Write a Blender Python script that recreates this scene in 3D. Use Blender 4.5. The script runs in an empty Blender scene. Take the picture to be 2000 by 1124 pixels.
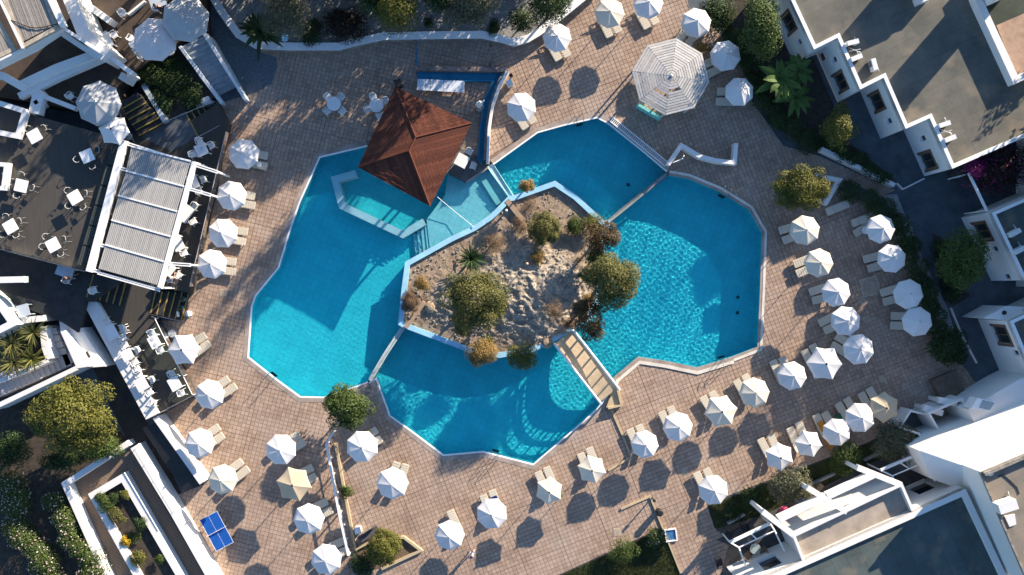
import bpy, math, random
import numpy as np
from mathutils import Vector, noise
from mathutils.geometry import delaunay_2d_cdt

rnd = random.Random(7)
NR = np.random.default_rng(11)
scene = bpy.context.scene
col = scene.collection
rad = math.radians

# ------------------------------------------------------------------ camera, sky, sun, exposure
H = 63.0                      # drone height above the pool deck, metres
S = 0.04                      # metres of deck per photograph pixel (2000 px wide)
cam = bpy.data.objects.new('camera', bpy.data.cameras.new('camera'))
col.objects.link(cam)
cam.location = (0, 0, H)
cam.data.sensor_width = 36
cam.data.lens = 36 * H / (2000 * S)
cam.data.clip_end = 1000
scene.camera = cam

SUN_EL = rad(17.0)
SX, SY = 0.652, 0.758         # horizontal direction towards the sun
world = bpy.data.worlds.new('World')
scene.world = world
world.use_nodes = True
wn = world.node_tree
sky = wn.nodes.new('ShaderNodeTexSky')
sky.sky_type = 'NISHITA'
sky.sun_disc = False
sky.sun_elevation = SUN_EL
sky.sun_rotation = math.atan2(SX, SY)
sky.ozone_density = 4.5
sky.dust_density = 0.6
wn.links.new(sky.outputs[0], wn.nodes['Background'].inputs[0])
wn.nodes['Background'].inputs[1].default_value = 0.095
sl = bpy.data.lights.new('sun', 'SUN')
sl.energy = 5.0
sl.angle = rad(0.5)
sl.color = (1.0, 0.85, 0.68)
sl.cycles.is_caustics_light = True
sun = bpy.data.objects.new('sun', sl)
col.objects.link(sun)
sun.rotation_euler = Vector((-SX * math.cos(SUN_EL), -SY * math.cos(SUN_EL), -math.sin(SUN_EL))).to_track_quat('-Z', 'Y').to_euler()
vs = scene.view_settings
vs.view_transform = 'Standard'
vs.look = 'None'
vs.gamma = 1.0
vs.use_curve_mapping = False
vs.exposure = 1.42

# ------------------------------------------------------------------ helpers
def P(px, py, z=0.0):
    k = S * (H - z) / H
    return ((px - 1000) * k, (562 - py) * k, z)

def XY(pts, z=0.0):
    return [P(a, b, z)[:2] for a, b in pts]

def props(o, label=None, cat=None, group=None, kind=None):
    if label: o['label'] = label
    if cat: o['category'] = cat
    if group: o['group'] = group
    if kind: o['kind'] = kind
    return o

OFF = {}
def thing(name, label, cat, loc=(0, 0, 0), rz=0.0, group=None):
    o = bpy.data.objects.new(name, None)
    o.empty_display_size = 0.2
    col.objects.link(o)
    o.location = loc
    o.rotation_euler = (0, 0, rz)
    OFF[o.name] = Vector(loc)
    return props(o, label, cat, group)

def copy_tree(o, parent=None):
    c = o.copy()
    col.objects.link(c)
    c.parent = parent
    for ch in KIDS.get(o.name, []):
        copy_tree(ch, c)
    return c
KIDS = {}

def pin(px, py, poly):
    r = False
    j = len(poly) - 1
    for i in range(len(poly)):
        xi, yi = poly[i]; xj, yj = poly[j]
        if (yi > py) != (yj > py) and px < (xj - xi) * (py - yi) / (yj - yi) + xi:
            r = not r
        j = i
    return r

def pin_np(X, Y, poly):
    r = np.zeros(X.shape, bool)
    j = len(poly) - 1
    for i in range(len(poly)):
        xi, yi = poly[i]; xj, yj = poly[j]
        if yi != yj:
            r ^= ((yi > Y) != (yj > Y)) & (X < (xj - xi) * (Y - yi) / (yj - yi) + xi)
        j = i
    return r

def area(poly):
    return 0.5 * sum(poly[i - 1][0] * poly[i][1] - poly[i][0] * poly[i - 1][1] for i in range(len(poly)))

def offset_line(line, d, closed=False):
    """line shifted to its left by d, mitred"""
    n = len(line)
    out = []
    for i in range(n):
        p = Vector(line[i])
        a = Vector(line[i - 1]) if (closed or i > 0) else None
        b = Vector(line[(i + 1) % n]) if (closed or i < n - 1) else None
        d1 = (p - a).normalized() if a is not None and (p - a).length > 1e-9 else None
        d2 = (b - p).normalized() if b is not None and (b - p).length > 1e-9 else None
        if d1 is None: d1 = d2
        if d2 is None: d2 = d1
        n1 = Vector((-d1.y, d1.x)); n2 = Vector((-d2.y, d2.x))
        m = n1 + n2
        if m.length < 1e-6: m = n1.copy()
        m.normalize()
        k = max(0.35, m.dot(n1))
        q = p + m * (d / k)
        out.append((q.x, q.y))
    return out

class MB:
    def __init__(self):
        self.v = []; self.f = []
    def add(self, vs, fs):
        b = len(self.v)
        self.v += [tuple(q) for q in vs]
        self.f += [tuple(i + b for i in f) for f in fs]
        return self
    def box(self, c, s, rz=0.0, rx=0.0):
        x, y, z = (k / 2 for k in s)
        ca, sa = math.cos(rz), math.sin(rz); cb, sb = math.cos(rx), math.sin(rx)
        vs = []
        for dz in (-z, z):
            for dx, dy in ((-x, -y), (x, -y), (x, y), (-x, y)):
                ex, ey, ez = dx, dy * cb - dz * sb, dy * sb + dz * cb
                vs.append((c[0] + ex * ca - ey * sa, c[1] + ex * sa + ey * ca, c[2] + ez))
        return self.add(vs, [(3, 2, 1, 0), (4, 5, 6, 7), (0, 1, 5, 4), (1, 2, 6, 5), (2, 3, 7, 6), (3, 0, 4, 7)])
    def prism(self, poly, z0, z1, bottom=True, top=True):
        if area(poly) < 0: poly = poly[::-1]
        n = len(poly)
        vs = [(x, y, z0) for x, y in poly] + [(x, y, z1) for x, y in poly]
        fs = [(i, (i + 1) % n, n + (i + 1) % n, n + i) for i in range(n)]
        if top: fs.append(tuple(range(n, 2 * n)))
        if bottom: fs.append(tuple(range(n - 1, -1, -1)))
        return self.add(vs, fs)
    def strip(self, line, w, z0, z1, closed=False, side=0):
        """a wall or beam along a line; side 0 centred, 1 all to the left, -1 all to the right"""
        a = offset_line(line, w * (0.5 if side == 0 else (1 if side > 0 else 0)), closed)
        b = offset_line(line, -w * (0.5 if side == 0 else (0 if side > 0 else 1)), closed)
        n = len(line)
        z0s = z0 if isinstance(z0, (list, tuple)) else [z0] * n
        z1s = z1 if isinstance(z1, (list, tuple)) else [z1] * n
        vs = []
        for i in range(n):
            vs += [(*a[i], z0s[i]), (*b[i], z0s[i]), (*b[i], z1s[i]), (*a[i], z1s[i])]
        fs = []
        for i in range(n if closed else n - 1):
            p, q = 4 * i, 4 * ((i + 1) % n)
            for k in range(4):
                fs.append((p + k, p + (k + 1) % 4, q + (k + 1) % 4, q + k))
        if not closed:
            fs += [(3, 2, 1, 0), tuple(4 * (n - 1) + k for k in range(4))]
        return self.add(vs, fs)
    def tube(self, pts, r, n=6):
        pts = [Vector(q) for q in pts]
        rs = r if isinstance(r, (list, tuple)) else [r] * len(pts)
        vs = []; fs = []
        for i, q in enumerate(pts):
            d = (pts[min(i + 1, len(pts) - 1)] - pts[max(i - 1, 0)]).normalized()
            u = d.orthogonal().normalized() if abs(d.z) > 0.9 else d.cross(Vector((0, 0, 1))).normalized()
            w = d.cross(u)
            for k in range(n):
                t = 2 * math.pi * k / n
                vs.append(q + (u * math.cos(t) + w * math.sin(t)) * rs[i])
            if i:
                for k in range(n):
                    a, b = n * (i - 1), n * i
                    fs.append((a + k, a + (k + 1) % n, b + (k + 1) % n, b + k))
        fs.append(tuple(range(n - 1, -1, -1)))
        fs.append(tuple(n * (len(pts) - 1) + k for k in range(n)))
        return self.add(vs, fs)
    def cyl(self, c, r, z0, z1, n=12, r2=None):
        r2 = r if r2 is None else r2
        vs = [(c[0] + r * math.cos(2 * math.pi * k / n), c[1] + r * math.sin(2 * math.pi * k / n), z0) for k in range(n)]
        vs += [(c[0] + r2 * math.cos(2 * math.pi * k / n), c[1] + r2 * math.sin(2 * math.pi * k / n), z1) for k in range(n)]
        fs = [(k, (k + 1) % n, n + (k + 1) % n, n + k) for k in range(n)]
        return self.add(vs, fs + [tuple(range(n, 2 * n)), tuple(range(n - 1, -1, -1))])
    def ball(self, c, r, n=8, m=5, sz=1.0):
        vs = []; fs = []
        for i in range(m + 1):
            t = math.pi * i / m
            for k in range(n):
                a = 2 * math.pi * k / n
                vs.append((c[0] + r * math.sin(t) * math.cos(a), c[1] + r * math.sin(t) * math.sin(a), c[2] + r * sz * math.cos(t)))
        for i in range(m):
            for k in range(n):
                fs.append((n * i + k, n * (i + 1) + k, n * (i + 1) + (k + 1) % n, n * i + (k + 1) % n))
        return self.add(vs, fs)
    def build(self, name, m, parent=None, smooth=False, local=False):
        off = Vector((0, 0, 0))
        if parent is not None and not local:
            off = OFF.get(parent.name, off)
        me = bpy.data.meshes.new(name)
        me.from_pydata([(a - off.x, b - off.y, c - off.z) for a, b, c in self.v], [], self.f)
        me.materials.append(m)
        if smooth:
            me.polygons.foreach_set('use_smooth', [True] * len(me.polygons))
        return link(name, me, parent, off)

def link(name, me, parent=None, off=Vector((0, 0, 0))):
    o = bpy.data.objects.new(name, me)
    col.objects.link(o)
    if parent is not None:
        o.parent = parent
        KIDS.setdefault(parent.name, []).append(o)
    OFF[o.name] = off
    return o

def np_mesh(name, V, F4, m, smooth=False):
    me = bpy.data.meshes.new(name)
    me.vertices.add(len(V)); me.vertices.foreach_set('co', np.ascontiguousarray(V, np.float32).ravel())
    me.loops.add(F4.size); me.loops.foreach_set('vertex_index', np.ascontiguousarray(F4, np.int32).ravel())
    me.polygons.add(len(F4)); me.polygons.foreach_set('loop_start', np.arange(len(F4), dtype=np.int32) * F4.shape[1])
    if smooth: me.polygons.foreach_set('use_smooth', np.ones(len(F4), bool))
    me.update(calc_edges=True)
    me.materials.append(m)
    return me

# ------------------------------------------------------------------ materials
MATS = {}
def mat(name, c, rough=0.75, var=0.15, scale=2.0, c2=None, bump=0.0, bscale=30.0, rand=0.0, island=0.0, metal=0.0, spec=0.3, coord='world', transl=0.0, c2amt=1.0, detail=4.0):
    if name in MATS: return MATS[name]
    m = bpy.data.materials.new(name); m.use_nodes = True
    nt = m.node_tree; N = nt.nodes; L = nt.links
    b = N['Principled BSDF']
    b.inputs['Roughness'].default_value = rough
    b.inputs['Metallic'].default_value = metal
    b.inputs['Specular IOR Level'].default_value = spec
    geo = N.new('ShaderNodeNewGeometry')
    if coord == 'world': vec = geo.outputs['Position']
    else: vec = N.new('ShaderNodeTexCoord').outputs['Object']
    nz = N.new('ShaderNodeTexNoise'); nz.inputs['Scale'].default_value = scale; nz.inputs['Detail'].default_value = detail
    nz.inputs['Roughness'].default_value = 0.65
    L.new(vec, nz.inputs['Vector'])
    rmp = N.new('ShaderNodeMapRange'); rmp.inputs['From Min'].default_value = 0.3; rmp.inputs['From Max'].default_value = 0.7
    L.new(nz.outputs['Fac'], rmp.inputs['Value'])
    fac = rmp.outputs[0]
    extra = []
    if island: extra.append((geo.outputs['Random Per Island'], island))
    if rand: extra.append((N.new('ShaderNodeObjectInfo').outputs['Random'], rand))
    for sock, k in extra:
        mx = N.new('ShaderNodeMix'); mx.inputs['Factor'].default_value = k
        L.new(fac, mx.inputs['A']); L.new(sock, mx.inputs['B'])
        fac = mx.outputs['Result']
    mc = N.new('ShaderNodeMix'); mc.data_type = 'RGBA'
    ca = tuple(min(1, x * (1 - var)) for x in c)
    cb = c2 if c2 else tuple(min(1, x * (1 + var)) for x in c)
    mc.inputs['A'].default_value = (*ca, 1); mc.inputs['B'].default_value = (*cb, 1)
    L.new(fac, mc.inputs['Factor'])
    L.new(mc.outputs['Result'], b.inputs['Base Color'])
    if bump:
        n2 = N.new('ShaderNodeTexNoise'); n2.inputs['Scale'].default_value = bscale; n2.inputs['Detail'].default_value = 3
        L.new(vec, n2.inputs['Vector'])
        bp = N.new('ShaderNodeBump'); bp.inputs['Strength'].default_value = bump; bp.inputs['Distance'].default_value = 0.03
        L.new(n2.outputs['Fac'], bp.inputs['Height']); L.new(bp.outputs[0], b.inputs['Normal'])
    if transl:
        tr = N.new('ShaderNodeBsdfTranslucent'); L.new(mc.outputs['Result'], tr.inputs['Color'])
        ms = N.new('ShaderNodeMixShader'); ms.inputs[0].default_value = transl
        out = N['Material Output']
        L.new(b.outputs[0], ms.inputs[1]); L.new(tr.outputs[0], ms.inputs[2]); L.new(ms.outputs[0], out.inputs[0])
    MATS[name] = m
    return m

def striped(name, c, c2, scale, ang, rough=0.7, dist=1.0, var=0.25):
    """fine boards or ribs running at an angle, worn by noise"""
    if name in MATS: return MATS[name]
    m = bpy.data.materials.new(name); m.use_nodes = True
    nt = m.node_tree; N = nt.nodes; L = nt.links
    b = N['Principled BSDF']; b.inputs['Roughness'].default_value = rough; b.inputs['Specular IOR Level'].default_value = 0.25
    geo = N.new('ShaderNodeNewGeometry')
    mp = N.new('ShaderNodeMapping'); mp.inputs['Rotation'].default_value = (0, 0, ang)
    L.new(geo.outputs['Position'], mp.inputs['Vector'])
    wv = N.new('ShaderNodeTexWave'); wv.wave_type = 'BANDS'; wv.bands_direction = 'X'
    wv.inputs['Scale'].default_value = scale; wv.inputs['Distortion'].default_value = dist; wv.inputs['Detail'].default_value = 2
    L.new(mp.outputs[0], wv.inputs['Vector'])
    mp2 = N.new('ShaderNodeMapping'); mp2.inputs['Rotation'].default_value = (0, 0, ang); mp2.inputs['Scale'].default_value = (1, 0.12, 1)
    L.new(geo.outputs['Position'], mp2.inputs['Vector'])
    nz = N.new('ShaderNodeTexNoise'); nz.inputs['Scale'].default_value = 5; nz.inputs['Detail'].default_value = 5
    L.new(mp2.outputs[0], nz.inputs['Vector'])
    mx = N.new('ShaderNodeMix'); mx.inputs['Factor'].default_value = 0.6
    L.new(wv.outputs['Fac'], mx.inputs['A']); L.new(nz.outputs['Fac'], mx.inputs['B'])
    mc = N.new('ShaderNodeMix'); mc.data_type = 'RGBA'
    mc.inputs['A'].default_value = (*c, 1); mc.inputs['B'].default_value = (*c2, 1)
    L.new(mx.outputs['Result'], mc.inputs['Factor']); L.new(mc.outputs['Result'], b.inputs['Base Color'])
    bp = N.new('ShaderNodeBump'); bp.inputs['Strength'].default_value = 0.4; bp.inputs['Distance'].default_value = 0.01
    L.new(wv.outputs['Fac'], bp.inputs['Height']); L.new(bp.outputs[0], b.inputs['Normal'])
    MATS[name] = m
    return m

WHITE = mat('white_plaster', (0.78, 0.77, 0.74), 0.8, 0.06, 0.8, c2=(0.70, 0.68, 0.64), bump=0.15, bscale=12)
WHITEP = mat('white_paint', (0.80, 0.80, 0.78), 0.5, 0.05, 3)
PLASTIC = mat('white_plastic', (0.74, 0.74, 0.72), 0.45, 0.08, 4, rand=0.5)
CANVAS = mat('white_canvas', (0.70, 0.69, 0.67), 0.85, 0.06, 1.3, c2=(0.82, 0.81, 0.79), rand=0.6, transl=0.15, bump=0.35, bscale=3.5)
CREAM = mat('cream_canvas', (0.72, 0.66, 0.54), 0.85, 0.06, 1.3, rand=0.5, transl=0.15)
BEIGE = mat('beige_canvas', (0.58, 0.47, 0.32), 0.85, 0.08, 1.3, transl=0.15)
SHADEGREYC = mat('shade_grey_canvas', (0.42, 0.43, 0.43), 0.85, 0.08, 1.3, transl=0.1)  # grey-white cloth, darkened so its colour carries the building's shade
PINKC = mat('pale_pink_canvas', (0.68, 0.62, 0.60), 0.85, 0.06, 1.3, transl=0.1)
LOUNGE = mat('beige_lounger_plastic', (0.56, 0.51, 0.41), 0.6, 0.08, 4, rand=0.6)
CONC = mat('grey_concrete', (0.27, 0.27, 0.26), 0.85, 0.25, 1.2, bump=0.2)
SLATE = mat('dark_slate_concrete', (0.085, 0.10, 0.115), 0.85, 0.3, 0.7, bump=0.2)
STEEL = mat('steel', (0.5, 0.5, 0.5), 0.3, 0.05, 5, metal=1.0)
BLACK = mat('black_metal', (0.02, 0.02, 0.022), 0.5, 0.3, 3)
DKGLASS = mat('dark_glass', (0.02, 0.03, 0.032), 0.08, 0.2, 1, spec=0.6)
BROWN = mat('brown_window_wood', (0.16, 0.10, 0.065), 0.6, 0.2, 6)
SOIL = mat('brown_soil', (0.15, 0.105, 0.07), 0.95, 0.35, 2.5, bump=0.6, bscale=14)
DKSOIL = mat('dark_soil', (0.055, 0.045, 0.035), 0.95, 0.35, 2.5, bump=0.6, bscale=14)
BARK = mat('bark', (0.11, 0.085, 0.06), 0.9, 0.3, 8, bump=0.5)
YELLOW = mat('yellow_nosing', (0.30, 0.22, 0.05), 0.7, 0.25, 5)
BLUEP = mat('blue_pool_paint', (0.015, 0.22, 0.40), 0.5, 0.2, 1.2)
PALEBLUE = mat('pale_blue_paint', (0.30, 0.56, 0.72), 0.6, 0.12, 1.5)
TURQ = mat('turquoise_paint', (0.18, 0.55, 0.52), 0.5, 0.1, 3)
DECKM = striped('dark_deck_boards', (0.030, 0.030, 0.029), (0.11, 0.098, 0.082), 5.5, rad(15))
DECKM2 = striped('dark_deck_boards_lower', (0.026, 0.026, 0.025), (0.09, 0.08, 0.065), 5.5, rad(28))
TEXWOOD = mat('weathered_white_wood', (0.40, 0.39, 0.365), 0.8, 0.25, 3, c2=(0.56, 0.55, 0.52), rand=0.55, bump=0.2)
GREYWOOD = mat('weathered_grey_wood', (0.24, 0.215, 0.185), 0.85, 0.25, 4, c2=(0.36, 0.33, 0.29), rand=0.6)
ROOFGR = mat('grey_green_roof_felt', (0.105, 0.115, 0.105), 0.9, 0.3, 0.35, c2=(0.18, 0.168, 0.135), bump=0.15, detail=8)
ROOFTEAL = mat('dark_teal_roof_felt', (0.085, 0.11, 0.105), 0.9, 0.25, 0.4, bump=0.1, detail=8)
ROOFBR = mat('brown_grey_roof_screed', (0.21, 0.185, 0.15), 0.9, 0.25, 0.5, bump=0.2, detail=8)
def seams(m, width, row, ang, dark=0.8):
    nt = m.node_tree; b = nt.nodes['Principled BSDF']; src = b.inputs['Base Color'].links[0].from_socket
    geo = nt.nodes.new('ShaderNodeNewGeometry'); mp = nt.nodes.new('ShaderNodeMapping'); mp.inputs['Rotation'].default_value = (0, 0, ang)
    bk = nt.nodes.new('ShaderNodeTexBrick'); bk.inputs['Scale'].default_value = 1.0; bk.inputs['Mortar Size'].default_value = 0.03; bk.inputs['Mortar Smooth'].default_value = 0.3
    bk.inputs['Brick Width'].default_value = width; bk.inputs['Row Height'].default_value = row
    for k_, v_ in (('Color1', 1.0), ('Color2', 0.86), ('Mortar', dark)): bk.inputs[k_].default_value = (v_, v_, v_, 1)
    mx = nt.nodes.new('ShaderNodeMix'); mx.data_type = 'RGBA'; mx.blend_type = 'MULTIPLY'; mx.inputs['Factor'].default_value = 1.0
    n3 = nt.nodes.new('ShaderNodeTexNoise'); n3.inputs['Scale'].default_value = 0.5; n3.inputs['Detail'].default_value = 8
    m3 = nt.nodes.new('ShaderNodeMapRange'); m3.inputs['From Min'].default_value = 0.55; m3.inputs['From Max'].default_value = 0.7; m3.inputs['To Max'].default_value = 0.5
    x3 = nt.nodes.new('ShaderNodeMix'); x3.data_type = 'RGBA'; x3.inputs['B'].default_value = (0.26, 0.20, 0.14, 1)
    nt.links.new(geo.outputs['Position'], mp.inputs['Vector']); nt.links.new(mp.outputs[0], bk.inputs['Vector']); nt.links.new(geo.outputs['Position'], n3.inputs['Vector'])
    nt.links.new(src, mx.inputs['A']); nt.links.new(bk.outputs['Color'], mx.inputs['B'])
    nt.links.new(n3.outputs['Fac'], m3.inputs['Value']); nt.links.new(m3.outputs[0], x3.inputs['Factor']); nt.links.new(mx.outputs['Result'], x3.inputs['A']); nt.links.new(x3.outputs['Result'], b.inputs['Base Color'])
seams(ROOFGR, 7.0, 1.0, rad(-27)); seams(ROOFTEAL, 4.0, 1.1, rad(66), 0.7); seams(ROOFBR, 5.0, 1.2, rad(-24), 0.85)
SCREED = mat('beige_roof_screed', (0.34, 0.29, 0.235), 0.9, 0.25, 0.8, bump=0.2, detail=8)
LOUVRE = mat('white_louvre', (0.33, 0.325, 0.31), 0.55, 0.06, 4, c2=(0.43, 0.425, 0.40), rand=0.6)
STONE = mat('rough_wall_stone', (0.26, 0.235, 0.20), 0.9, 0.4, 3, bump=0.8, bscale=9)
SKIN = mat('skin', (0.45, 0.28, 0.2), 0.6, 0.08, 5)
HAIR = mat('dark_hair', (0.03, 0.022, 0.018), 0.7, 0.2, 9)
CTOP = mat('pale_blue_shirt', (0.42, 0.5, 0.62), 0.85, 0.1, 5)
CWHITE = mat('white_shirt', (0.75, 0.74, 0.72), 0.85, 0.05, 5)
CRED = mat('dusky_red_top', (0.36, 0.10, 0.09), 0.85, 0.1, 5)
CDARK = mat('dark_trousers', (0.03, 0.035, 0.06), 0.85, 0.1, 5)
CPINK = mat('pink_cloth', (0.6, 0.07, 0.2), 0.8, 0.15, 5)
TEALT = mat('blue_table_top', (0.012, 0.09, 0.36), 0.45, 0.15, 2)
NAVY = mat('navy_towel', (0.01, 0.02, 0.14), 0.9, 0.2, 5)
ORANGE = mat('orange_towel', (0.55, 0.24, 0.04), 0.9, 0.2, 5)
GREENT = mat('green_towel', (0.02, 0.12, 0.07), 0.9, 0.2, 5)

# ------------------------------------------------------------------ pools (outlines in photograph pixels at deck level)
PL = [(485, 698), (492, 600), (500, 578), (545, 523), (566, 452), (586, 395), (625, 308), (718, 286), (790, 300), (872, 337), (909, 355), (950, 326),
      (993, 384), (958, 420), (925, 442), (880, 463), (792, 512), (785, 565), (778, 634), (788, 640), (718, 746), (690, 757), (632, 776), (586, 775), (541, 742)]
PB = [(788, 640), (915, 688), (975, 699), (1040, 688), (1082, 667), (1098, 658), (1186, 772), (1165, 800), (1125, 835), (1041, 907), (943, 882), (866, 889),
      (805, 843), (762, 812), (735, 738), (720, 748)]
PT = [(964, 322), (1050, 260), (1100, 246), (1166, 231), (1186, 241), (1250, 292), (1302, 336), (1188, 430), (1180, 432), (1126, 382), (1084, 354), (1002, 383)]
PR = [(1306, 343), (1345, 350), (1405, 375), (1462, 410), (1488, 455), (1484, 570), (1479, 678), (1430, 697), (1362, 718), (1300, 705), (1246, 697), (1197, 738),
      (1186, 772), (1098, 658), (1118, 646), (1150, 628), (1172, 590), (1178, 530), (1182, 470), (1192, 434)]
ISLE = [(993, 384), (1002, 383), (1084, 354), (1126, 382), (1180, 432), (1188, 430), (1192, 434), (1182, 470), (1178, 530), (1172, 590), (1150, 628), (1118, 646), (1098, 658), (1082, 667),
        (1040, 688), (975, 699), (915, 688), (788, 640), (778, 634), (785, 565), (792, 512), (880, 463), (925, 442), (958, 420)]
POOLS = [XY(PL), XY(PB), XY(PT), XY(PR)]
ISLEW = XY(ISLE)

def hole_sheet(outer, holes, z):
    """flat sheet with holes"""
    vs = []; es = []
    for poly in [outer] + holes:
        b = len(vs); n = len(poly)
        vs += [Vector(q) for q in poly]
        es += [(b + i, b + (i + 1) % n) for i in range(n)]
    V, E, F, *_ = delaunay_2d_cdt(vs, es, [], 0, 1e-5)
    keep = []
    for f in F:
        cx = sum(V[i].x for i in f) / len(f); cy = sum(V[i].y for i in f) / len(f)
        if pin(cx, cy, outer) and not any(pin(cx, cy, h) for h in holes):
            keep.append(tuple(f))
    mb = MB(); mb.add([(v.x, v.y, z) for v in V], keep)
    return mb

TILEBASE = mat('paving_joint', (0.14, 0.10, 0.075), 0.95, 0.1, 0.45, c2=(0.34, 0.245, 0.185), detail=8)
hole = [(957, 318)] + PT[1:7] + PR[:13] + PB[7:] + [(718, 746)] + PL[21:] + PL[:12]
gm = hole_sheet(XY([(-1600, -2200), (3800, -2200), (3800, 2600), (-1600, 2600)]), [XY(hole)], -0.05)
props(gm.build('ground', SLATE), kind='structure')

# pool shell: floors and walls, tiled pale blue
def pool_mat(name, c, c2):
    m = mat(name, c, 0.6, 0.12, 0.7, c2=c2)
    nt = m.node_tree; b = nt.nodes['Principled BSDF']; src = b.inputs['Base Color'].links[0].from_socket
    geo = nt.nodes.new('ShaderNodeNewGeometry'); mp = nt.nodes.new('ShaderNodeMapping'); mp.inputs['Rotation'].default_value = (0, 0, rad(21))
    bk = nt.nodes.new('ShaderNodeTexBrick'); bk.offset = 0; bk.inputs['Scale'].default_value = 1.0; bk.inputs['Mortar Size'].default_value = 0.012
    bk.inputs['Brick Width'].default_value = 0.5; bk.inputs['Row Height'].default_value = 0.5
    for k_, v_ in (('Color1', 1.0), ('Color2', 0.95), ('Mortar', 0.72)): bk.inputs[k_].default_value = (v_, v_, v_, 1)
    mx = nt.nodes.new('ShaderNodeMix'); mx.data_type = 'RGBA'; mx.blend_type = 'MULTIPLY'; mx.inputs['Factor'].default_value = 1.0
    nt.links.new(geo.outputs['Position'], mp.inputs['Vector']); nt.links.new(mp.outputs[0], bk.inputs['Vector'])
    nt.links.new(src, mx.inputs['A']); nt.links.new(bk.outputs['Color'], mx.inputs['B']); nt.links.new(mx.outputs['Result'], b.inputs['Base Color'])
    return m
PFLOOR = pool_mat('pool_floor_tiles', (0.058, 0.65, 0.765), (0.072, 0.70, 0.80))
PSHAL = pool_mat('pale_pool_tiles', (0.52, 0.74, 0.82), (0.57, 0.78, 0.85))
def recv(o):
    o.cycles.is_caustics_receiver = True
    return o
DEPTH = [-1.5, -1.5, -1.35, -1.5]
mb = MB()
for poly, d in zip((PL, PB, PT, PR), DEPTH):
    q = XY(poly)
    if area(q) < 0: q = q[::-1]
    n = len(q)
    mb.add([(x, y, d) for x, y in q], [tuple(range(n))])
fl = recv(mb.build('pool_floor', PFLOOR)); props(fl, kind='structure')
mb = MB()
SHARED = [((1186, 772), (1098, 658))]
for poly, d in zip((PL, PB, PT, PR), DEPTH):
    n = len(poly)
    for i in range(n):
        a, b = poly[i], poly[(i + 1) % n]
        if (a, b) in SHARED or (b, a) in SHARED: continue
        p, q = P(*a), P(*b)
        mb.add([(p[0], p[1], d), (q[0], q[1], d), (q[0], q[1], -0.012), (p[0], p[1], -0.012)], [(0, 1, 2, 3)])
props(recv(mb.build('pool_wall_lining', PFLOOR)), kind='structure')

# shallow bar end of the left pool, its steps, the low bar seat and the bench
SH = [(832, 428), (840, 498), (880, 464), (925, 443), (958, 421), (992, 384), (950, 327), (909, 356), (874, 339), (868, 380)]
mb = MB().prism(XY(SH), -1.49, -0.55)
props(recv(mb.build('shallow_pool_shelf', PSHAL)), kind='structure')
st = thing('pool_steps', 'four pale steps leading down under water beside the bar seat', 'steps', P(820, 472, -1.49))
for k in range(4):
    a = (832 - 8 * k, 437 + 6 * k); b = (838 - 8 * k, 497 + 4 * k)
    ln = XY([a, b])
    recv(MB().strip(ln, 0.33, -1.48, -0.70 - 0.2 * k).build('step', PSHAL, st))
bs = thing('submerged_wall', 'pale submerged seat wall curving round the pool bar', 'seat wall', P(720, 400, -1.49))
recv(MB().strip(XY([(695, 338), (653, 350), (667, 402), (786, 458), (828, 433)]), 0.56, -1.49, -0.22).build('seat_wall', mat('pale_seat_plaster', (0.80, 0.68, 0.74), 0.7, 0.08, 2), bs))
bn = thing('underwater_bench', 'narrow pale bench under water near the weir', 'bench', P(958, 375, -0.55))
recv(MB().strip(XY([(945, 352), (974, 398)]), 0.42, -0.549, -0.2).build('bench_seat', mat('pale_bench_plaster', (0.5, 0.66, 0.68), 0.7, 0.08, 2), bn))

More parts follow.
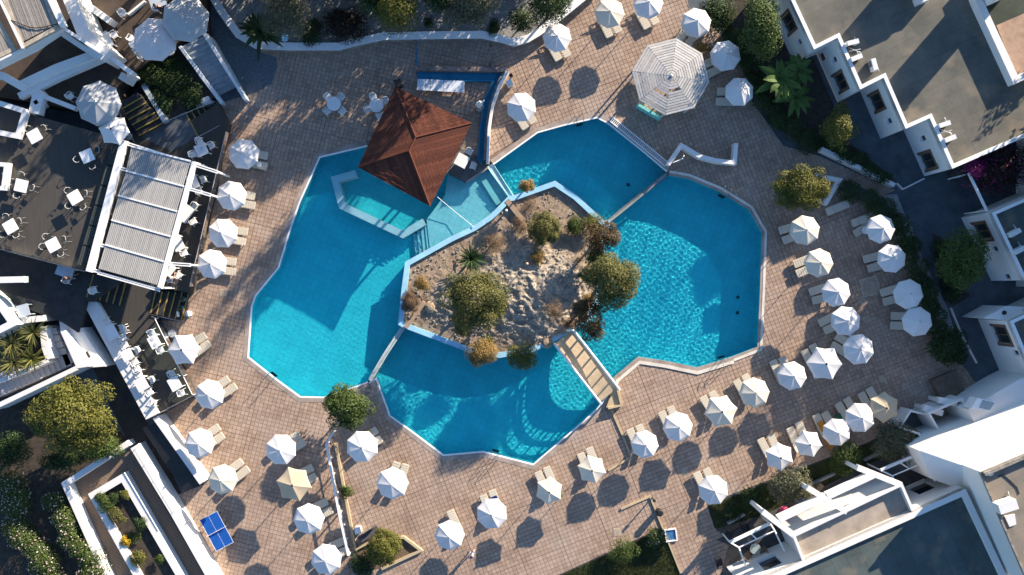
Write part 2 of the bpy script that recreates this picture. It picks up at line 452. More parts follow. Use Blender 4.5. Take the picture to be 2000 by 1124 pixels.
# water: one sheet of real ripples over all the pools
def make_water():
    dx = 0.04
    polys = POOLS
    xs = [p[0] for q in polys for p in q]; ys = [p[1] for q in polys for p in q]
    nx = int((max(xs) - min(xs)) / dx) + 4; ny = int((max(ys) - min(ys)) / dx) + 4
    x = min(xs) - dx + np.arange(nx) * dx; y = min(ys) - dx + np.arange(ny) * dx
    X, Y = np.meshgrid(x, y)
    # ripples: strong in the right and top pools, softer below, nearly calm on the left
    def blob(cx, cy, r): 
        a = P(cx, cy); return np.exp(-((X - a[0]) ** 2 + (Y - a[1]) ** 2) / (2 * (r * S) ** 2))
    amp = 0.13 + 0.9 * blob(1330, 560, 150) + 1.0 * blob(1120, 320, 110) + 0.55 * blob(960, 800, 130)
    amp = np.clip(amp, 0.1, 1.0)
    Z = np.zeros_like(X)
    r = np.random.default_rng(5)
    # two crossing wave trains fanning from the weirs, plus a random chop
    for i in range(34):
        lam = r.uniform(0.19, 0.46)
        th = r.choice([rad(125), rad(40), rad(80)]) + r.normal(0, 0.35) if i < 22 else r.uniform(0, 2 * math.pi)
        k = 2 * math.pi / lam
        Z += 0.0026 * (lam / 0.5) ** 1.3 * np.sin(k * (X * math.cos(th) + Y * math.sin(th)) + r.uniform(0, 6.28) + 0.6 * np.sin(0.35 * X + 0.27 * Y + i))
    Z *= amp * 1.4 / math.sqrt(34)
    big = blob(1120, 320, 120)
    for i in range(14):
        lam = r.uniform(0.42, 0.75); th = r.uniform(0, 2 * math.pi); k = 2 * math.pi / lam
        Z += big * 0.0024 * (lam / 0.5) / math.sqrt(14) * np.sin(k * (X * math.cos(th) + Y * math.sin(th)) + r.uniform(0, 6.28))
    Z -= 0.12
    ins = np.zeros(X.shape, bool)
    for q in polys:
        ins |= pin_np(X, Y, q)
    g = ins.copy()
    for _ in range(2):
        h = g.copy()
        h[1:] |= g[:-1]; h[:-1] |= g[1:]; h[:, 1:] |= g[:, :-1]; h[:, :-1] |= g[:, 1:]
        g = h
    cell = g[:-1, :-1] & g[1:, :-1] & g[:-1, 1:] & g[1:, 1:]
    J, I = np.nonzero(cell)
    a = J * nx + I
    F = np.stack([a, a + 1, a + nx + 1, a + nx], -1)
    used, inv = np.unique(F, return_inverse=True)
    V = np.stack([X.ravel(), Y.ravel(), Z.ravel()], -1)[used]
    m = bpy.data.materials.new('pool_water_surface'); m.use_nodes = True
    nt = m.node_tree; nt.nodes.clear()
    g = nt.nodes.new('ShaderNodeBsdfGlass'); g.inputs['IOR'].default_value = 1.33; g.inputs['Roughness'].default_value = 0
    g.inputs['Color'].default_value = (0.66, 0.985, 1, 1)
    out = nt.nodes.new('ShaderNodeOutputMaterial'); nt.links.new(g.outputs[0], out.inputs[0])
    o = link('pool_water', np_mesh('pool_water', V, inv.reshape(F.shape), m, True))
    o.cycles.is_caustics_caster = True
    return props(o, kind='structure')
make_water()

# ------------------------------------------------------------------ paved deck
DECK = [(470, 190), (500, 180), (530, 165), (541, 130), (540, 112), (500, 99), (660, 99), (745, 79), (940, 79), (1000, 92), (1045, 80), (1085, 52), (1145, 0), (1145, -60), (1335, -60),
        (1345, 15), (1400, 60), (1450, 130), (1470, 200), (1530, 285), (1600, 305), (1748, 372), (1720, 385), (1652, 352), (1640, 372), (1700, 402), (1765, 462), (1795, 540), (1822, 640), (1885, 720),
        (1922, 770), (1880, 777), (1800, 795), (1750, 838), (1690, 866), (1380, 985), (1395, 1030), (1425, 1060), (1400, 1150), (1342, 1150), (1295, 1030), (1090, 1124), (1040, 1150), (415, 1150), (400, 1110), (312, 968), (352, 965),
        (398, 947), (304, 815), (378, 777), (302, 624), (356, 630), (372, 572), (442, 256), (444, 238), (424, 203)]
holes_px = [hole]
TILE = None
def tile_mat():
    m = mat('terracotta_paving', (0.32, 0.22, 0.16), 0.85, 0.22, 0.35, c2=(0.49, 0.365, 0.275), island=0.42, rand=0.0, bump=0.25, bscale=25, detail=9)
    nt = m.node_tree; N = nt.nodes; L = nt.links
    # pale salt stains and darker damp spots with a shape of their own
    b = N['Principled BSDF']
    src = b.inputs['Base Color'].links[0].from_socket
    geo = N.new('ShaderNodeNewGeometry')
    nz = N.new('ShaderNodeTexNoise'); nz.inputs['Scale'].default_value = 0.22; nz.inputs['Detail'].default_value = 6
    L.new(geo.outputs['Position'], nz.inputs['Vector'])
    mr = N.new('ShaderNodeMapRange'); mr.inputs['From Min'].default_value = 0.52; mr.inputs['From Max'].default_value = 0.75; mr.inputs['To Max'].default_value = 0.55
    L.new(nz.outputs['Fac'], mr.inputs['Value'])
    mx = N.new('ShaderNodeMix'); mx.data_type = 'RGBA'; mx.inputs['B'].default_value = (0.44, 0.37, 0.315, 1)
    L.new(src, mx.inputs['A']); L.new(mr.outputs[0], mx.inputs['Factor']); n3 = N.new('ShaderNodeTexNoise'); n3.inputs['Scale'].default_value = 0.7; n3.inputs['Detail'].default_value = 9; n3.inputs['Roughness'].default_value = 0.7
    L.new(geo.outputs['Position'], n3.inputs['Vector'])
    m3 = N.new('ShaderNodeMapRange'); m3.inputs['From Min'].default_value = 0.54; m3.inputs['From Max'].default_value = 0.72; m3.inputs['To Max'].default_value = 0.6
    L.new(n3.outputs['Fac'], m3.inputs['Value'])
    x3 = N.new('ShaderNodeMix'); x3.data_type = 'RGBA'; x3.inputs['B'].default_value = (0.20, 0.125, 0.085, 1)
    L.new(mx.outputs['Result'], x3.inputs['A']); L.new(m3.outputs[0], x3.inputs['Factor']); L.new(x3.outputs['Result'], b.inputs['Base Color'])
    return m
TILE = tile_mat()
COPEW = [offset_line(q if area(q) > 0 else q[::-1], -0.42, True) for q in (XY(hole),)]

def cut(poly, a, b):
    """split a convex polygon by the infinite line a-b"""
    dx, dy = b[0] - a[0], b[1] - a[1]
    l = []; r = []
    n = len(poly)
    s = [dx * (q[1] - a[1]) - dy * (q[0] - a[0]) for q in poly]
    for i in range(n):
        j = (i + 1) % n
        (l if s[i] >= 0 else r).append(poly[i])
        if (s[i] >= 0) != (s[j] >= 0):
            t = s[i] / (s[i] - s[j])
            q = (poly[i][0] + t * (poly[j][0] - poly[i][0]), poly[i][1] + t * (poly[j][1] - poly[i][1]))
            l.append(q); r.append(q)
    return [p for p in (l, r) if len(p) > 2 and abs(area(p)) > 0.004]

def pave(pitch=0.312, gap=0.024):
    outer = XY(DECK); hole_w = COPEW[0]
    segs = []
    for poly in (outer, hole_w):
        segs += [(poly[i - 1], poly[i]) for i in range(len(poly))]
    mb = MB(); singles = []
    def zoneA(x, y):
        px = x / S + 1000; py = 562 - y / S
        if py > 770: return px < 640 + (py - 845) * 0.17
        return px < 957
    for ang, za in ((rad(-14), True), (rad(21), False)):
        ca, sa = math.cos(ang), math.sin(ang)
        for i in range(-150, 151):
            for j in range(-150, 151):
                u0 = i * pitch + (i // 11) * 0.018; v0 = j * pitch + (j // 13) * 0.018
                cx = (u0 + pitch / 2) * ca - (v0 + pitch / 2) * sa; cy = (u0 + pitch / 2) * sa + (v0 + pitch / 2) * ca
                if abs(cx) > 41 or abs(cy) > 24 or zoneA(cx, cy) != za: continue
                near = []
                rr = pitch * 0.75
                for a, b in segs:
                    if min(a[0], b[0]) - rr > cx or max(a[0], b[0]) + rr < cx or min(a[1], b[1]) - rr > cy or max(a[1], b[1]) + rr < cy: continue
                    dx, dy = b[0] - a[0], b[1] - a[1]
                    if abs(dx * (cy - a[1]) - dy * (cx - a[0])) / math.hypot(dx, dy) < rr: near.append((a, b))
                ok = pin(cx, cy, outer) and not pin(cx, cy, hole_w)
                if not ok and not near: continue
                g = gap / 2
                q = [(u0 + g, v0 + g), (u0 + pitch - g, v0 + g), (u0 + pitch - g, v0 + pitch - g), (u0 + g, v0 + pitch - g)]
                q = [(a * ca - b * sa, a * sa + b * ca) for a, b in q]
                ps = [q]
                for a, b in near:
                    ps = [r for p in ps for r in cut(p, a, b)]
                hz = rnd.uniform(-0.003, 0.003)
                for p in ps:
                    mx = sum(t[0] for t in p) / len(p); my = sum(t[1] for t in p) / len(p)
                    if near and not (pin(mx, my, outer) and not pin(mx, my, hole_w)): continue
                    if not near: singles.append((p, mx, my, hz))
                    else: mb.prism(p, -0.034, hz, bottom=False)
    return mb, singles
dk = thing('pool_deck_paving', None, None, (0, 0, 0)); del_keys = None
props(dk, kind='structure')
hole_sheet(XY(DECK), [XY(hole)], -0.034).build('mortar_bed', TILEBASE, dk)
tmb, singles = pave()
c0 = P(1300, 765)
singles.sort(key=lambda t: (t[1] - c0[0]) ** 2 + (t[2] - c0[1]) ** 2)
for p, mx, my, hz in singles[300:]:
    tmb.prism(p, -0.034, hz, bottom=False)
props(tmb.build('paving_tile_field', TILE, dk), kind='stuff')
TILE1 = TILE.copy(); TILE1.name = 'terracotta_paving_single'
for n_ in TILE1.node_tree.nodes:
    if n_.type == 'NEW_GEOMETRY':
        for l_ in list(TILE1.node_tree.links):
            if l_.from_socket == n_.outputs['Random Per Island']:
                oi_ = TILE1.node_tree.nodes.new('ShaderNodeObjectInfo')
                TILE1.node_tree.links.new(oi_.outputs['Random'], l_.to_socket)
me0 = None
for p, mx, my, hz in singles[:300]:
    if me0 is None:
        me0 = MB().prism([(a - mx, b - my) for a, b in p], -0.034, 0, bottom=False).build('paving_tile', TILE1, dk, local=True)
        me0.location = (mx, my, hz); continue
    o = link('paving_tile', me0.data, dk); o.location = (mx, my, hz)

# coping: a white tile edge and a band of worn pink stone
COPE = mat('pale_coping_stone', (0.30, 0.235, 0.195), 0.8, 0.25, 0.9, c2=(0.42, 0.36, 0.31), bump=0.3, detail=8)
COPEY = mat('cream_coping_stone', (0.62, 0.57, 0.48), 0.8, 0.12, 0.9, c2=(0.72, 0.68, 0.60), bump=0.2)
def band(px, w0, w1, z, m, name, closed=False):
    q = XY(px)
    a = offset_line(q, w0, closed); b = offset_line(q, w1, closed)
    mb = MB(); n = len(q)
    for i in range(n if closed else n - 1):
        j = (i + 1) % n
        mb.add([(*a[i], z), (*a[j], z), (*b[j], z), (*b[i], z), (*a[i], z - 0.1), (*a[j], z - 0.1)], [(0, 1, 2, 3), (4, 5, 1, 0)])
    return mb.build(name, m)
kerb = thing('pool_coping', None, None); props(kerb, kind='structure')
def cop(px, w, m, edge=0.09, z=0.012):
    o = band(px, edge, w, z, m, 'coping_stone'); o.parent = kerb
    o = band(px, -0.02, edge, z + 0.004, WHITEP, 'white_edge_tile'); o.parent = kerb
cop([(909, 355), (950, 326)][::-1], 0.2, COPE)
cop(PL[20:] + PL[:8], 0.42, COPE)
cop(PB[6:], 0.42, COPE)
cop(PT[:7], 0.42, COPE)
o = band(PR[:8], 0.0, 0.20, 0.03, COPE, 'inner_coping'); o.parent = kerb
o = band(PR[:8], 0.20, 0.40, 0.05, COPEY, 'raised_coping'); o.parent = kerb
o = band(PR[7:13], 0.0, 0.30, 0.03, COPE, 'inner_coping'); o.parent = kerb
o = band(PR[7:13], 0.30, 0.54, 0.06, COPEY, 'raised_coping'); o.parent = kerb

# weirs between the pools
def weir(px, w, z, label, m):
    t = thing('weir', label, 'weir', P(*px[0], -1.49))
    recv(MB().strip(XY(px), w, -1.485, z).build('weir_wall', m, t))
    return t
weir([(787, 640), (752, 693), (722, 744)], 0.34, -0.07, 'thin pale weir between the calm pool and the lower pool', mat('pale_grey_weir', (0.42, 0.46, 0.46), 0.7, 0.2, 1.5))
weir([(957, 322), (976, 352), (998, 385)], 0.55, -0.10, 'pale double weir spilling between the bar end and the top pool', mat('pale_weir', (0.5, 0.62, 0.62), 0.6, 0.12, 2))
weir([(1304, 339), (1250, 382), (1190, 432)], 0.30, -0.10, 'long grey weir between the top pool and the rippled pool', CONC)

# island: retaining wall, mound of rock and soil
iw = thing('island_wall', 'pale blue painted wall round the rocky pool island', 'wall', (0, 0, -1.48))
q = ISLEW if area(ISLEW) > 0 else ISLEW[::-1]
recv(MB().strip(q, 0.40, -1.47, 0.22, closed=True, side=1).build('painted_wall', PALEBLUE, iw))

# ------------------------------------------------------------------ ground patches
def sheet(name, px, z, m, zpx=None, kind='structure'):
    q = XY(px, z if zpx is None else zpx)
    mb = MB(); mb.add([(x, y, z) for x, y in q], [tuple(range(len(q)))])
    return props(mb.build(name, m), kind=kind)
GRAVEL = mat('pale_gravel', (0.24, 0.24, 0.235), 0.95, 0.35, 6, c2=(0.38, 0.37, 0.35), bump=0.8, bscale=22, detail=8)
LAWN = mat('lawn_soil', (0.035, 0.045, 0.015), 0.95, 0.4, 1.5, c2=(0.07, 0.075, 0.03), bump=0.5)
WALLC = [(395, -40), (432, 22), (466, 68), (500, 88), (560, 91), (662, 91), (705, 80), (748, 71), (845, 69), (942, 68), (975, 75), (1004, 83), (1030, 76), (1050, 64), (1076, 46), (1140, -6), (1190, -50)]
sheet('gravel_garden', [(395, -90)] + WALLC + [(1190, -90)], 0.5, GRAVEL)
sheet('slate_path', [(395, 5), (430, 22), (466, 72), (500, 99), (540, 112), (541, 130), (530, 165), (500, 180), (470, 190), (440, 130)], -0.03,
      mat('blue_grey_pebble_path', (0.10, 0.13, 0.155), 0.85, 0.35, 9, c2=(0.17, 0.20, 0.22), bump=0.6, bscale=30))
sheet('lawn_strip', [(1382, 988), (1690, 868), (1755, 845), (1800, 885), (1700, 925), (1590, 968), (1500, 1004), (1398, 1040)], -0.03, LAWN)
sheet('lawn', [(1090, 1126), (1294, 1033), (1342, 1160), (1030, 1160)], -0.03, LAWN)
sheet('garden_bed', [(-60, 790), (60, 765), (150, 735), (255, 868), (128, 947), (222, 1160), (-60, 1160)], -0.03, DKSOIL)
sheet('hedge_bed', [(1398, 20), (1440, -20), (1560, 60), (1600, 140), (1660, 280), (1752, 355), (1600, 300), (1500, 240), (1455, 130)], -0.03, DKSOIL)
sheet('brown_path', [(1395, 1034), (1500, 1004), (1560, 1040), (1470, 1160), (1400, 1160), (1425, 1060)], -0.026, mat('brown_path_paving', (0.16, 0.12, 0.09), 0.9, 0.3, 1.2, bump=0.3))
sheet('planter_bed', [(1820, 452), (1850, 470), (1895, 580), (1860, 600), (1835, 560)], -0.03, DKSOIL)
sheet('side_path', [(1725, 382), (1760, 378), (1800, 500), (1850, 600), (1880, 700), (1870, 715), (1820, 600), (1780, 480)], -0.03, CONC)

# curved garden wall with a stone face
gw = thing('garden_wall', 'long wavy white topped stone wall along the gravel garden', 'wall', P(745, 75, 0))
ln = XY(WALLC, 0.75)
MB().strip(ln, 0.46, -0.04, 0.69).build('stone_face', STONE, gw)
MB().strip(ln, 0.58, 0.69, 0.76).build('coping', WHITEP, gw)

# ------------------------------------------------------------------ the rocky island mound
def nz(x, y, s, o=4):
    return noise.fractal(Vector((x * s, y * s, 3.7)), 0.9, 2.1, o)
def make_mound():
    step = 0.062
    inner = offset_line(ISLEW if area(ISLEW) > 0 else ISLEW[::-1], 0.30, True)
    xs = [p[0] for p in inner]; ys = [p[1] for p in inner]
    x = np.arange(min(xs), max(xs), step); y = np.arange(min(ys), max(ys), step)
    X, Y = np.meshgrid(x, y)
    px = X / S + 1000; py = 562 - Y / S
    rock = np.exp(-((px - 1045) / 85) ** 2 - ((py - 575) / 78) ** 2) + 0.5 * np.exp(-((px - 900) / 60) ** 2 - ((py - 590) / 50) ** 2)
    Z = 0.0 + 1.0 * rock
    r1 = np.zeros_like(X); r2 = np.zeros_like(X)
    for j in range(X.shape[0]):
        for i in range(X.shape[1]):
            if rock[j, i] > 0.08:
                a = noise.noise(Vector((X[j, i] * 1.1, Y[j, i] * 1.1, 0.3)))
                r1[j, i] = 1 - abs(a) * 2
                q_ = Vector((X[j, i] * 1.5 + 0.35 * Y[j, i], Y[j, i] * 2.3, 0.7)); r2[j, i] = 0.5 * noise.ridged_multi_fractal(q_, 0.9, 2.2, 5, 1.0, 2.0) - 0.55 - 0.45 * abs(noise.noise(q_ * 0.7))
            else:
                r2[j, i] = 0.3 * noise.noise(Vector((X[j, i] * 4, Y[j, i] * 4, 1.3)))
    m = np.clip((rock - 0.1) / 0.25, 0, 1)
    Z += m * (0.10 * r1 + 0.20 * r2) + (1 - m) * 0.06 * r2
    Z = np.maximum(Z, -0.2)
    ins = pin_np(X, Y, inner)
    c = ins[:-1, :-1] & ins[1:, :-1] & ins[:-1, 1:] & ins[1:, 1:]
    J, I = np.nonzero(c); nx = X.shape[1]
    a = J * nx + I
    F = np.stack([a, a + 1, a + nx + 1, a + nx], -1)
    used, inv = np.unique(F, return_inverse=True)
    V = np.stack([X.ravel(), Y.ravel(), Z.ravel()], -1)[used]
    md = mat('island_rock_and_soil', (0.26, 0.185, 0.125), 0.95, 0.3, 1.6, c2=(0.40, 0.31, 0.22), bump=0.9, bscale=11, detail=10)
    me = np_mesh('rocky_mound', V, inv.reshape(F.shape), md, False)
    at = me.attributes.new('bare_rock', 'FLOAT', 'POINT'); at.data.foreach_set('value', np.clip(m * 1.2 * (0.75 + 0.6 * r2), 0, 1).ravel()[used].astype(np.float32))
    nt = md.node_tree; b = nt.nodes['Principled BSDF']; src = b.inputs['Base Color'].links[0].from_socket
    an = nt.nodes.new('ShaderNodeAttribute'); an.attribute_name = 'bare_rock'
    gp_ = nt.nodes.new('ShaderNodeNewGeometry'); vn = nt.nodes.new('ShaderNodeTexNoise'); vn.inputs['Scale'].default_value = 2.4; vn.inputs['Detail'].default_value = 10; vn.inputs['Roughness'].default_value = 0.7
    nt.links.new(gp_.outputs['Position'], vn.inputs['Vector'])
    rr_ = nt.nodes.new('ShaderNodeValToRGB'); rr_.color_ramp.elements[0].position = 0.36; rr_.color_ramp.elements[0].color = (0.18, 0.16, 0.135, 1); rr_.color_ramp.elements[1].position = 0.62; rr_.color_ramp.elements[1].color = (0.46, 0.405, 0.32, 1)
    nt.links.new(vn.outputs['Fac'], rr_.inputs[0])
    mx_ = nt.nodes.new('ShaderNodeMix'); mx_.data_type = 'RGBA'
    nt.links.new(an.outputs['Fac'], mx_.inputs['Factor']); nt.links.new(src, mx_.inputs['A']); nt.links.new(rr_.outputs[0], mx_.inputs['B']); nt.links.new(mx_.outputs['Result'], b.inputs['Base Color'])
    o = link('rocky_mound', me)
    props(o, kind='structure')
    return lambda qx, qy: float(Z[min(max(int((qy - y[0]) / step), 0), len(y) - 1), min(max(int((qx - x[0]) / step), 0), len(x) - 1)])
ZM = make_mound()
hole_sheet(ISLEW, [], -0.16).build('island_soil', SOIL)['kind'] = 'structure'

# pebbles lying on the mound and in the gravel garden
PEB = mat('pale_stones', (0.24, 0.205, 0.16), 0.9, 0.25, 5, c2=(0.40, 0.36, 0.30), island=0.8)
def pebbles(name, n, zf, poly_px, z, smin, smax, m):
    q = XY(poly_px, 0)
    xs = [p[0] for p in q]; ys = [p[1] for p in q]
    X = NR.uniform(min(xs), max(xs), n * 3); Y = NR.uniform(min(ys), max(ys), n * 3)
    k = pin_np(X, Y, q); X = X[k][:n]; Y = Y[k][:n]
    n = len(X)
    Zb = np.array([zf(a, b) for a, b in zip(X, Y)]) if zf else np.full(n, z)
    s = smin + (smax - smin) * NR.random(n) ** 3
    base = np.array([(1, 0, 0), (0, 1, 0), (-1, 0, 0), (0, -1, 0), (0.2, 0.1, 0.75), (0, 0, -0.6)], float)
    V = base[None] * NR.uniform(0.65, 1.3, (n, 6, 3)) * s[:, None, None]
    th = NR.uniform(0, 6.28, n); c, si = np.cos(th), np.sin(th)
    V = np.stack([V[..., 0] * c[:, None] - V[..., 1] * si[:, None], V[..., 0] * si[:, None] + V[..., 1] * c[:, None], V[..., 2]], -1)
    V += np.stack([X, Y, Zb + s * 0.25], -1)[:, None]
    f = np.array([(0, 1, 4), (1, 2, 4), (2, 3, 4), (3, 0, 4)])
    F = (f[None] + 6 * np.arange(n)[:, None, None]).reshape(-1, 3)
    return props(link(name, np_mesh(name, V.reshape(-1, 3), F, m)), kind='stuff')
pebbles('island_stones', 3200, ZM, ISLE, 0, 0.02, 0.12, PEB)
pebbles('garden_gravel', 5000, None, [(460, -20), (500, 80), (660, 84), (745, 64), (940, 60), (1040, 62), (1120, -20)], 0.5, 0.03, 0.10, PEB)

# ------------------------------------------------------------------ plants
def leafmat(name, a, b):
    return mat(name, a, 0.6, 0.1, 0.9, c2=b, island=0.72, spec=0.25, transl=0.22)
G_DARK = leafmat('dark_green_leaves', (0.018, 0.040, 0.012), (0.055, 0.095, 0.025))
G_MID = leafmat('green_leaves', (0.035, 0.070, 0.015), (0.11, 0.15, 0.035))
G_YEL = leafmat('yellow_green_leaves', (0.075, 0.095, 0.016), (0.21, 0.195, 0.04))
G_OLV = leafmat('olive_grey_leaves', (0.075, 0.085, 0.045), (0.19, 0.185, 0.11))
G_PINE = leafmat('juniper_leaves', (0.05, 0.066, 0.018), (0.205, 0.19, 0.055))
G_GOLD = leafmat('golden_leaves', (0.19, 0.12, 0.035), (0.40, 0.27, 0.09))
G_DRY = leafmat('dry_brown_leaves', (0.13, 0.085, 0.05), (0.28, 0.19, 0.115))
G_RUST = leafmat('rust_tipped_leaves', (0.045, 0.055, 0.018), (0.17, 0.085, 0.035))
G_RED = leafmat('dark_reddish_leaves', (0.018, 0.018, 0.012), (0.055, 0.035, 0.02))
G_BANANA = leafmat('banana_leaves', (0.035, 0.08, 0.018), (0.10, 0.16, 0.035))
F_PURP = leafmat('purple_flowers', (0.13, 0.012, 0.08), (0.40, 0.035, 0.20))
F_PALE = leafmat('pale_flowers', (0.50, 0.36, 0.32), (0.62, 0.52, 0.46))
F_YEL = leafmat('yellow_flowers', (0.5, 0.32, 0.02), (0.65, 0.45, 0.04))

def sub_lobes(c, r, k, rr=(0.34, 0.55), seed=0, up=-0.25):
    g = np.random.default_rng(seed)
    out = [(c, tuple(0.62 * t for t in r)), ((c[0], c[1], c[2] + r[2] * 0.5), (r[0] * 0.5, r[1] * 0.5, r[2] * 0.5))]
    lo, hi = (0.64, 0.69) if rr[1] - rr[0] < 0.1 else (0.48, 0.80)
    for i in range(k):
        d = g.normal(size=3); d /= np.linalg.norm(d)
        if d[2] < up: d[2] = -d[2] * 0.5
        s = g.uniform(*rr)
        f = g.uniform(lo, hi)
        if f + s > 1.06: f = 1.06 - s
        out.append(((c[0] + d[0] * r[0] * f, c[1] + d[1] * r[1] * f, c[2] + d[2] * r[2] * f), (r[0] * s, r[1] * s * g.uniform(0.8, 1.2), r[2] * s)))
    return out

def leaf_mesh(name, lobes, n, L, m, aspect=0.45, seed=0, up=0.35, fold=0.25, shell=(0.72, 1.06)):
    g = np.random.default_rng(seed)
    C = np.array([l[0] for l in lobes]); R = np.array([l[1] for l in lobes])
    w = (R[:, 0] * R[:, 1] + R[:, 0] * R[:, 2]); w /= w.sum()
    k = g.choice(len(lobes), n, p=w)
    D = g.normal(size=(n, 3)); D /= np.linalg.norm(D, axis=1, keepdims=True)
    low = D[:, 2] < -0.45; D[low, 2] *= -1
    p = C[k] + R[k] * D * g.uniform(*shell, (n, 1))
    N = D + g.normal(size=(n, 3)) * 0.45; N[:, 2] += up
    N /= np.linalg.norm(N, axis=1, keepdims=True)
    T = np.cross(N, g.normal(size=(n, 3))); T /= np.linalg.norm(T, axis=1, keepdims=True) + 1e-9
    B = np.cross(N, T)
    l = L * g.uniform(0.6, 1.25, (n, 1)) / 2
    V = np.stack([p - T * l, p + B * l * aspect + N * l * fold, p + T * l, p - B * l * aspect + N * l * fold], 1)
    return np_mesh(name, V.reshape(-1, 3), np.arange(4 * n).reshape(-1, 4), m)

def shrub(name, label, cat, px, py, r, h, m, L=0.14, dens=1.0, lobes=10, z0=0.0, ry=None, rz=None, trunk=True, group=None, seed=None, aspect=0.45, rr=(0.34, 0.55), flowers=None, part='foliage', flat=1.0, ang=0, fd=24):
    """a bush or tree: px, py and r in photograph pixels at the crown's middle, h its height in metres"""
    seed = seed if seed is not None else int(px * 7 + py)
    zc = z0 + h * 0.62
    x, y, _ = P(px, py, zc)
    R = r * S * (H - zc) / H * 1.2; Ry = (ry or r) * S * (H - zc) / H * 1.2
    t = thing(name, label, cat, (x, y, z0), 0, group)
    rz_ = h * 0.40 if rz is None else rz
    c = (0, 0, h - rz_ if h - rz_ > 0 else h * 0.6)
    lb = sub_lobes(c, (R, Ry, rz_), lobes, rr, seed)
    if ang:
        ca, sa = math.cos(ang), math.sin(ang)
        lb = [((a[0] * ca - a[1] * sa, a[0] * sa + a[1] * ca, a[2]), b) for a, b in lb]
    n = int(dens * 26 * (R * Ry + R * rz_) / (L * L * max(aspect, 0.3) * 2.2) * 0.95)
    n = max(200, min(n, 26000))
    link(part, leaf_mesh(part, lb, n, L, m, aspect, seed), t)
    if flowers: link('flowers', leaf_mesh('flowers', [(a, tuple(q * 1.04 for q in b)) for a, b in lb], max(20, n // fd), L * 0.8, flowers, 0.8, seed + 1, shell=(0.95, 1.08)), t)['kind'] = 'stuff'
    if trunk:
        mb = MB()
        zt = max(0.15, c[2] - rz_ * 0.5)
        mb.tube([(0, 0, -0.05), (0.04, 0.03, zt * 0.5), (0, 0, zt)], [0.05 + 0.018 * h, 0.04 + 0.014 * h, 0.03 + 0.01 * h], 7)
        g = random.Random(seed)
        for a, b in lb[1:7]:
            mb.tube([(0, 0, zt * 0.85), ((a[0]) * 0.5, a[1] * 0.5, (zt + a[2]) / 2 + 0.05), a], [0.02 + 0.008 * h, 0.015 + 0.005 * h, 0.01], 5)
        mb.build('trunk' if h > 2.2 else 'stem', BARK, t, local=True)
    return t

def hedge(name, label, px, w, h, m, L=0.13, z0=0.0, dens=1.0, flowers=None, seed=1, group=None):
    q = XY(px, z0 + h * 0.7); g = random.Random(seed)
    lob = []
    for i in range(len(q) - 1):
        a, b = Vector(q[i]), Vector(q[i + 1]); n = max(1, int((b - a).length / (w * 0.33)))
        for k in range(n):
            p = a.lerp(b, (k + 0.5) / n)
            s = w * S * 12.5
            lob.append(((p.x + g.uniform(-.2, .2) * w, p.y + g.uniform(-.2, .2) * w, z0 + h * 0.45 + g.uniform(-.12, .12) * h), (w * g.uniform(.36, .56), w * g.uniform(.36, .56), h * g.uniform(.48, .62))))
    t = thing(name, label, 'hedge', (q[0][0], q[0][1], z0), 0, group)
    lob = [((a[0] - q[0][0], a[1] - q[0][1], a[2] - z0), b) for a, b in lob]
    ln = sum((Vector(q[i]) - Vector(q[i + 1])).length for i in range(len(q) - 1))
    n = int(min(30000, dens * ln * (w + 2 * h) * 2.6 / (L * L * 0.45)))
    link('foliage', leaf_mesh('foliage', lob, n, L, m, 0.45, seed), t)
    if flowers: link('flowers', leaf_mesh('flowers', [(a, tuple(q * 1.05 for q in b)) for a, b in lob], n // 18, L * 0.8, flowers, 0.8, seed + 1, shell=(0.95, 1.08)), t)['kind'] = 'stuff'
    mb = MB()
    for a, b in lob[::3]:
        mb.tube([(a[0], a[1], -0.05), (a[0], a[1], a[2])], [0.04, 0.02], 5)
    mb.build('stems', BARK, t, local=True)['kind'] = 'stuff'
    return t

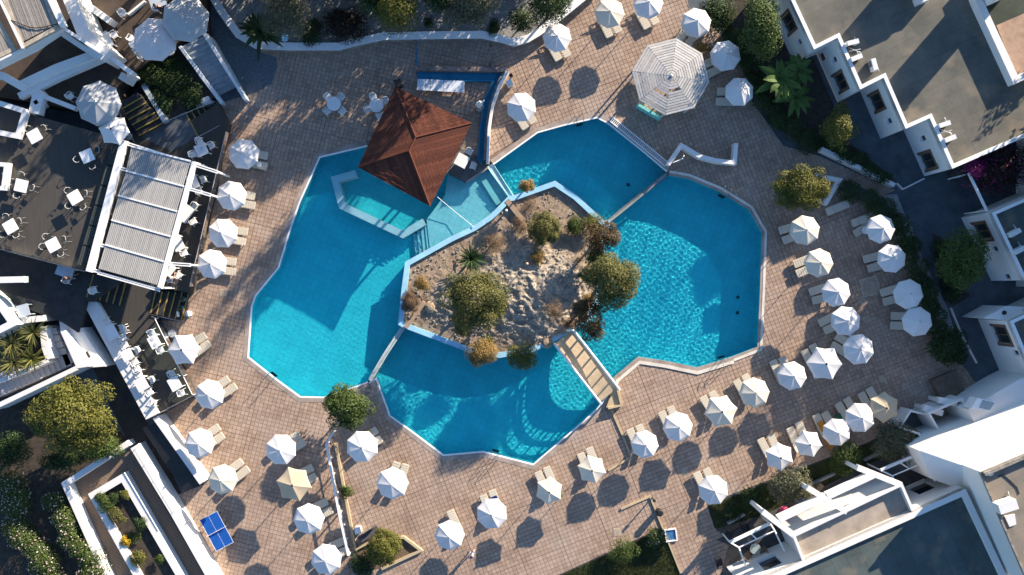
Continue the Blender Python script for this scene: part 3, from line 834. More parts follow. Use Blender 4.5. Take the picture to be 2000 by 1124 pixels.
def rosette(name, label, cat, px, py, r, h, n, wid, m, z0=0.0, group=None, seed=0, parts=False, stems=1, arch=0.5, trunk_h=0.5):
    """yucca, palm or banana: long blades arching out of a short trunk"""
    x, y, _ = P(px, py, z0 + h * 0.8)
    R = r * S
    t = thing(name, label, cat, (x, y, z0), 0, group)
    g = random.Random(seed)
    heads = [(0, 0)] if stems == 1 else [(g.uniform(-.45, .45) * R, g.uniform(-.45, .45) * R) for _ in range(stems)]
    if parts: heads[0] = (0, 0)
    mb = MB(); tk = MB()
    for hx, hy in heads:
        zt = h * trunk_h * g.uniform(0.85, 1.1)
        tk.tube([(hx, hy, -0.05), (hx, hy, zt)], [0.10 + 0.01 * h, 0.07 + 0.01 * h], 7)
        for i in range(n):
            a = 2 * math.pi * (i + g.uniform(-.3, .3)) / n
            el = g.uniform(0.05, 1.1)
            Lr = R * g.uniform(0.75, 1.08) * (1.0 if stems == 1 else 0.7)
            seg = 5; pts = []
            for s in range(seg + 1):
                u = s / seg
                rr = Lr * (math.cos(el) * u + 0.10 * u * u)
                zz = zt + Lr * (math.sin(el) * u - arch * u * u)
                pts.append((rr, max(0.05, zz)))
            ca, sa = math.cos(a), math.sin(a)
            w = wid * g.uniform(0.8, 1.2)
            vs = []; fs = []
            tw = g.uniform(-0.5, 0.5)
            for s, (rr, zz) in enumerate(pts):
                u = s / seg
                ww = w * (math.sin(math.pi * min(1, 0.12 + 0.88 * u)) ** 0.7 if u < 1 else 0.04) * 0.5 + 0.004
                for sd in (-1, 0, 1):
                    vs.append((hx + rr * ca - sd * ww * sa, hy + rr * sa + sd * ww * ca, zz + abs(sd) * ww * 0.35 + sd * tw * ww))
                if s:
                    b = 3 * (s - 1)
                    fs += [(b, b + 1, b + 4, b + 3), (b + 1, b + 2, b + 5, b + 4)]
            if parts: MB().add(vs, fs).build('leaf', m, t, local=True)
            else: mb.add(vs, fs)
    if not parts: mb.build('leaves', m, t, local=True)
    tk.build('trunk', BARK, t, local=True)
    return t

# on the island
def zi(px, py):
    a = P(px, py); return max(0.0, ZM(a[0], a[1]) - 0.05)
shrub('round_bush', 'large clipped round green bush on the island sand', 'bush', 1062, 447, 33, 1.7, G_PINE, 0.10, 2.4, 60, zi(1062, 447), rr=(0.2, 0.26), seed=3, aspect=0.6)
shrub('round_bush', 'smaller dark round bush beside the large clipped island bush', 'bush', 1122, 441, 18, 0.9, G_MID, 0.09, 2.0, 26, zi(1122, 441), seed=4)
shrub('round_bush', 'soft green tuft against the upper blue island wall', 'bush', 1156, 437, 19, 1.0, G_YEL, 0.12, 1.2, 9, zi(1150, 440), aspect=0.2)
shrub('juniper', 'ragged rust tipped shrub over the island corner by the long weir', 'shrub', 1175, 462, 30, 3.2, G_RUST, 0.15, 1.1, 12, 0.1)
shrub('juniper_tree', 'broad green juniper overhanging the rippled pool', 'tree', 1195, 545, 47, 6.0, G_PINE, 0.16, 1.5, 30, 0.2, ry=53, rr=(0.22, 0.4))
shrub('juniper_tree', 'dark rust tipped tree leaning over the water by the footbridge', 'tree', 1150, 622, 36, 4.8, G_RUST, 0.16, 0.9, 14, 0.1, ry=42, rr=(0.2, 0.36))
shrub('dry_shrub', 'dry yellowish shrub on rock beside the dark leaning tree', 'shrub', 1083, 610, 20, 0.9, G_DRY, 0.12, 0.8, 9, zi(1083, 610), aspect=0.2)
shrub('dry_shrub', 'small rust brown ball of a shrub in the middle of the rock', 'shrub', 1052, 503, 15, 0.7, G_GOLD, 0.09, 1.2, 9, zi(1052, 503))
shrub('juniper_tree', 'large spreading olive green tree on the island rock', 'tree', 922, 578, 63, 4.4, G_PINE, 0.16, 1.5, 36, zi(922, 580), ry=58, rr=(0.2, 0.34))
shrub('juniper_shrub', 'round yellow green shrub at the large island tree', 'shrub', 959, 608, 25, 1.6, G_YEL, 0.12, 1.3, 12, zi(959, 608))
rosette('yucca', 'dark spiky yucca beside the large island tree', 'yucca', 920, 505, 34, 1.4, 46, 0.10, G_DARK, zi(920, 505), seed=5, arch=0.2)
shrub('dry_ball_shrub', 'smooth brown ball shrub at the western island wall', 'shrub', 801, 590, 18, 0.9, G_DRY, 0.07, 1.8, 18, 0, rr=(0.25, 0.34), ry=20)
shrub('golden_shrub', 'orange yellow shrub above the brown ball shrub', 'shrub', 826, 553, 15, 0.9, G_GOLD, 0.11, 1.1, 9, 0)
shrub('dry_shrub', 'brown twiggy shrub between the yucca and the round bush', 'shrub', 966, 472, 22, 1.0, G_DRY, 0.11, 0.8, 10, 0, aspect=0.2)
shrub('dry_shrub', 'low brown tuft touching the clipped round bush', 'shrub', 1015, 440, 18, 0.6, G_DRY, 0.10, 0.7, 8, 0, aspect=0.2)
shrub('golden_bush', 'golden bush overhanging the lower pool wall', 'bush', 940, 690, 28, 1.9, G_GOLD, 0.11, 1.6, 14, 0)
shrub('golden_bush', 'half green golden bush near the footbridge end', 'bush', 1021, 695, 26, 1.9, G_YEL, 0.12, 1.2, 14, 0)
rosette('grass_tuft', 'bright spiky grass tuft behind the golden bush', 'grass tuft', 955, 668, 17, 0.7, 44, 0.04, G_MID, 0, seed=6)
shrub('topiary_tree', 'small golden ball tree on a thin stem at the upper island wall', 'tree', 1028, 364, 14, 1.9, G_GOLD, 0.10, 1.5, 9, 0, rz=0.5)
shrub('dry_shrub', 'brown grass clump at the foot of the small ball tree', 'shrub', 1036, 400, 16, 0.45, G_DRY, 0.10, 0.6, 7, 0, aspect=0.15)
shrub('dry_shrub', 'dry twigs on rock beside the broad juniper', 'shrub', 1128, 505, 14, 0.5, G_DRY, 0.12, 0.5, 6, zi(1128, 505), aspect=0.12)
shrub('dry_shrub', 'pale rusty bush squeezed between juniper and leaning tree', 'shrub', 1150, 583, 12, 0.9, G_GOLD, 0.10, 0.9, 7, 0.1)
shrub('juniper_shrub', 'olive shrub filling the gap between the corner shrub and the broad juniper', 'shrub', 1168, 498, 22, 2.0, G_PINE, 0.15, 1.1, 12, 0.1, rr=(0.2, 0.4))
shrub('juniper_shrub', 'small olive shrub under the upper side of the broad juniper', 'shrub', 1148, 540, 18, 1.6, G_MID, 0.14, 1.0, 10, 0.1, rr=(0.2, 0.4))
shrub('dry_shrub', 'brownish tuft at the island foot of the leaning tree', 'shrub', 1112, 632, 16, 0.9, G_DRY, 0.12, 0.9, 8, 0.1)
shrub('juniper_shrub', 'olive bush below the large island tree', 'shrub', 905, 630, 26, 1.5, G_PINE, 0.14, 1.1, 12, 0.1, rr=(0.2, 0.4))
for i, (px, py, w) in enumerate([(842, 600, 0.5), (1096, 640, 0.55), (1068, 668, 0.5)]):
    x, y, _ = P(px, py); t = thing('boulder', ['flat tan boulder beside the brown ball shrub', 'tan boulder at the island end of the footbridge', 'small tan boulder by the island wall near the bridge'][i], 'boulder', (x, y, 0.0))
    mb = MB(); mb.ball((0, 0, 0.14), w, 9, 6, 0.5)
    mb.v = [(a * (1 + 0.25 * noise.noise(Vector((a * 3, b * 3, i)))), b * (1 + 0.25 * noise.noise(Vector((a * 3, b * 3, i + 5)))), c) for a, b, c in mb.v]
    mb.build('rock', mat('tan_boulder', (0.36, 0.27, 0.18), 0.9, 0.25, 3, bump=0.6, bscale=12), t, local=True)
lw = thing('log_kerb', 'tan concrete kerb slanting across the western island corner', 'kerb', P(815, 615))
MB().strip(XY([(793, 640), (830, 590)]), 0.34, -0.1, 0.30).build('kerb_stone', mat('tan_concrete', (0.33, 0.24, 0.165), 0.9, 0.2, 2), lw)
lw = thing('log_kerb', 'tan concrete kerb beside the golden ball tree', 'kerb', P(1010, 410))
MB().strip(XY([(990, 392), (1022, 432)]), 0.40, -0.1, 0.25).build('kerb_stone', MATS['tan_concrete'], lw)

# around the deck
shrub('glossy_tree', 'round glossy leaved tree between the two lower pools', 'tree', 680, 795, 43, 3.0, G_MID, 0.22, 1.9, 34, 0, rr=(0.22, 0.36), aspect=0.38)
shrub('dome_bush', 'large clipped dome bush in a triangular bed by the white ladder fence', 'bush', 750, 1070, 36, 1.9, G_YEL, 0.11, 2.2, 60, 0, rr=(0.2, 0.26), seed=8, aspect=0.6)
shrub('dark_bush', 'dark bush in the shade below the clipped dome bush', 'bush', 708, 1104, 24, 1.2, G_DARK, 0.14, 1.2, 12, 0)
shrub('potted_plant', 'small bright green plant in the gap of the white ladder fence', 'plant', 676, 961, 13, 0.9, G_MID, 0.12, 1.2, 8, 0)
shrub('croton_bush', 'large yellow and dark green bush near the two empty sun loungers', 'bush', 1564, 368, 54, 2.8, G_YEL, 0.15, 1.6, 34, 0, ry=45, rr=(0.2, 0.32), seed=12)
hedge('curved_hedge', 'long curved dark hedge behind the eastern sun loungers', [(1655, 368), (1700, 390), (1745, 425), (1775, 480), (1800, 540), (1822, 600), (1842, 640)], 1.7, 1.3, G_DARK, 0.15, seed=3)
shrub('hedge_bush', 'dark glossy bush ending the curved hedge', 'bush', 1850, 680, 40, 1.8, G_DARK, 0.18, 1.3, 20, 0, rr=(0.25, 0.36))
shrub('garden_tree', 'bushy green tree before the white building with brown windows', 'tree', 1878, 505, 42, 4.6, G_MID, 0.18, 1.3, 20, 0, ry=52)
hedge('low_hedge', 'dark low hedge filling the planter under the bushy green tree', [(1838, 470), (1850, 520), (1870, 585)], 1.5, 0.9, G_DARK, 0.15, seed=4)
hedge('border_hedge', 'dark hedge between the paved deck and the banana plants', [(1395, 10), (1430, 70), (1470, 130), (1500, 200), (1550, 255), (1592, 278)], 1.6, 1.4, G_DARK, 0.15, seed=5)
hedge('border_hedge', 'dark hedge behind the narrow white wall by the side path', [(1605, 272), (1650, 300), (1700, 325), (1735, 348)], 1.3, 1.1, G_DARK, 0.15, seed=6)
shrub('garden_tree', 'leafy green tree above the banana plants at the white building', 'tree', 1486, 52, 40, 5.0, G_MID, 0.18, 1.3, 20, 0, ry=55)
shrub('garden_bush', 'olive green bush behind the topmost deck parasol', 'bush', 1402, 22, 34, 1.8, G_DARK, 0.16, 1.0, 12, 0)
shrub('garden_bush', 'yellow green bush below the banana plants', 'bush', 1640, 250, 30, 3.3, G_YEL, 0.17, 1.1, 14, 0, ry=42)
rosette('banana_plant', 'tall banana plant with long torn leaves by the white building', 'banana plant', 1528, 150, 46, 4.4, 14, 0.5, G_BANANA, 0, seed=2, parts=True, arch=0.45, trunk_h=0.55)
rosette('banana_plant', 'second banana plant leaning towards the white building', 'banana plant', 1570, 128, 40, 4.6, 12, 0.5, G_BANANA, 0, seed=4, parts=True, arch=0.5, trunk_h=0.55)
rosette('banana_plant', 'lowest banana plant, its pale leaf tips drooping', 'banana plant', 1562, 185, 42, 3.6, 14, 0.42, G_BANANA, 0, seed=9, parts=True, arch=0.5, trunk_h=0.5)
shrub('bougainvillea', 'dark purple flowering bougainvillea over the courtyard trellis', 'bougainvillea', 1945, 325, 66, 3.4, G_RED, 0.18, 1.0, 30, 0, ry=50, rz=0.8, flowers=F_PURP, fd=9)
shrub('bougainvillea', 'pink bougainvillea sprig hanging over the white roof corner', 'bougainvillea', 1888, 335, 22, 3.7, F_PURP, 0.15, 0.5, 8, 0, rz=0.4)
shrub('oleander', 'pale olive oleander beside the white patio enclosure', 'oleander', 1752, 868, 46, 2.6, G_OLV, 0.17, 1.2, 20, 0, ry=38)
shrub('oleander', 'leafy green oleander left of the tall oleander by the enclosure', 'oleander', 1648, 892, 32, 2.0, G_MID, 0.18, 1.1, 14, 0)
shrub('olive_tree', 'olive tree on the lawn strip below the lowest parasol row', 'tree', 1545, 948, 37, 3.0, G_OLV, 0.15, 1.1, 16, 0)
shrub('ground_shrub', 'dark shrub on the lawn beside the balcony canopy', 'shrub', 1476, 975, 26, 1.0, G_DARK, 0.15, 0.9, 9, 0)
shrub('ground_shrub', 'low dark shrub at the lawn corner by the brown path', 'shrub', 1425, 1000, 20, 0.8, G_DARK, 0.15, 0.8, 8, 0)
shrub('ground_shrub', 'long leaved shrub along the upper edge of the lower lawn', 'shrub', 1218, 1080, 28, 1.0, G_MID, 0.2, 0.8, 10, 0, aspect=0.2)
shrub('ground_shrub', 'flowering shrub in the corner of the lower lawn', 'shrub', 1280, 1050, 20, 0.9, G_MID, 0.14, 0.9, 9, 0, flowers=F_PALE)

# the gravel garden above the wavy wall
zg = 0.5
shrub('garden_tree', 'bright yellow tipped tree in the gravel garden', 'tree', 778, 20, 40, 5.2, G_YEL, 0.16, 1.3, 20, zg, ry=44)
shrub('garden_shrub', 'dark reddish spreading shrub in the gravel garden', 'shrub', 672, 45, 46, 1.6, G_RED, 0.14, 1.1, 18, zg, ry=34)
shrub('olive_tree', 'wide grey green olive tree in the gravel garden', 'tree', 915, 12, 62, 5.2, G_OLV, 0.15, 1.2, 26, zg, ry=42, rr=(0.2, 0.36))
shrub('grey_shrub', 'large grey green feathery shrub at the garden end near the palm', 'shrub', 558, 22, 48, 4.6, G_OLV, 0.14, 0.9, 16, zg)
rosette('palm', 'dark palm at the bend of the wavy garden wall', 'palm', 505, 56, 50, 2.2, 22, 0.34, G_DARK, zg, seed=7, arch=0.45)
shrub('garden_shrub', 'low brown green shrub behind the wavy wall beside the dark shrub', 'shrub', 610, 62, 25, 1.0, G_DARK, 0.13, 1.0, 10, zg)
shrub('garden_shrub', 'tiny round shrub on the pale gravel', 'shrub', 838, 45, 10, 0.5, G_DARK, 0.1, 1.1, 6, zg)
shrub('garden_shrub', 'small round shrub on the gravel below the olive tree', 'shrub', 966, 54, 15, 0.7, G_DARK, 0.11, 1.1, 7, zg)
shrub('garden_tree', 'dark tree where the wavy wall climbs to the top edge', 'tree', 1072, 12, 40, 4.0, G_DARK, 0.17, 1.0, 16, zg)
shrub('garden_shrub', 'dark green shrub near the wall bend below the dark tree', 'shrub', 1020, 42, 26, 1.4, G_DARK, 0.15, 0.9, 10, zg)
shrub('garden_tree', 'dark tree at the top edge between the yellow tree and the olive', 'tree', 850, -6, 30, 5, G_DARK, 0.17, 1.0, 14, zg)
shrub('garden_tree', 'dark tree at the top edge over the reddish shrub', 'tree', 728, -2, 30, 5, G_DARK, 0.17, 1.0, 14, zg)

# the lower left garden
shrub('golden_tree', 'big yellow green tree beside the white outdoor staircase', 'tree', 146, 810, 84, 5.2, G_YEL, 0.20, 1.3, 40, 0, ry=72, rr=(0.18, 0.34))
shrub('garden_shrub', 'bright green shrub below the big yellow green tree', 'shrub', 205, 878, 42, 2.0, G_MID, 0.18, 1.1, 16, 0, ry=26)
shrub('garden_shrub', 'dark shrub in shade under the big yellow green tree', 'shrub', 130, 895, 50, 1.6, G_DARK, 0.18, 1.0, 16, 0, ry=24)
hedge('oleander_hedge', 'flowering oleander hedge along the outer white planter wall', [(100, 985), (125, 1030), (160, 1085), (190, 1140)], 2.0, 1.6, G_MID, 0.16, flowers=F_PALE, seed=8)
hedge('oleander_hedge', 'dark flowering hedge at the far lower left', [(10, 930), (25, 990), (40, 1040), (75, 1090), (100, 1140)], 2.2, 1.6, G_MID, 0.16, flowers=F_PALE, seed=9)
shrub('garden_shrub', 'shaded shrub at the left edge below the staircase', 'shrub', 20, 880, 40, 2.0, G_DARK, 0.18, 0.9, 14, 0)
for i, (px, py, r, hh) in enumerate([(18, 672, 36, 1.8), (56, 650, 34, 1.8), (22, 708, 40, 1.7), (58, 702, 30, 1.5)]):
    rosette('yucca', ['upper yucca at the left edge of the white planter', 'yucca in the inner corner of the white planter', 'largest yucca, low in the white planter', 'bright yellow green yucca against the planter wall'][i], 'yucca',
            px, py, r, hh, 54, 0.075, G_YEL if i == 3 else G_PINE, 1.4, seed=20 + i, arch=0.25)
for i, (px, py, r, hh, m) in enumerate([(205, 982, 20, 0.6, G_MID), (226, 1010, 20, 0.6, G_PINE), (222, 975, 12, 0.5, G_DARK), (243, 968, 10, 0.5, G_YEL), (273, 1024, 14, 0.8, G_DARK), (245, 1058, 10, 0.5, F_YEL), (272, 1090, 17, 0.6, G_YEL), (310, 1092, 10, 0.5, G_MID), (262, 1050, 12, 0.4, G_MID)]):
    shrub('planter_plant', ['trailing green plant spilling over the planter top corner', 'trailing olive plant below the spilling green one', 'small dark plant near the planter top corner', 'small yellow green plant at the planter inner wall', 'round dark bush in the long white planter', 'yellow flowering plant on the planter wall', 'yellow green plant spilling over the planter lower down', 'lone small plant at the planter inner wall, lower end', 'low green plant beside the yellow flowers'][i], 'plant', px, py, r, hh, m, 0.12, 0.9, 8, 0.55, trunk=False)
for i, (px, py, r, hh) in enumerate([(300, 140, 34, 0.9), (340, 150, 34, 0.8), (310, 190, 30, 0.6), (370, 185, 26, 0.6), (275, 140, 18, 0.8)]):
    shrub('courtyard_shrub', ['dark shrub filling the stair courtyard bed, upper middle', 'dark shrub against the blue grey stair flank', 'dark low shrub beside the pale courtyard kerb', 'dark low shrub in the lower corner of the courtyard bed', 'dark shrub at the white beam end over the courtyard'][i], 'shrub', px, py, r, hh, G_DARK, 0.15, 0.9, 10, 0.9)

# blades of grass on the lawns
def grass(n, polys):
    Xs = []; Ys = []
    for poly in polys:
        q = XY(poly); xs = [p[0] for p in q]; ys = [p[1] for p in q]
        X = NR.uniform(min(xs), max(xs), n); Y = NR.uniform(min(ys), max(ys), n)
        k = pin_np(X, Y, q); Xs.append(X[k]); Ys.append(Y[k])
    X = np.concatenate(Xs); Y = np.concatenate(Ys); k = len(X)
    a = NR.uniform(0, 6.28, k); w = NR.uniform(0.01, 0.022, k); hh = NR.uniform(0.05, 0.14, k)
    dx, dy = np.cos(a) * w, np.sin(a) * w
    lx, ly = NR.normal(0, 0.05, k), NR.normal(0, 0.05, k)
    V = np.stack([np.stack([X - dx, Y - dy, np.full(k, -0.03)], -1), np.stack([X + dx, Y + dy, np.full(k, -0.03)], -1), np.stack([X + lx, Y + ly, hh], -1)], 1)
    return props(link('grass', np_mesh('grass', V.reshape(-1, 3), np.arange(3 * k).reshape(-1, 3), leafmat('grass_blades', (0.035, 0.055, 0.012), (0.10, 0.115, 0.035)))), kind='stuff')
grass(26000, [[(1382, 988), (1690, 868), (1755, 845), (1800, 885), (1700, 925), (1590, 968), (1500, 1004), (1398, 1040)], [(1090, 1126), (1294, 1033), (1342, 1160), (1030, 1160)]])

# tall trees standing just beyond the picture, up the slope
for i, (px, py, r, hh, m) in enumerate([(300, -150, 55, 10, G_DARK), (400, -110, 55, 10, G_MID), (480, -85, 50, 10, G_DARK), (590, -100, 55, 11, G_MID), (690, -110, 50, 10, G_DARK), (790, -100, 48, 9, G_DARK), (872, -100, 46, 7, G_OLV), (985, -125, 26, 12.5, G_DARK), (1065, -150, 40, 13, G_MID), (2062, 225, 46, 9, G_MID), (2085, 310, 45, 9, G_DARK),
                                         (2072, 85, 30, 6.5, G_MID), (2130, 190, 60, 10, G_DARK), (2150, 420, 50, 10, G_DARK)]):
    shrub('pine_tree', 'tall tree beyond the picture edge', 'tree', px, py, r, hh, m, 0.36, 0.6, 24, 0, group='tall trees beyond the grounds', seed=40 + i, rr=(0.2, 0.36), rz=hh * 0.42)

hedge('added_shade_hedge', 'unseen tall hedge added to shade the gravel garden', [(380, -75), (560, -62), (760, -66), (930, -62), (1080, -84)], 2.2, 4.0, G_DARK, 0.30, seed=31, dens=1.3)  # out of view, added so its shade covers the garden

# ================================================================== western buildings and terraces
def slab(name, px, z0, z1, m, parent=None, kind=None, zpx=None):
    o = MB().prism(XY(px, z1 if zpx is None else zpx), z0, z1).build(name, m, parent)
    if kind: o['kind'] = kind
    return o
def wall(name, px, w_px, z0, z1, m=None, parent=None, closed=False, side=0):
    """wall whose top runs along px (given as seen at its top)"""
    k = S * (H - (max(z1) if isinstance(z1, (list, tuple)) else z1)) / H
    zt = max(z1) if isinstance(z1, (list, tuple)) else z1
    return MB().strip(XY(px, zt), w_px * k, z0, z1, closed, side).build(name, m or WHITE, parent)
def wall_thing(name, label, cat, px, w_px, z0, z1, m=None, closed=False, part='wall_body', group=None):
    t = thing(name, label, cat, (*P(*px[0], 0)[:2], z0 if not isinstance(z0, (list, tuple)) else min(z0)), 0, group)
    wall(part, px, w_px, z0, z1, m, t, closed)
    return t

BRTILE = mat('brown_terrace_tiles', (0.065, 0.047, 0.036), 0.85, 0.3, 1.0, bump=0.3, detail=8)
slab('lower_restaurant_terrace', [(335, 262), (424, 203), (444, 240), (440, 258), (370, 572), (298, 560), (292, 616), (302, 622), (378, 775), (308, 812), (188, 590), (236, 590), (245, 548), (170, 532), (240, 275), (285, 255)], -0.04, 1.0, DECKM2, kind='structure')
slab('upper_restaurant_terrace', [(-60, 190), (50, 221), (236, 272), (168, 532), (-60, 470)], -0.04, 3.0, DECKM, kind='structure')
slab('middle_level_floor', [(-60, 468), (168, 533), (236, 548), (180, 590), (165, 590), (150, 650), (120, 630), (-60, 560)], -0.04, 1.9, mat('deep_shade_floor', (0.038, 0.037, 0.038), 0.8, 0.3, 1.5), kind='structure', zpx=2.0)  # floor in deep shade; that shade is put into its dark colour
slab('brown_tiled_terrace', [(60, -60), (392, -60), (392, 55), (345, 85), (258, 140), (232, 170), (245, 230), (60, 200), (-60, 180), (-60, -60)], -0.04, 2.0, BRTILE, kind='structure')
slab('courtyard_bed', [(258, 142), (345, 92), (418, 190), (320, 238), (285, 190)], -0.04, 0.9, DKSOIL, kind='structure')
slab('stair_landing', [(318, 240), (362, 218), (388, 266), (335, 296), (275, 268)], -0.04, 1.003, SLATE, kind='structure')

# stairs with yellow nosings
def stair(label, a0, a1, b0, b1, n, z0, z1, m, nose=True, name='staircase', tread_extra=None):
    """a0-a1: first nosing line (photograph pixels), b0-b1: last one; z falls or rises from z0 to z1"""
    t = thing(name, label, 'stairs', (*P(*a0, 0)[:2], min(z0, z1) - 0.1))
    dz = (z1 - z0) / n
    for k in range(n):
        u0 = k / (n - 1); u1 = (k + 1) / (n - 1)
        za = z0 + dz * (k if z1 < z0 else k + 1)
        za = z0 + dz * k
        L_ = lambda u, p, q: (p[0] + (q[0] - p[0]) * u, p[1] + (q[1] - p[1]) * u)
        p = [L_(u0 - 1 / (n - 1), a0, b0), L_(u0 - 1 / (n - 1), a1, b1), L_(u0, a1, b1), L_(u0, a0, b0)]
        q = XY(p, za)
        MB().prism(q, min(z0, z1) - 0.12, za - 0.002).build('step', m, t)
        if nose:
            MB().strip([q[3], q[2]], 0.09, za - 0.03, za + 0.004).build('nosing', YELLOW, t)
    return t
BLKSTEP = mat('black_step', (0.03, 0.03, 0.032), 0.8, 0.3, 2)
stair('dark stairs with yellow nosings between the big grey parasol and the courtyard bed', (236, 214), (276, 191), (272, 265), (319, 240), 6, 2.0, 1.15, BLKSTEP)
stair('dark stairs with yellow nosings dropping to the deck beside the blue grey stairs', (362, 219), (386, 266), (421, 205), (443, 244), 6, 1.0, 0.17, BLKSTEP)
stair('dark stairs with yellow nosings under the lower end of the louvred pergola', (183, 536), (169, 581), (246, 551), (233, 597), 6, 1.9, 1.12, BLKSTEP)
stair('dark stairs with yellow nosings dropping to the deck below the louvred pergola', (304, 569), (294, 612), (369, 571), (354, 626), 6, 1.0, 0.17, BLKSTEP)
BLSTEP = mat('blue_grey_step_tiles', (0.26, 0.31, 0.35), 0.8, 0.15, 2, bump=0.2)
es = stair('blue grey tiled staircase between pale parapets by the pebble path', (359, 101), (405, 79), (414, 192), (462, 168), 11, 2.0, 0.18, BLSTEP, nose=False)
wall('parapet', [(351, 91), (418, 193)], 6, -0.03, [2.3, 0.75], mat('pale_stair_plaster', (0.6, 0.64, 0.66), 0.8, 0.1, 1), es)
wall('parapet', [(396, 62), (466, 186)], 6, -0.03, [2.3, 0.75], MATS['pale_stair_plaster'], es)
wall_thing('courtyard_kerb', 'pale tapering kerb wall between the dark stairs and the courtyard bed', 'wall', [(279, 165), (300, 200), (322, 238)], 9, -0.03, 1.45, mat('grey_blue_plaster', (0.42, 0.48, 0.52), 0.8, 0.1, 1))
wall_thing('courtyard_kerb', 'short pale kerb at the foot of the blue grey stairs', 'wall', [(380, 203), (408, 194)], 12, -0.03, 1.2, MATS['grey_blue_plaster'])

# thin rails along terrace edges
def rail(label, px, z, hh, m=STEEL, posts=5, glass=False, name='handrail'):
    q = XY(px, z + hh)
    t = thing(name, label, 'railing', (q[0][0], q[0][1], z))
    MB().tube([(x, y, z + hh) for x, y in q], 0.03, 6).build('top_rail', m, t)
    n = 0
    for i in range(len(q) - 1):
        a, b = Vector(q[i]), Vector(q[i + 1])
        k = max(1, int((b - a).length / 1.4))
        for j in range(k + (1 if i == len(q) - 2 else 0)):
            p = a.lerp(b, j / k)
            MB().tube([(p.x, p.y, z), (p.x, p.y, z + hh)], 0.022, 5).build('post', m, t)
        if glass:
            MB().strip([tuple(a), tuple(b)], 0.015, z + 0.06, z + hh - 0.05).build('glass_panel', GLASS, t)
def glass_mat():
    m = bpy.data.materials.new('clear_glass'); m.use_nodes = True
    nt = m.node_tree; nt.nodes.clear()
    tr = nt.nodes.new('ShaderNodeBsdfTransparent'); tr.inputs[0].default_value = (0.82, 0.9, 0.88, 1)
    gl = nt.nodes.new('ShaderNodeBsdfGlossy'); gl.inputs['Roughness'].default_value = 0.02
    fr = nt.nodes.new('ShaderNodeFresnel'); fr.inputs[0].default_value = 1.45
    mx = nt.nodes.new('ShaderNodeMixShader'); out = nt.nodes.new('ShaderNodeOutputMaterial')
    nt.links.new(fr.outputs[0], mx.inputs[0]); nt.links.new(tr.outputs[0], mx.inputs[1]); nt.links.new(gl.outputs[0], mx.inputs[2]); nt.links.new(mx.outputs[0], out.inputs[0])
    return m
GLASS = glass_mat()
rail('steel rail with glass along the lower edge of the upper terrace', [(-20, 482), (166, 531)], 3.0, 0.8, glass=True)
rail('steel handrail between the courtyard bed and the stair landing', [(320, 239), (418, 198)], 1.0, 0.8)
rail('steel handrail at the top corner of the lower terrace', [(388, 267), (428, 246)], 1.0, 0.6)
rail('steel handrail beside the dark stairs at the big grey parasol', [(231, 216), (262, 278)], 2.0, 0.6)
rail('glass topped rail along the terrace edge above the deck parasols', [(441, 258), (370, 560)], 1.0, 0.75, mat('grey_rail_paint', (0.33, 0.34, 0.36), 0.5, 0.1, 3), glass=True)
rail('white rail along the table terrace above the deck', [(302, 622), (376, 772)], 1.0, 0.75, WHITEP, glass=True)
rail('steel rail closing the lower end of the table terrace', [(376, 773), (309, 808)], 1.0, 0.7, glass=True)
rail('thin rail at the foot of the lower terrace stairs', [(292, 614), (352, 628)], 0.6, 0.5)

# long white bench wall of the table terrace, and the black strip roof
bw = thing('bench_wall', 'long tapering white wall behind the white dining tables', 'wall', P(230, 690, 1.0))
MB().prism(XY([(160, 588), (190, 590), (234, 668), (309, 808), (285, 820)], 1.4), -0.03, 1.4).build('wall_body', WHITE, bw)
ws = thing('boundary_wall', 'white wall with a pale stripe beside the black canopy strip', 'wall', P(345, 880, 0))
wall('wall_body', [(303, 816), (394, 944)], 10, -0.03, 1.5, WHITE, ws)
bc = thing('canopy_strip', 'long black sloping canopy strip beside the white boundary wall', 'canopy', P(320, 880, 0))
q = XY([(276, 838), (306, 824), (391, 948), (358, 962)], 1.3)
MB().add([(x, y, z) for (x, y), z in zip(q, (1.15, 1.4, 1.4, 1.15))] + [(x, y, z - 0.06) for (x, y), z in zip(q, (1.15, 1.4, 1.4, 1.15))], [(0, 1, 2, 3), (7, 6, 5, 4), (0, 4, 5, 1), (1, 5, 6, 2), (2, 6, 7, 3), (3, 7, 4, 0)]).build('canopy_panel', mat('black_roofing', (0.02, 0.022, 0.025), 0.7, 0.2, 2), bc)
for a in ((284, 845), (300, 880), (330, 915), (354, 955)):
    x, y, _ = P(*a, 1.1); MB().tube([(x, y, -0.04), (x, y, 1.13)], 0.04, 6).build('post', BLACK, bc)
sheet('service_passage', [(150, 650), (185, 640), (300, 850), (355, 965), (312, 975), (250, 865), (205, 770)], -0.02, mat('dark_passage_floor', (0.05, 0.042, 0.036), 0.9, 0.3, 1), zpx=0)

# ramps and long white planters, lower left
sheet('ramp_paving', [(122, 947), (250, 868), (420, 1160), (222, 1160)], 0.15, striped('brown_ramp_paving', (0.13, 0.095, 0.07), (0.24, 0.175, 0.125), 1.4, rad(122), var=0.2), zpx=0.15)
wall_thing('planter_wall', 'outer white ramp wall next to the flowering hedge', 'wall', [(250, 866), (126, 946), (212, 1140)], 11, -0.03, 1.05)
wall_thing('planter_wall', 'tall white ramp wall with a grey handrail', 'wall', [(262, 872), (340, 1000), (425, 1150)], 17, -0.03, 1.25)
pt = thing('planter', 'long white planter with trailing plants between the two ramps', 'planter', P(260, 1040, 0.1))
wall('planter_rim', [(282, 1150), (181, 968), (240, 933), (366, 1150)], 14, 0.1, 0.85, WHITE, pt)
MB().prism(XY([(282, 1150), (183, 970), (239, 937), (362, 1150)], 0.5), 0.11, 0.52).build('soil', DKSOIL, pt)
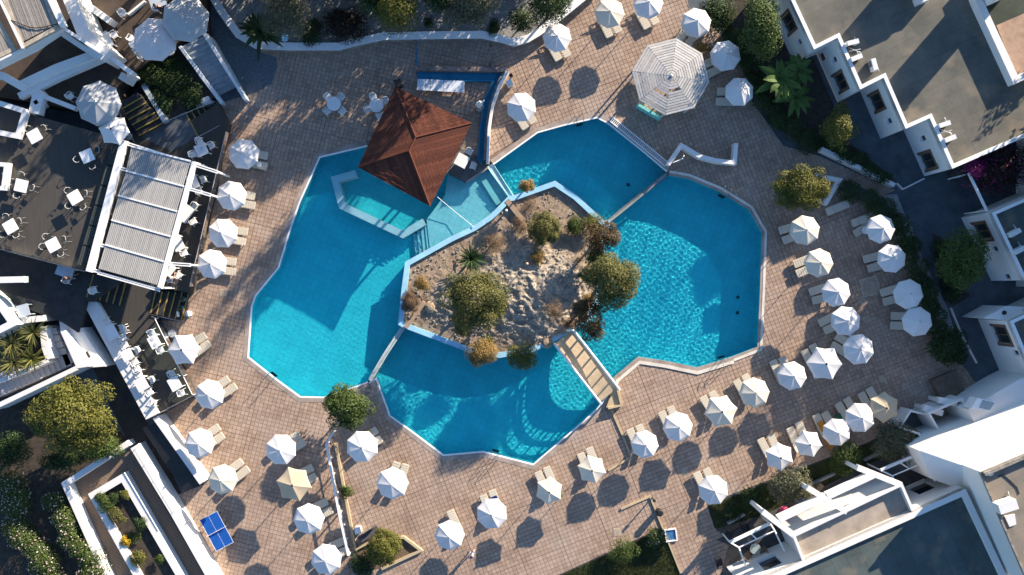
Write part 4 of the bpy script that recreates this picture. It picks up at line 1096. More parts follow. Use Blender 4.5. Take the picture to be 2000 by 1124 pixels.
rail('grey handrail on the tall white ramp wall', [(262, 878), (336, 1002)], 1.25, 0.25, mat('grey_pipe', (0.25, 0.25, 0.26), 0.5, 0.1, 3))

# white outdoor staircase at the left edge
sw = thing('outdoor_staircase', 'white walled outdoor staircase descending past the yuccas', 'staircase', P(80, 720, 0))
MB().prism(XY([(115, 616), (143, 618), (206, 716), (152, 720), (118, 650)], 1.6), -0.03, 1.6).build('side_wall', WHITE, sw)
q = XY([(118, 648), (126, 646), (175, 716), (150, 720)], 2.2)
MB().prism(q, 1.601, 2.2).build('coping_wall', WHITE, sw)
MB().box((*P(172, 693, 1.61)[:2], 1.62), (0.16, 0.5, 0.04), rad(30)).build('wall_vent', BLACK, sw)
wall('parapet', [(83, 638), (88, 680), (96, 702)], 13, -0.03, 2.0, WHITE, sw)
wall('parapet', [(-20, 752), (50, 724), (93, 704)], 8, -0.03, 2.0, WHITE, sw)
wall('parapet', [(-20, 800), (60, 762), (150, 719)], 9, -0.03, 2.2, WHITE, sw)
MARB = mat('pale_marble_step', (0.5, 0.49, 0.48), 0.6, 0.2, 1.2, c2=(0.36, 0.36, 0.38), detail=8)
for k in range(15):
    u = k / 15
    a = (140 - 150 * u, 700 + 64 * u); b = (128 - 150 * u, 676 + 67 * u)
    z = 0.75 + 0.07 * k
    a2 = (a[0] - 11, a[1] + 4.7); b2 = (b[0] - 11, b[1] + 4.9)
    MB().prism(XY([(a[0], a[1] + 14), (b[0] - 4, b[1] - 3), (b2[0] - 4, b2[1] - 3), (a2[0], a2[1] + 14)], z), -0.03, z).build('step', MARB, sw)
MB().prism(XY([(100, 640), (120, 640), (150, 705), (128, 716), (104, 690)], 0.75), -0.03, 0.75).build('landing', MARB, sw)
for k in range(4):
    MB().prism(XY([(99 + k * 1.5, 642 + 14 * k), (117 + 4 * k, 640 + 13 * k), (121 + 4 * k, 652 + 13 * k), (101 + k * 1.5, 655 + 14 * k)], 0.8), 0.751, 1.35 - 0.13 * k).build('step', MARB, sw)
pw = thing('planter_box', 'white walled yucca bed at the left edge', 'planter', P(30, 690, 0))
slab('soil', [(-60, 640), (80, 640), (88, 700), (-60, 760)], -0.03, 1.35, DKSOIL, pw)
uw = thing('white_building', 'white walled building corner at the left edge above the yuccas', 'building', P(10, 600, 0))
wall('wall_body', [(-40, 560), (-5, 590), (24, 632), (-40, 664)], 13, -0.03, 3.2, WHITE, uw)
wall('low_wall', [(26, 628), (83, 622)], 12, -0.03, 2.4, WHITE, uw)
wall_thing('beam', 'short white beam end reaching over the dark yard', 'beam', [(-40, 548), (46, 546)], 12, 3.0, 3.6)

# white upper building with slatted roofs, top left corner
ub = thing('terrace_building', 'white building of beams and slatted pergola roofs in the upper corner', 'building', P(80, 100, 2.0))
ZB = 5.2
def beam(px, w, z1=ZB, hgt=0.5, name='beam', m=WHITE, par=ub): return wall(name, px, w, z1 - hgt, z1, m, par)
beam([(-40, 137), (56, 90), (112, 52)], 4, ZB + 0.1, 1.1)
beam([(118, 52), (198, 103)], 6, ZB + 0.004)
beam([(112, 60), (160, 92), (192, 112)], 10, ZB - 0.7, 0.4, 'ledge')
beam([(40, 166), (110, 133), (190, 104)], 16, ZB - 1.5)
beam([(36, 188), (110, 151), (200, 112)], 12, ZB - 1.8)
beam([(-40, 140), (4, 148), (46, 172)], 14, ZB - 1.4)
beam([(208, 107), (256, 143)], 8, ZB - 1.0, 0.8)
beam([(60, 170), (74, 186), (66, 222)], 22, ZB - 1.9, 0.6)
beam([(84, 188), (146, 212)], 9, ZB - 2.0, 0.5)
beam([(84, -30), (121, 50)], 10, ZB + 0.5, 0.5)
beam([(128, -20), (164, 68), (206, 108)], 25, ZB - 0.4, 2.6, 'side_wall')
beam([(-40, 190), (44, 216), (47, 222), (34, 266), (-40, 252)], 10, ZB - 1.5, 0.4)
beam([(-40, 318), (12, 322), (6, 368), (-40, 366)], 8, ZB - 1.6, 0.5)
for a in ((118, 58), (200, 106), (252, 144), (70, 200), (44, 218), (30, 262), (4, 148), (8, 340)):
    x, y, _ = P(*a, ZB - 1.9); MB().box((x, y, 2.6), (0.3, 0.3, 1.4), rad(30)).build('column', WHITE, ub)
# slatted roofs: every slat its own piece
def slat_roof(corners, n, z, frame=True):
    """corners: two along the near end a,b and two along the far end c,d; slats run a->c"""
    a, b, c, d = corners
    pts = XY([a, b, d, c], z - 0.12)
    MB().strip(pts, 0.30, z - 0.22, z + 0.03, closed=True).build('roof_border', mat('beige_roof_border', (0.42, 0.36, 0.28), 0.9, 0.25, 3), ub)
    MB().prism(pts, z - 0.30, z - 0.23).build('roof_board', mat('dark_board', (0.05, 0.045, 0.04), 0.9, 0.3, 3), ub)
    for k in range(n):
        u = (k + 0.5) / n
        p = (a[0] + (b[0] - a[0]) * u, a[1] + (b[1] - a[1]) * u); q = (c[0] + (d[0] - c[0]) * u, c[1] + (d[1] - c[1]) * u)
        w = math.hypot(b[0] - a[0], b[1] - a[1]) / n * 0.82
        p, q = (p[0] + (q[0] - p[0]) * 0.03, p[1] + (q[1] - p[1]) * 0.03), (q[0] + (p[0] - q[0]) * 0.07, q[1] + (p[1] - q[1]) * 0.07)
        wall('slat', [p, q], w, z - 0.06, z + rnd.uniform(-0.01, 0.02), GREYWOOD, ub)
slat_roof([(-4, -40), (72, -56), (46, 92), (112, 56)], 19, ZB + 0.3)
slat_roof([(-40, 20), (-2, 44), (-14, 118), (28, 97)], 9, ZB + 0.1)
beam([(-6, -10), (44, 95)], 4, ZB + 0.42, 0.6, 'gutter')
cb = thing('cable', 'black cable sagging across the grey slatted roof', 'cable', P(60, 50, ZB + 0.35))
MB().tube([(*P(x, y, ZB + 0.4)[:2], ZB + 0.37) for x, y in ((14, 38), (28, 42), (40, 47), (55, 53), (70, 55), (85, 53), (98, 50), (112, 47))], 0.035, 5).build('wire', BLACK, cb)
# low wall pieces on the brown terrace behind
wall_thing('terrace_wall', 'pale sloping wall at the top edge behind the two touching parasols', 'wall', [(170, 10), (215, 42)], 12, 1.9, 3.0)
wall_thing('terrace_wall', 'thin pale kerb reaching towards the two touching parasols', 'wall', [(250, 28), (282, 2)], 4, 1.9, 2.3)
wall_thing('terrace_post', 'white block at the end of the beam over the courtyard', 'block', [(234, 147), (250, 157)], 14, 1.9, 3.0)

# louvred pergola over the restaurant
pg = thing('louvred_pergola', 'big white pergola of five louvred panels over the restaurant terrace', 'pergola', P(285, 420, 1.0))
ZP = 3.75
wall('main_beam', [(241, 274), (173, 531)], 12, ZP - 0.35, ZP + 0.12, WHITEP, pg)
wall('end_beam', [(379, 316), (311, 562)], 8, ZP - 0.3, ZP + 0.06, WHITEP, pg)
LT = [(256, 286), (246, 334), (231, 382), (218, 430), (205, 478), (192, 527)]
RT = [(372, 315), (359, 364), (346, 413), (333, 462), (320, 511), (307, 559)]
for k in range(5):
    a, b, c, d = LT[k], RT[k], RT[k + 1], LT[k + 1]
    pn = MB().strip(XY([a, b], ZP), 0.12, ZP - 0.14, ZP + 0.05).build('louvre_panel', WHITEP, pg)
    n = 34
    for j in range(n):
        u = (j + 0.5) / n
        p = (a[0] + (b[0] - a[0]) * u, a[1] + (b[1] - a[1]) * u + 2.2); q = (d[0] + (c[0] - d[0]) * u, d[1] + (c[1] - d[1]) * u - 2.2)
        A = Vector(P(*p, ZP)); B = Vector(P(*q, ZP)); dr = (B - A).normalized(); nn = Vector((-dr.y, dr.x, 0))
        hw = 0.047; up = Vector((0, 0, -0.008))
        vs = [A + nn * hw + up, A - nn * hw - up, B - nn * hw - up, B + nn * hw + up]
        vs += [v_ - Vector((0, 0, 0.012)) for v_ in vs]
        o = MB().add(vs, [(0, 1, 2, 3), (7, 6, 5, 4), (0, 4, 5, 1), (1, 5, 6, 2), (2, 6, 7, 3), (3, 7, 4, 0)]).build('slat', LOUVRE, pn)
for a, b in (((246, 280), (424, 336)), ((232, 328), (410, 381)), ((194, 478), (206, 482)), ((314, 514), (371, 518)), ((176, 527), (194, 531))):
    for s in (-2.2, 2.2):
        wall('cross_rail', [(a[0], a[1] + s), (b[0], b[1] + s)], 2.4, ZP - 0.25, ZP - 0.09, WHITEP, pg)
for s in (0, 4):
    wall('cross_rail', [(190, 531 + s), (311, 565 + s), ], 2.4, ZP - 0.25, ZP - 0.09, WHITEP, pg)
for a in ((424, 336), (410, 381), (371, 518), (311, 563), (379, 317)):
    x, y, _ = P(*a, ZP - 0.2); MB().box((x, y, (1.0 + ZP - 0.26) / 2), (0.12, 0.12, ZP - 0.26 - 1.0), rad(15)).build('post', WHITEP, pg)
# long dark cushions along the terrace side of the pergola
sb = thing('long_bench', 'long dark slatted bench along the white pergola beam', 'bench', P(200, 400, 3.0))
a, b = (227, 285), (158, 520)
for k in range(6):
    u0, u1 = k / 6 + 0.006, (k + 1) / 6 - 0.006
    p = (a[0] + (b[0] - a[0]) * u0, a[1] + (b[1] - a[1]) * u0); q = (a[0] + (b[0] - a[0]) * u1, a[1] + (b[1] - a[1]) * u1)
    for s in (-6, -2, 2, 6):
        wall('seat_board', [(p[0] + s, p[1] + s * 0.25), (q[0] + s, q[1] + s * 0.25)], 3.3, 3.32, 3.42, mat('dark_green_board', (0.055, 0.062, 0.055), 0.7, 0.25, 4, rand=0.5), sb)
wall('bench_base', [a, b], 13, 3.001, 3.3, BLACK, sb)

# red hipped roof of the pool bar
bar = thing('pool_bar', 'pool bar pavilion under a rust red hipped shingle roof', 'pavilion', P(808, 286, 0))
ZE, ZR = 3.2, 3.95
cN, cE, cS, cW = [Vector((*q, ZE)) for q in XY([(772, 170), (921, 241), (840, 403), (699, 327)], ZE)]
cen = (cN + cE + cS + cW) / 4
d = (cS - cE).normalized() * 0.55
r1 = Vector((cen.x - d.x, cen.y - d.y, ZR)); r2 = Vector((cen.x + d.x, cen.y + d.y, ZR))
def shingle():
    m = mat('rust_red_shingles', (0.085, 0.027, 0.017), 0.9, 0.3, 1.2, c2=(0.16, 0.054, 0.031), island=0.7, bump=0.5, bscale=26, detail=10)
    return m
SHG = shingle()
def hip_face(e0, e1, t0, t1, n=24):
    for k in range(n):
        u0, u1 = k / n, (k + 1) / n
        A, B = e0.lerp(t0, u0), e1.lerp(t1, u0); C, D = e1.lerp(t1, u1), e0.lerp(t0, u1)
        nn = (B - A).cross(D - A).normalized()
        if nn.z < 0: nn = -nn
        m = max(1, int((B - A).length / 0.34))
        mb = MB()
        for j in range(m):
            s0, s1 = j / m, (j + 1) / m
            a, b, c, dd = A.lerp(B, s0), A.lerp(B, s1), D.lerp(C, s1), D.lerp(C, s0)
            lift = nn * (0.034 + rnd.uniform(-0.008, 0.012))
            g = (b - a) * 0.03
            mb.add([a + lift + g, b + lift - g, c + nn * 0.012 - g, dd + nn * 0.012 + g, a + g, b - g], [(0, 1, 2, 3), (4, 5, 1, 0)])
        mb.build('shingle_course', SHG, bar)['kind'] = 'stuff'
hip_face(cN, cE, r1, r1.copy(), 24); hip_face(cE, cS, r1, r2, 24); hip_face(cS, cW, r2, r2.copy(), 24); hip_face(cW, cN, r2, r1, 24)
MB().add([cN, cE, cS, cW, r1, r2], [(0, 1, 4), (1, 2, 5, 4), (2, 3, 5), (3, 0, 4, 5)]).build('roof_deck', mat('dark_roof_board', (0.05, 0.03, 0.022), 0.9, 0.2, 3), bar)
rc = MB()
for a, b in ((cN, r1), (cE, r1), (cS, r2), (cW, r2), (r1, r2)):
    rc.tube([a + Vector((0, 0, 0.05)), b + Vector((0, 0, 0.06))], 0.05, 6)
rc.build('hip_caps', SHG, bar)['kind'] = 'stuff'
for a in ((778, 196), (905, 250), (838, 382), (716, 322), (805, 345)):
    x, y, _ = P(*a, 1.5); MB().box((x, y, 0.75), (0.18, 0.18, 4.5), rad(-25)).build('post', BROWN, bar)
x, y, _ = P(800, 250, 0.6)
MB().box((x, y, 0.55), (4.0, 1.6, 1.1), rad(-26)).build('bar_counter', mat('bar_counter', (0.22, 0.17, 0.12), 0.6, 0.2, 3), bar)
bp = thing('bar_platform', 'grey stone platform corner under the pool bar table', 'platform', P(900, 320, -0.1))
slab('platform_slab', [(800, 290), (862, 333), (910, 356), (952, 327), (940, 310), (900, 290), (850, 270)], -0.3, 0.02, mat('platform_stone', (0.13, 0.12, 0.115), 0.85, 0.25, 1.5, bump=0.3), bp)

# blue water channel and curved white wall beside the bar
ch = thing('blue_channel', 'L shaped blue painted water channel beside the pool bar', 'water channel', P(900, 148, 0))
CHM = mat('channel_blue', (0.012, 0.19, 0.33), 0.45, 0.2, 1.5)
slab('channel_floor', [(814, 139), (984, 141), (972, 158), (958, 195), (950, 250), (947, 312), (940, 318), (935, 312), (939, 250), (948, 190), (964, 157), (814, 157)], -0.02, 0.05, CHM, ch)
wall('channel_rim', [(814, 158), (964, 158), (947, 195), (938, 250), (934, 312), (940, 319)], 2.5, -0.02, 0.28, CHM, ch)
wall('channel_rim', [(970, 140), (962, 158)], 2, -0.02, 0.29, CHM, ch)
wall('stone_rim', [(813, 133), (990, 136)], 9, -0.02, 0.55, mat('mixed_rim_stone', (0.26, 0.2, 0.17), 0.9, 0.45, 2.5, bump=0.5), ch)
cwl = thing('curved_wall', 'curved white wall sweeping from the blue channel down to the weir', 'wall', P(965, 210, 0))
wall('wall_body', [(992, 137), (975, 168), (962, 205), (955, 250), (952, 318)], 5, -0.02, 0.9, WHITE, cwl)
MB().strip(XY([(984, 141), (970, 168), (957, 205), (950, 250), (947, 312)], 0.4), 0.18, -0.015, 0.42).build('stone_base', STONE, cwl)
dl = thing('drain_pipe', 'thin blue drain pipe running from the wavy wall to the channel', 'pipe', P(813, 105, 0))
MB().tube([(*P(812, 82)[:2], 0.03), (*P(814, 131)[:2], 0.03)], 0.045, 6).build('pipe', BLUEP, dl)
pn = thing('jointed_slab_table', 'low glossy white table of jointed slabs beside the blue channel', 'table', P(862, 168, 0))
WG = mat('glossy_white_slab', (0.62, 0.68, 0.74), 0.25, 0.05, 2, spec=0.5)
xs = [815, 832, 841, 852, 867, 908]
for k in range(5):
    MB().prism(XY([(xs[k] + 0.6, 154.5 + 0.045 * (xs[k] - 815)), (xs[k + 1] - 0.6, 154.5 + 0.045 * (xs[k + 1] - 815)), (xs[k + 1] - 1.5, 176 + 0.055 * (xs[k + 1] - 815)), (xs[k] - 1.0, 176 + 0.055 * (xs[k] - 815))], 0.5), 0.44, 0.5 + 0.008 * (k % 2)).build('slab', WG, pn)
for a in ((820, 160), (820, 172), (903, 163), (903, 177)):
    x, y, _ = P(*a, 0.2); MB().box((x, y, 0.21), (0.1, 0.1, 0.45)).build('leg', STEEL, pn)

# ================================================================== eastern buildings
def facade(t, p0, p1, ztop, z0, ops, m=WHITE, flip=1):
    """outer wall under the parapet edge p0-p1 (pixels at ztop) with recessed openings
    ops: (px, py, width m, height m, kind) located by the pixel of their centre"""
    A = Vector(P(*p0, ztop)[:2]); B = Vector(P(*p1, ztop)[:2])
    d = (B - A); Ln = d.length; d.normalize()
    n = Vector((-d.y, d.x))                         # outward is towards the middle of the grounds
    if n.dot(-(A + B) / 2) < 0: n = -n
    rects = []
    for px, py, w, h, kind in ops:
        r = Vector(((px - 1000) * S, (562 - py) * S))   # ray foot on the ground plane
        # the ray from the drone meets the wall line at scale k: k*r = A + t*d
        det = r.x * (-d.y) - (-d.x) * r.y
        k = (A.x * (-d.y) + d.x * A.y) / det
        tt = (r.x * A.y - r.y * A.x) / (-det) if False else ((k * r - A).dot(d))
        z = H * (1 - k)
        rects.append((max(0.05, tt - w / 2), min(Ln - 0.05, tt + w / 2), max(z0 + 0.02, z - h / 2), min(ztop - 0.3, z + h / 2), kind))
    us = sorted({0.0, Ln} | {r[0] for r in rects} | {r[1] for r in rects}); zs = sorted({z0, ztop} | {r[2] for r in rects} | {r[3] for r in rects})
    pt = lambda u, z, dep=0.0: (A.x + d.x * u - n.x * dep, A.y + d.y * u - n.y * dep, z)
    mb = MB()
    for i in range(len(us) - 1):
        for j in range(len(zs) - 1):
            um, zm = (us[i] + us[i + 1]) / 2, (zs[j] + zs[j + 1]) / 2
            if any(r[0] < um < r[1] and r[2] < zm < r[3] for r in rects): continue
            mb.add([pt(us[i], zs[j]), pt(us[i + 1], zs[j]), pt(us[i + 1], zs[j + 1]), pt(us[i], zs[j + 1])], [(0, 1, 2, 3)])
    DP = 0.22
    for u0, u1, a, b, kind in rects:
        mb.add([pt(u0, a), pt(u1, a), pt(u1, b), pt(u0, b), pt(u0, a, DP), pt(u1, a, DP), pt(u1, b, DP), pt(u0, b, DP)], [(0, 1, 5, 4), (1, 2, 6, 5), (2, 3, 7, 6), (3, 0, 4, 7)])
    mb.build('facade_wall', m, t)
    for u0, u1, a, b, kind in rects:
        fw = 0.20 if kind == 'big' else 0.06
        fm = BROWN if kind in ('big', 'door') else WHITEP
        f = MB()
        def bar(ua, ub, za, zb, d0, d1):
            f.add([pt(ua, za, d0), pt(ub, za, d0), pt(ub, zb, d0), pt(ua, zb, d0), pt(ua, za, d1), pt(ub, za, d1), pt(ub, zb, d1), pt(ua, zb, d1)], [(0, 1, 2, 3), (7, 6, 5, 4), (0, 4, 5, 1), (1, 5, 6, 2), (2, 6, 7, 3), (3, 7, 4, 0)])
        if kind == 'door':
            bar(u0, u1, a, b, 0.10, 0.16)
            f.build('door', mat('red_brown_door', (0.20, 0.045, 0.025), 0.6, 0.2, 4), t); continue
        d0 = -0.025 if kind == 'big' else 0.05
        if kind == 'big':
            bar(u0 - fw, u0, a - 0.0, b + fw, d0, -0.002); bar(u1, u1 + fw, a, b + fw, d0, -0.002); bar(u0, u1, b, b + fw, d0, -0.002)
            w = f.build('window', BROWN, t)
            f2 = MB(); f = f2
            bar(u0 + 0.004, u0 + 0.08, a, b, 0.08, 0.2); bar(u1 - 0.08, u1 - 0.004, a, b, 0.08, 0.2); bar((u0 + u1) / 2 - 0.03, (u0 + u1) / 2 + 0.03, a, b, 0.09, 0.2); bar(u0 + 0.08, u1 - 0.08, b - 0.08, b - 0.004, 0.08, 0.2)
            f2.build('frame', BROWN, w)
        else:
            bar(u0 + 0.004, u0 + fw, a, b, d0, 0.2); bar(u1 - fw, u1 - 0.004, a, b, d0, 0.2); bar(u0 + fw, u1 - fw, b - fw, b - 0.004, d0, 0.2); bar(u0 + fw, u1 - fw, a + 0.004, a + fw, d0, 0.2)
            w = f.build('window', WHITEP, t)
            s = MB(); f = s; bar(u0 - 0.05, u1 + 0.05, a - 0.06, a - 0.002, -0.10, -0.002); s.build('sill', WHITEP, w)
        g = MB(); f = g
        f.add([pt(u0, a, 0.19), pt(u1, a, 0.19), pt(u1, b, 0.19), pt(u0, b, 0.19)], [(0, 1, 2, 3)])
        g.build('pane', DKGLASS, w)

def roof_floor(t, px, z, m, name='roof'):
    q = XY(px, z); mb = MB(); mb.add([(x, y, z) for x, y in q], [tuple(range(len(q)))])
    return mb.build(name, m, t)

# long white building with a sawtooth front, upper right
tb = thing('sawtooth_building', 'long white building with sawtooth front and grey green flat roof', 'building', P(1750, 200, 0))
SAW = [(1518, -60), (1545, 0), (1590, 97), (1636, 74), (1680, 175), (1726, 152), (1769, 252), (1816, 231), (1860, 330), (2060, 243)]
ZT = 4.0
ops = {1: [(1539, 46, 1.3, 1.9, 'big'), (1561, 83, 0.5, 0.75, 'win')], 3: [(1606, 112, 0.55, 0.75, 'door'), (1629, 117, 0.5, 0.8, 'win'), (1640, 161, 1.25, 1.8, 'big')],
       5: [(1711, 200, 1.25, 1.8, 'big'), (1736, 237, 0.5, 0.8, 'win')], 7: [(1802, 271, 0.5, 0.8, 'win'), (1811, 315, 1.25, 1.8, 'big')]}
for i in range(len(SAW) - 1):
    facade(tb, SAW[i], SAW[i + 1], ZT, -0.04, ops.get(i, []))
roof_floor(tb, SAW + [(2060, -60)], ZT - 0.42, ROOFGR)
q = XY(SAW, ZT)
o = MB().strip(q, 0.26, ZT - 0.45, ZT + 0.004, side=1 if True else -1).build('parapet', WHITEP, tb)
# green sign with white background marks on the last wall
A = Vector(P(1816, 231, ZT)[:2]); B = Vector(P(1860, 330, ZT)[:2])
dd = (B - A).normalized(); nn = Vector((-dd.y, dd.x)); nn = nn if nn.dot(-A) > 0 else -nn
r = Vector(((1830 - 1000) * S, (562 - 334) * S))
sg = thing('wall_sign', 'small green lettered sign on the white wall end by the bougainvillea', 'sign', (A.x + dd.x * 3.5, A.y + dd.y * 3.5, 2.5))
A2 = Vector(P(1856, 322, ZT)[:2])
GSN = mat('green_sign_paint', (0.01, 0.22, 0.10), 0.6, 0.1, 5)
def sign_bar(u, z, w, h):
    c = A + dd * u + nn * 0.012
    e = dd * (w / 2)
    MB().add([(c.x - e.x, c.y - e.y, z - h / 2), (c.x + e.x, c.y + e.y, z - h / 2), (c.x + e.x, c.y + e.y, z + h / 2), (c.x - e.x, c.y - e.y, z + h / 2)], [(0, 1, 2, 3)]).build('letter_stroke', GSN, sg)
kk = [(-0.21, 0.12, 0.16, 0.05), (-0.21, 0.0, 0.16, 0.05), (-0.21, -0.12, 0.16, 0.05), (-0.27, 0.06, 0.045, 0.07), (-0.15, -0.06, 0.045, 0.07),
      (0.0, 0.12, 0.16, 0.05), (0.0, 0.0, 0.16, 0.05), (0.0, -0.12, 0.16, 0.05), (-0.06, 0.06, 0.045, 0.07), (0.06, 0.06, 0.045, 0.07), (-0.06, -0.06, 0.045, 0.07), (0.06, -0.06, 0.045, 0.07)]
for du, dz, w, h in kk:
    sign_bar(3.62 + du, 2.35 + dz * 1.3, w, h * 1.3)

# air conditioners on roofs
ACW = mat('ac_white_metal', (0.66, 0.66, 0.64), 0.5, 0.06, 3)
def aircon(px, py, z, ang, label, w=0.85, dp=0.34, hh=0.6):
    x, y, _ = P(px, py, z + hh)
    t = thing('air_conditioner', label, 'air conditioner', (x, y, z), ang, 'rooftop air conditioners')
    MB().box((0, 0, 0.06 + hh / 2), (w, dp, hh)).build('casing', ACW, t, local=True)
    MB().box((-w / 3, 0, 0.03), (0.06, dp + 0.1, 0.06)).build('foot', BLACK, t, local=True)
    MB().box((w / 3, 0, 0.03), (0.06, dp + 0.1, 0.06)).build('foot', BLACK, t, local=True)
    mb = MB()
    for k in range(5): mb.box((-w / 6, -dp / 2 - 0.012, 0.16 + k * 0.1), (w * 0.55, 0.02, 0.03))
    mb.build('fan_grille', BLACK, t, local=True)['kind'] = 'stuff'
    MB().tube([(w / 2 - 0.05, dp / 2, 0.3), (w / 2 - 0.05, dp / 2 + 0.2, 0.25), (w / 2 + 0.05, dp / 2 + 0.3, 0.04)], 0.025, 5).build('pipe', ACW, t, local=True)
zr = ZT - 0.42
for a in ((1666, 83, 14, 'upper air conditioner of the first pair on the sawtooth roof'), (1673, 113, 22, 'lower air conditioner of the first pair on the sawtooth roof'), (1708, 126, -75, 'single air conditioner standing turned on the sawtooth roof'),
          (1845, 243, 18, 'upper air conditioner of the last pair on the sawtooth roof'), (1856, 271, 22, 'lower air conditioner of the last pair on the sawtooth roof')):
    aircon(a[0], a[1], zr, rad(a[2]), a[3])
for i, (a, b) in enumerate((((1660, 92), (1680, 104)), ((1838, 252), (1858, 262)))):
    t = thing('pipe_bracket', ['crossed white pipes between the first roof air conditioners', 'crossed white pipes between the last roof air conditioners'][i], 'pipes', P(*a, zr))
    for s in (0, 1):
        p, q_ = P(a[0], a[1] + 7 * s, zr + 0.3), P(b[0], b[1] - 7 * s, zr + 0.3)
        MB().tube([(p[0], p[1], zr + 0.12), (q_[0], q_[1], zr + 0.4)], 0.03, 5).build('pipe', ACW, t)

# higher block beyond the roof, with a tiled terrace
hb = thing('terrace_block', 'higher white block with a terracotta terrace at the right edge', 'building', P(1960, 60, 0))
wall('parapet', [(1898, -40), (1912, 0), (1984, 156), (2060, 122)], 14, -0.04, 4.3, WHITE, hb)
roof_floor(hb, [(1900, -60), (1914, 0), (1985, 154), (2060, 120), (2060, -60)], 3.9, mat('dark_green_roof', (0.04, 0.05, 0.035), 0.9, 0.3, 1), 'roof')
roof_floor(hb, [(1946, 50), (1990, 31), (2060, 0), (2060, 122), (1986, 152)], 3.95, mat('terrace_terracotta', (0.36, 0.24, 0.165), 0.85, 0.25, 1.5, bump=0.3), 'terrace')
hb2 = thing('roof_hut', 'white roof hut at the top edge casting a square shadow', 'building', P(1800, -40, zr))
MB().prism(XY([(1762, -60), (1776, -22), (1862, -60), (1850, -90)], 5.4), zr, 5.4).build('hut_wall', WHITE, hb2)
hb3 = thing('stair_tower', 'tall stair tower beyond the top edge', 'tower', P(1950, -90, 0))
MB().prism(XY([(1945, -60), (1967, -12), (2003, -28), (1981, -76)], 6.7), zr - 0.1, 6.7).build('tower_wall', WHITE, hb3)
MB().prism(XY([(1943, -61), (1967, -9), (2006, -27), (1982, -79)], 6.8), 6.701, 6.8).build('roof', ROOFGR, hb3)
wt = thing('roof_chimney', 'white roof box at the top edge', 'box', P(1803, 0, 4))
MB().box((*P(1803, -2, 4.2)[:2], 4.0), (0.9, 0.5, 0.8), rad(20)).build('casing', ACW, wt)

# white building right of the curved hedge
rb = thing('white_block', 'white building with brown framed openings behind the curved hedge', 'building', P(1960, 500, 0))
RB = [(2070, 358), (1937, 416), (2000, 548), (1996, 556)]
facade(rb, RB[0], RB[1], 4.0, -0.04, [])
facade(rb, RB[1], RB[2], 4.0, -0.04, [(1917, 453, 1.3, 1.8, 'big'), (1943, 487, 0.5, 0.75, 'win'), (1967, 541, 0.5, 0.75, 'win')])
facade(rb, (2000, 548), (2075, 514), 4.0, -0.04, [])
roof_floor(rb, [(1939, 417), (2002, 548), (2075, 514), (2075, 358)], 3.6, ROOFTEAL)
MB().strip(XY([(2070, 358), (1937, 416), (2000, 548), (2075, 514)], 4.0), 0.24, 3.55, 4.004, side=1).build('parapet', WHITEP, rb)
for a in ((1983, 455, 28, 'air conditioner on the dark roof of the white block, upper'), (1992, 489, 28, 'air conditioner on the dark roof of the white block, lower')):
    aircon(a[0], a[1], 3.6, rad(a[2]), a[3])
rb2 = thing('white_block', 'white building with a wide ledge at the right edge, lower of two', 'building', P(1980, 640, 0))
facade(rb2, (2075, 580), (1972, 628), 4.0, -0.04, [])
facade(rb2, (1972, 628), (2020, 742), 4.0, -0.04, [(1955, 655, 1.4, 1.8, 'big'), (1984, 690, 0.5, 0.75, 'win')])
roof_floor(rb2, [(1974, 629), (2022, 742), (2090, 742), (2090, 580)], 3.7, ROOFGR)
MB().strip(XY([(2075, 580), (1972, 628), (2020, 742)], 4.0), 0.24, 3.6, 4.004, side=1).build('parapet', WHITEP, rb2)
lg = thing('roof_ledge', 'white ledge with a dark round vent beside the lower white building', 'ledge', P(1950, 615, 0))
slab('ledge_slab', [(1921, 622), (1965, 598), (2000, 600), (1992, 616), (1972, 627)], 0.0, 3.0, WHITE, lg, zpx=3.0)
MB().cyl((*P(1961, 611, 3.0)[:2],), 0.16, 3.0, 3.08, 12).build('vent', BLACK, lg)
# tall unseen block beyond the right edge, added for the shade it throws
wb = thing('added_shade_block', 'tall white block added beyond the right edge for shade', 'building', P(2200, 400, 0))
MB().prism(XY([(2120, 230), (2120, 560), (2400, 560), (2400, 230)], 7.6), -0.04, 7.6).build('block_wall', WHITE, wb)
MB().prism(XY([(2118, 228), (2118, 562), (2402, 562), (2402, 228)], 7.7), 7.601, 7.75).build('roof', ROOFGR, wb)
slab('upper_courtyard_floor', [(1745, 362), (1858, 336), (1896, 412), (1880, 425), (1855, 470), (1815, 455), (1770, 425)], -0.045, -0.02, SLATE, kind='structure', zpx=0)
wall_thing('kerb_wall', 'thin pale kerb bent round the dark patio corner', 'kerb', [(1752, 358), (1764, 370), (1806, 349)], 2.5, -0.03, 0.25)
tr = thing('trellis_beam', 'white beam holding the bougainvillea over the courtyard', 'beam', P(1912, 375, 0))
wall('beam', [(1893, 338), (1929, 413)], 4, 3.0, 3.15, WHITEP, tr)
for a in ((1894, 340), (1928, 411)):
    x, y, _ = P(*a, 3.0); MB().box((x, y, 1.5), (0.1, 0.1, 3.0)).build('post', WHITEP, tr)
wall_thing('side_wall', 'narrow white wall between the side path and the dark hedge', 'wall', [(1605, 291), (1640, 308), (1700, 338), (1748, 362)], 8, -0.03, 0.7)
wall_thing('bed_wall', 'white triangular bed wall behind the yellow and green bush', 'wall', [(1590, 342), (1640, 352), (1612, 400)], 8, -0.03, 0.45)
wall_thing('edge_rail', 'thin kerb between the hedge and the dark side yard', 'kerb', [(1858, 602), (1880, 655), (1909, 710)], 2, -0.03, 0.2)
sp = stair('short flight of brown steps by the dark glossy bush', (1832, 738), (1856, 785), (1868, 722), (1886, 765), 4, 0.55, 0.12, mat('brown_step', (0.17, 0.12, 0.085), 0.85, 0.25, 2), nose=False)

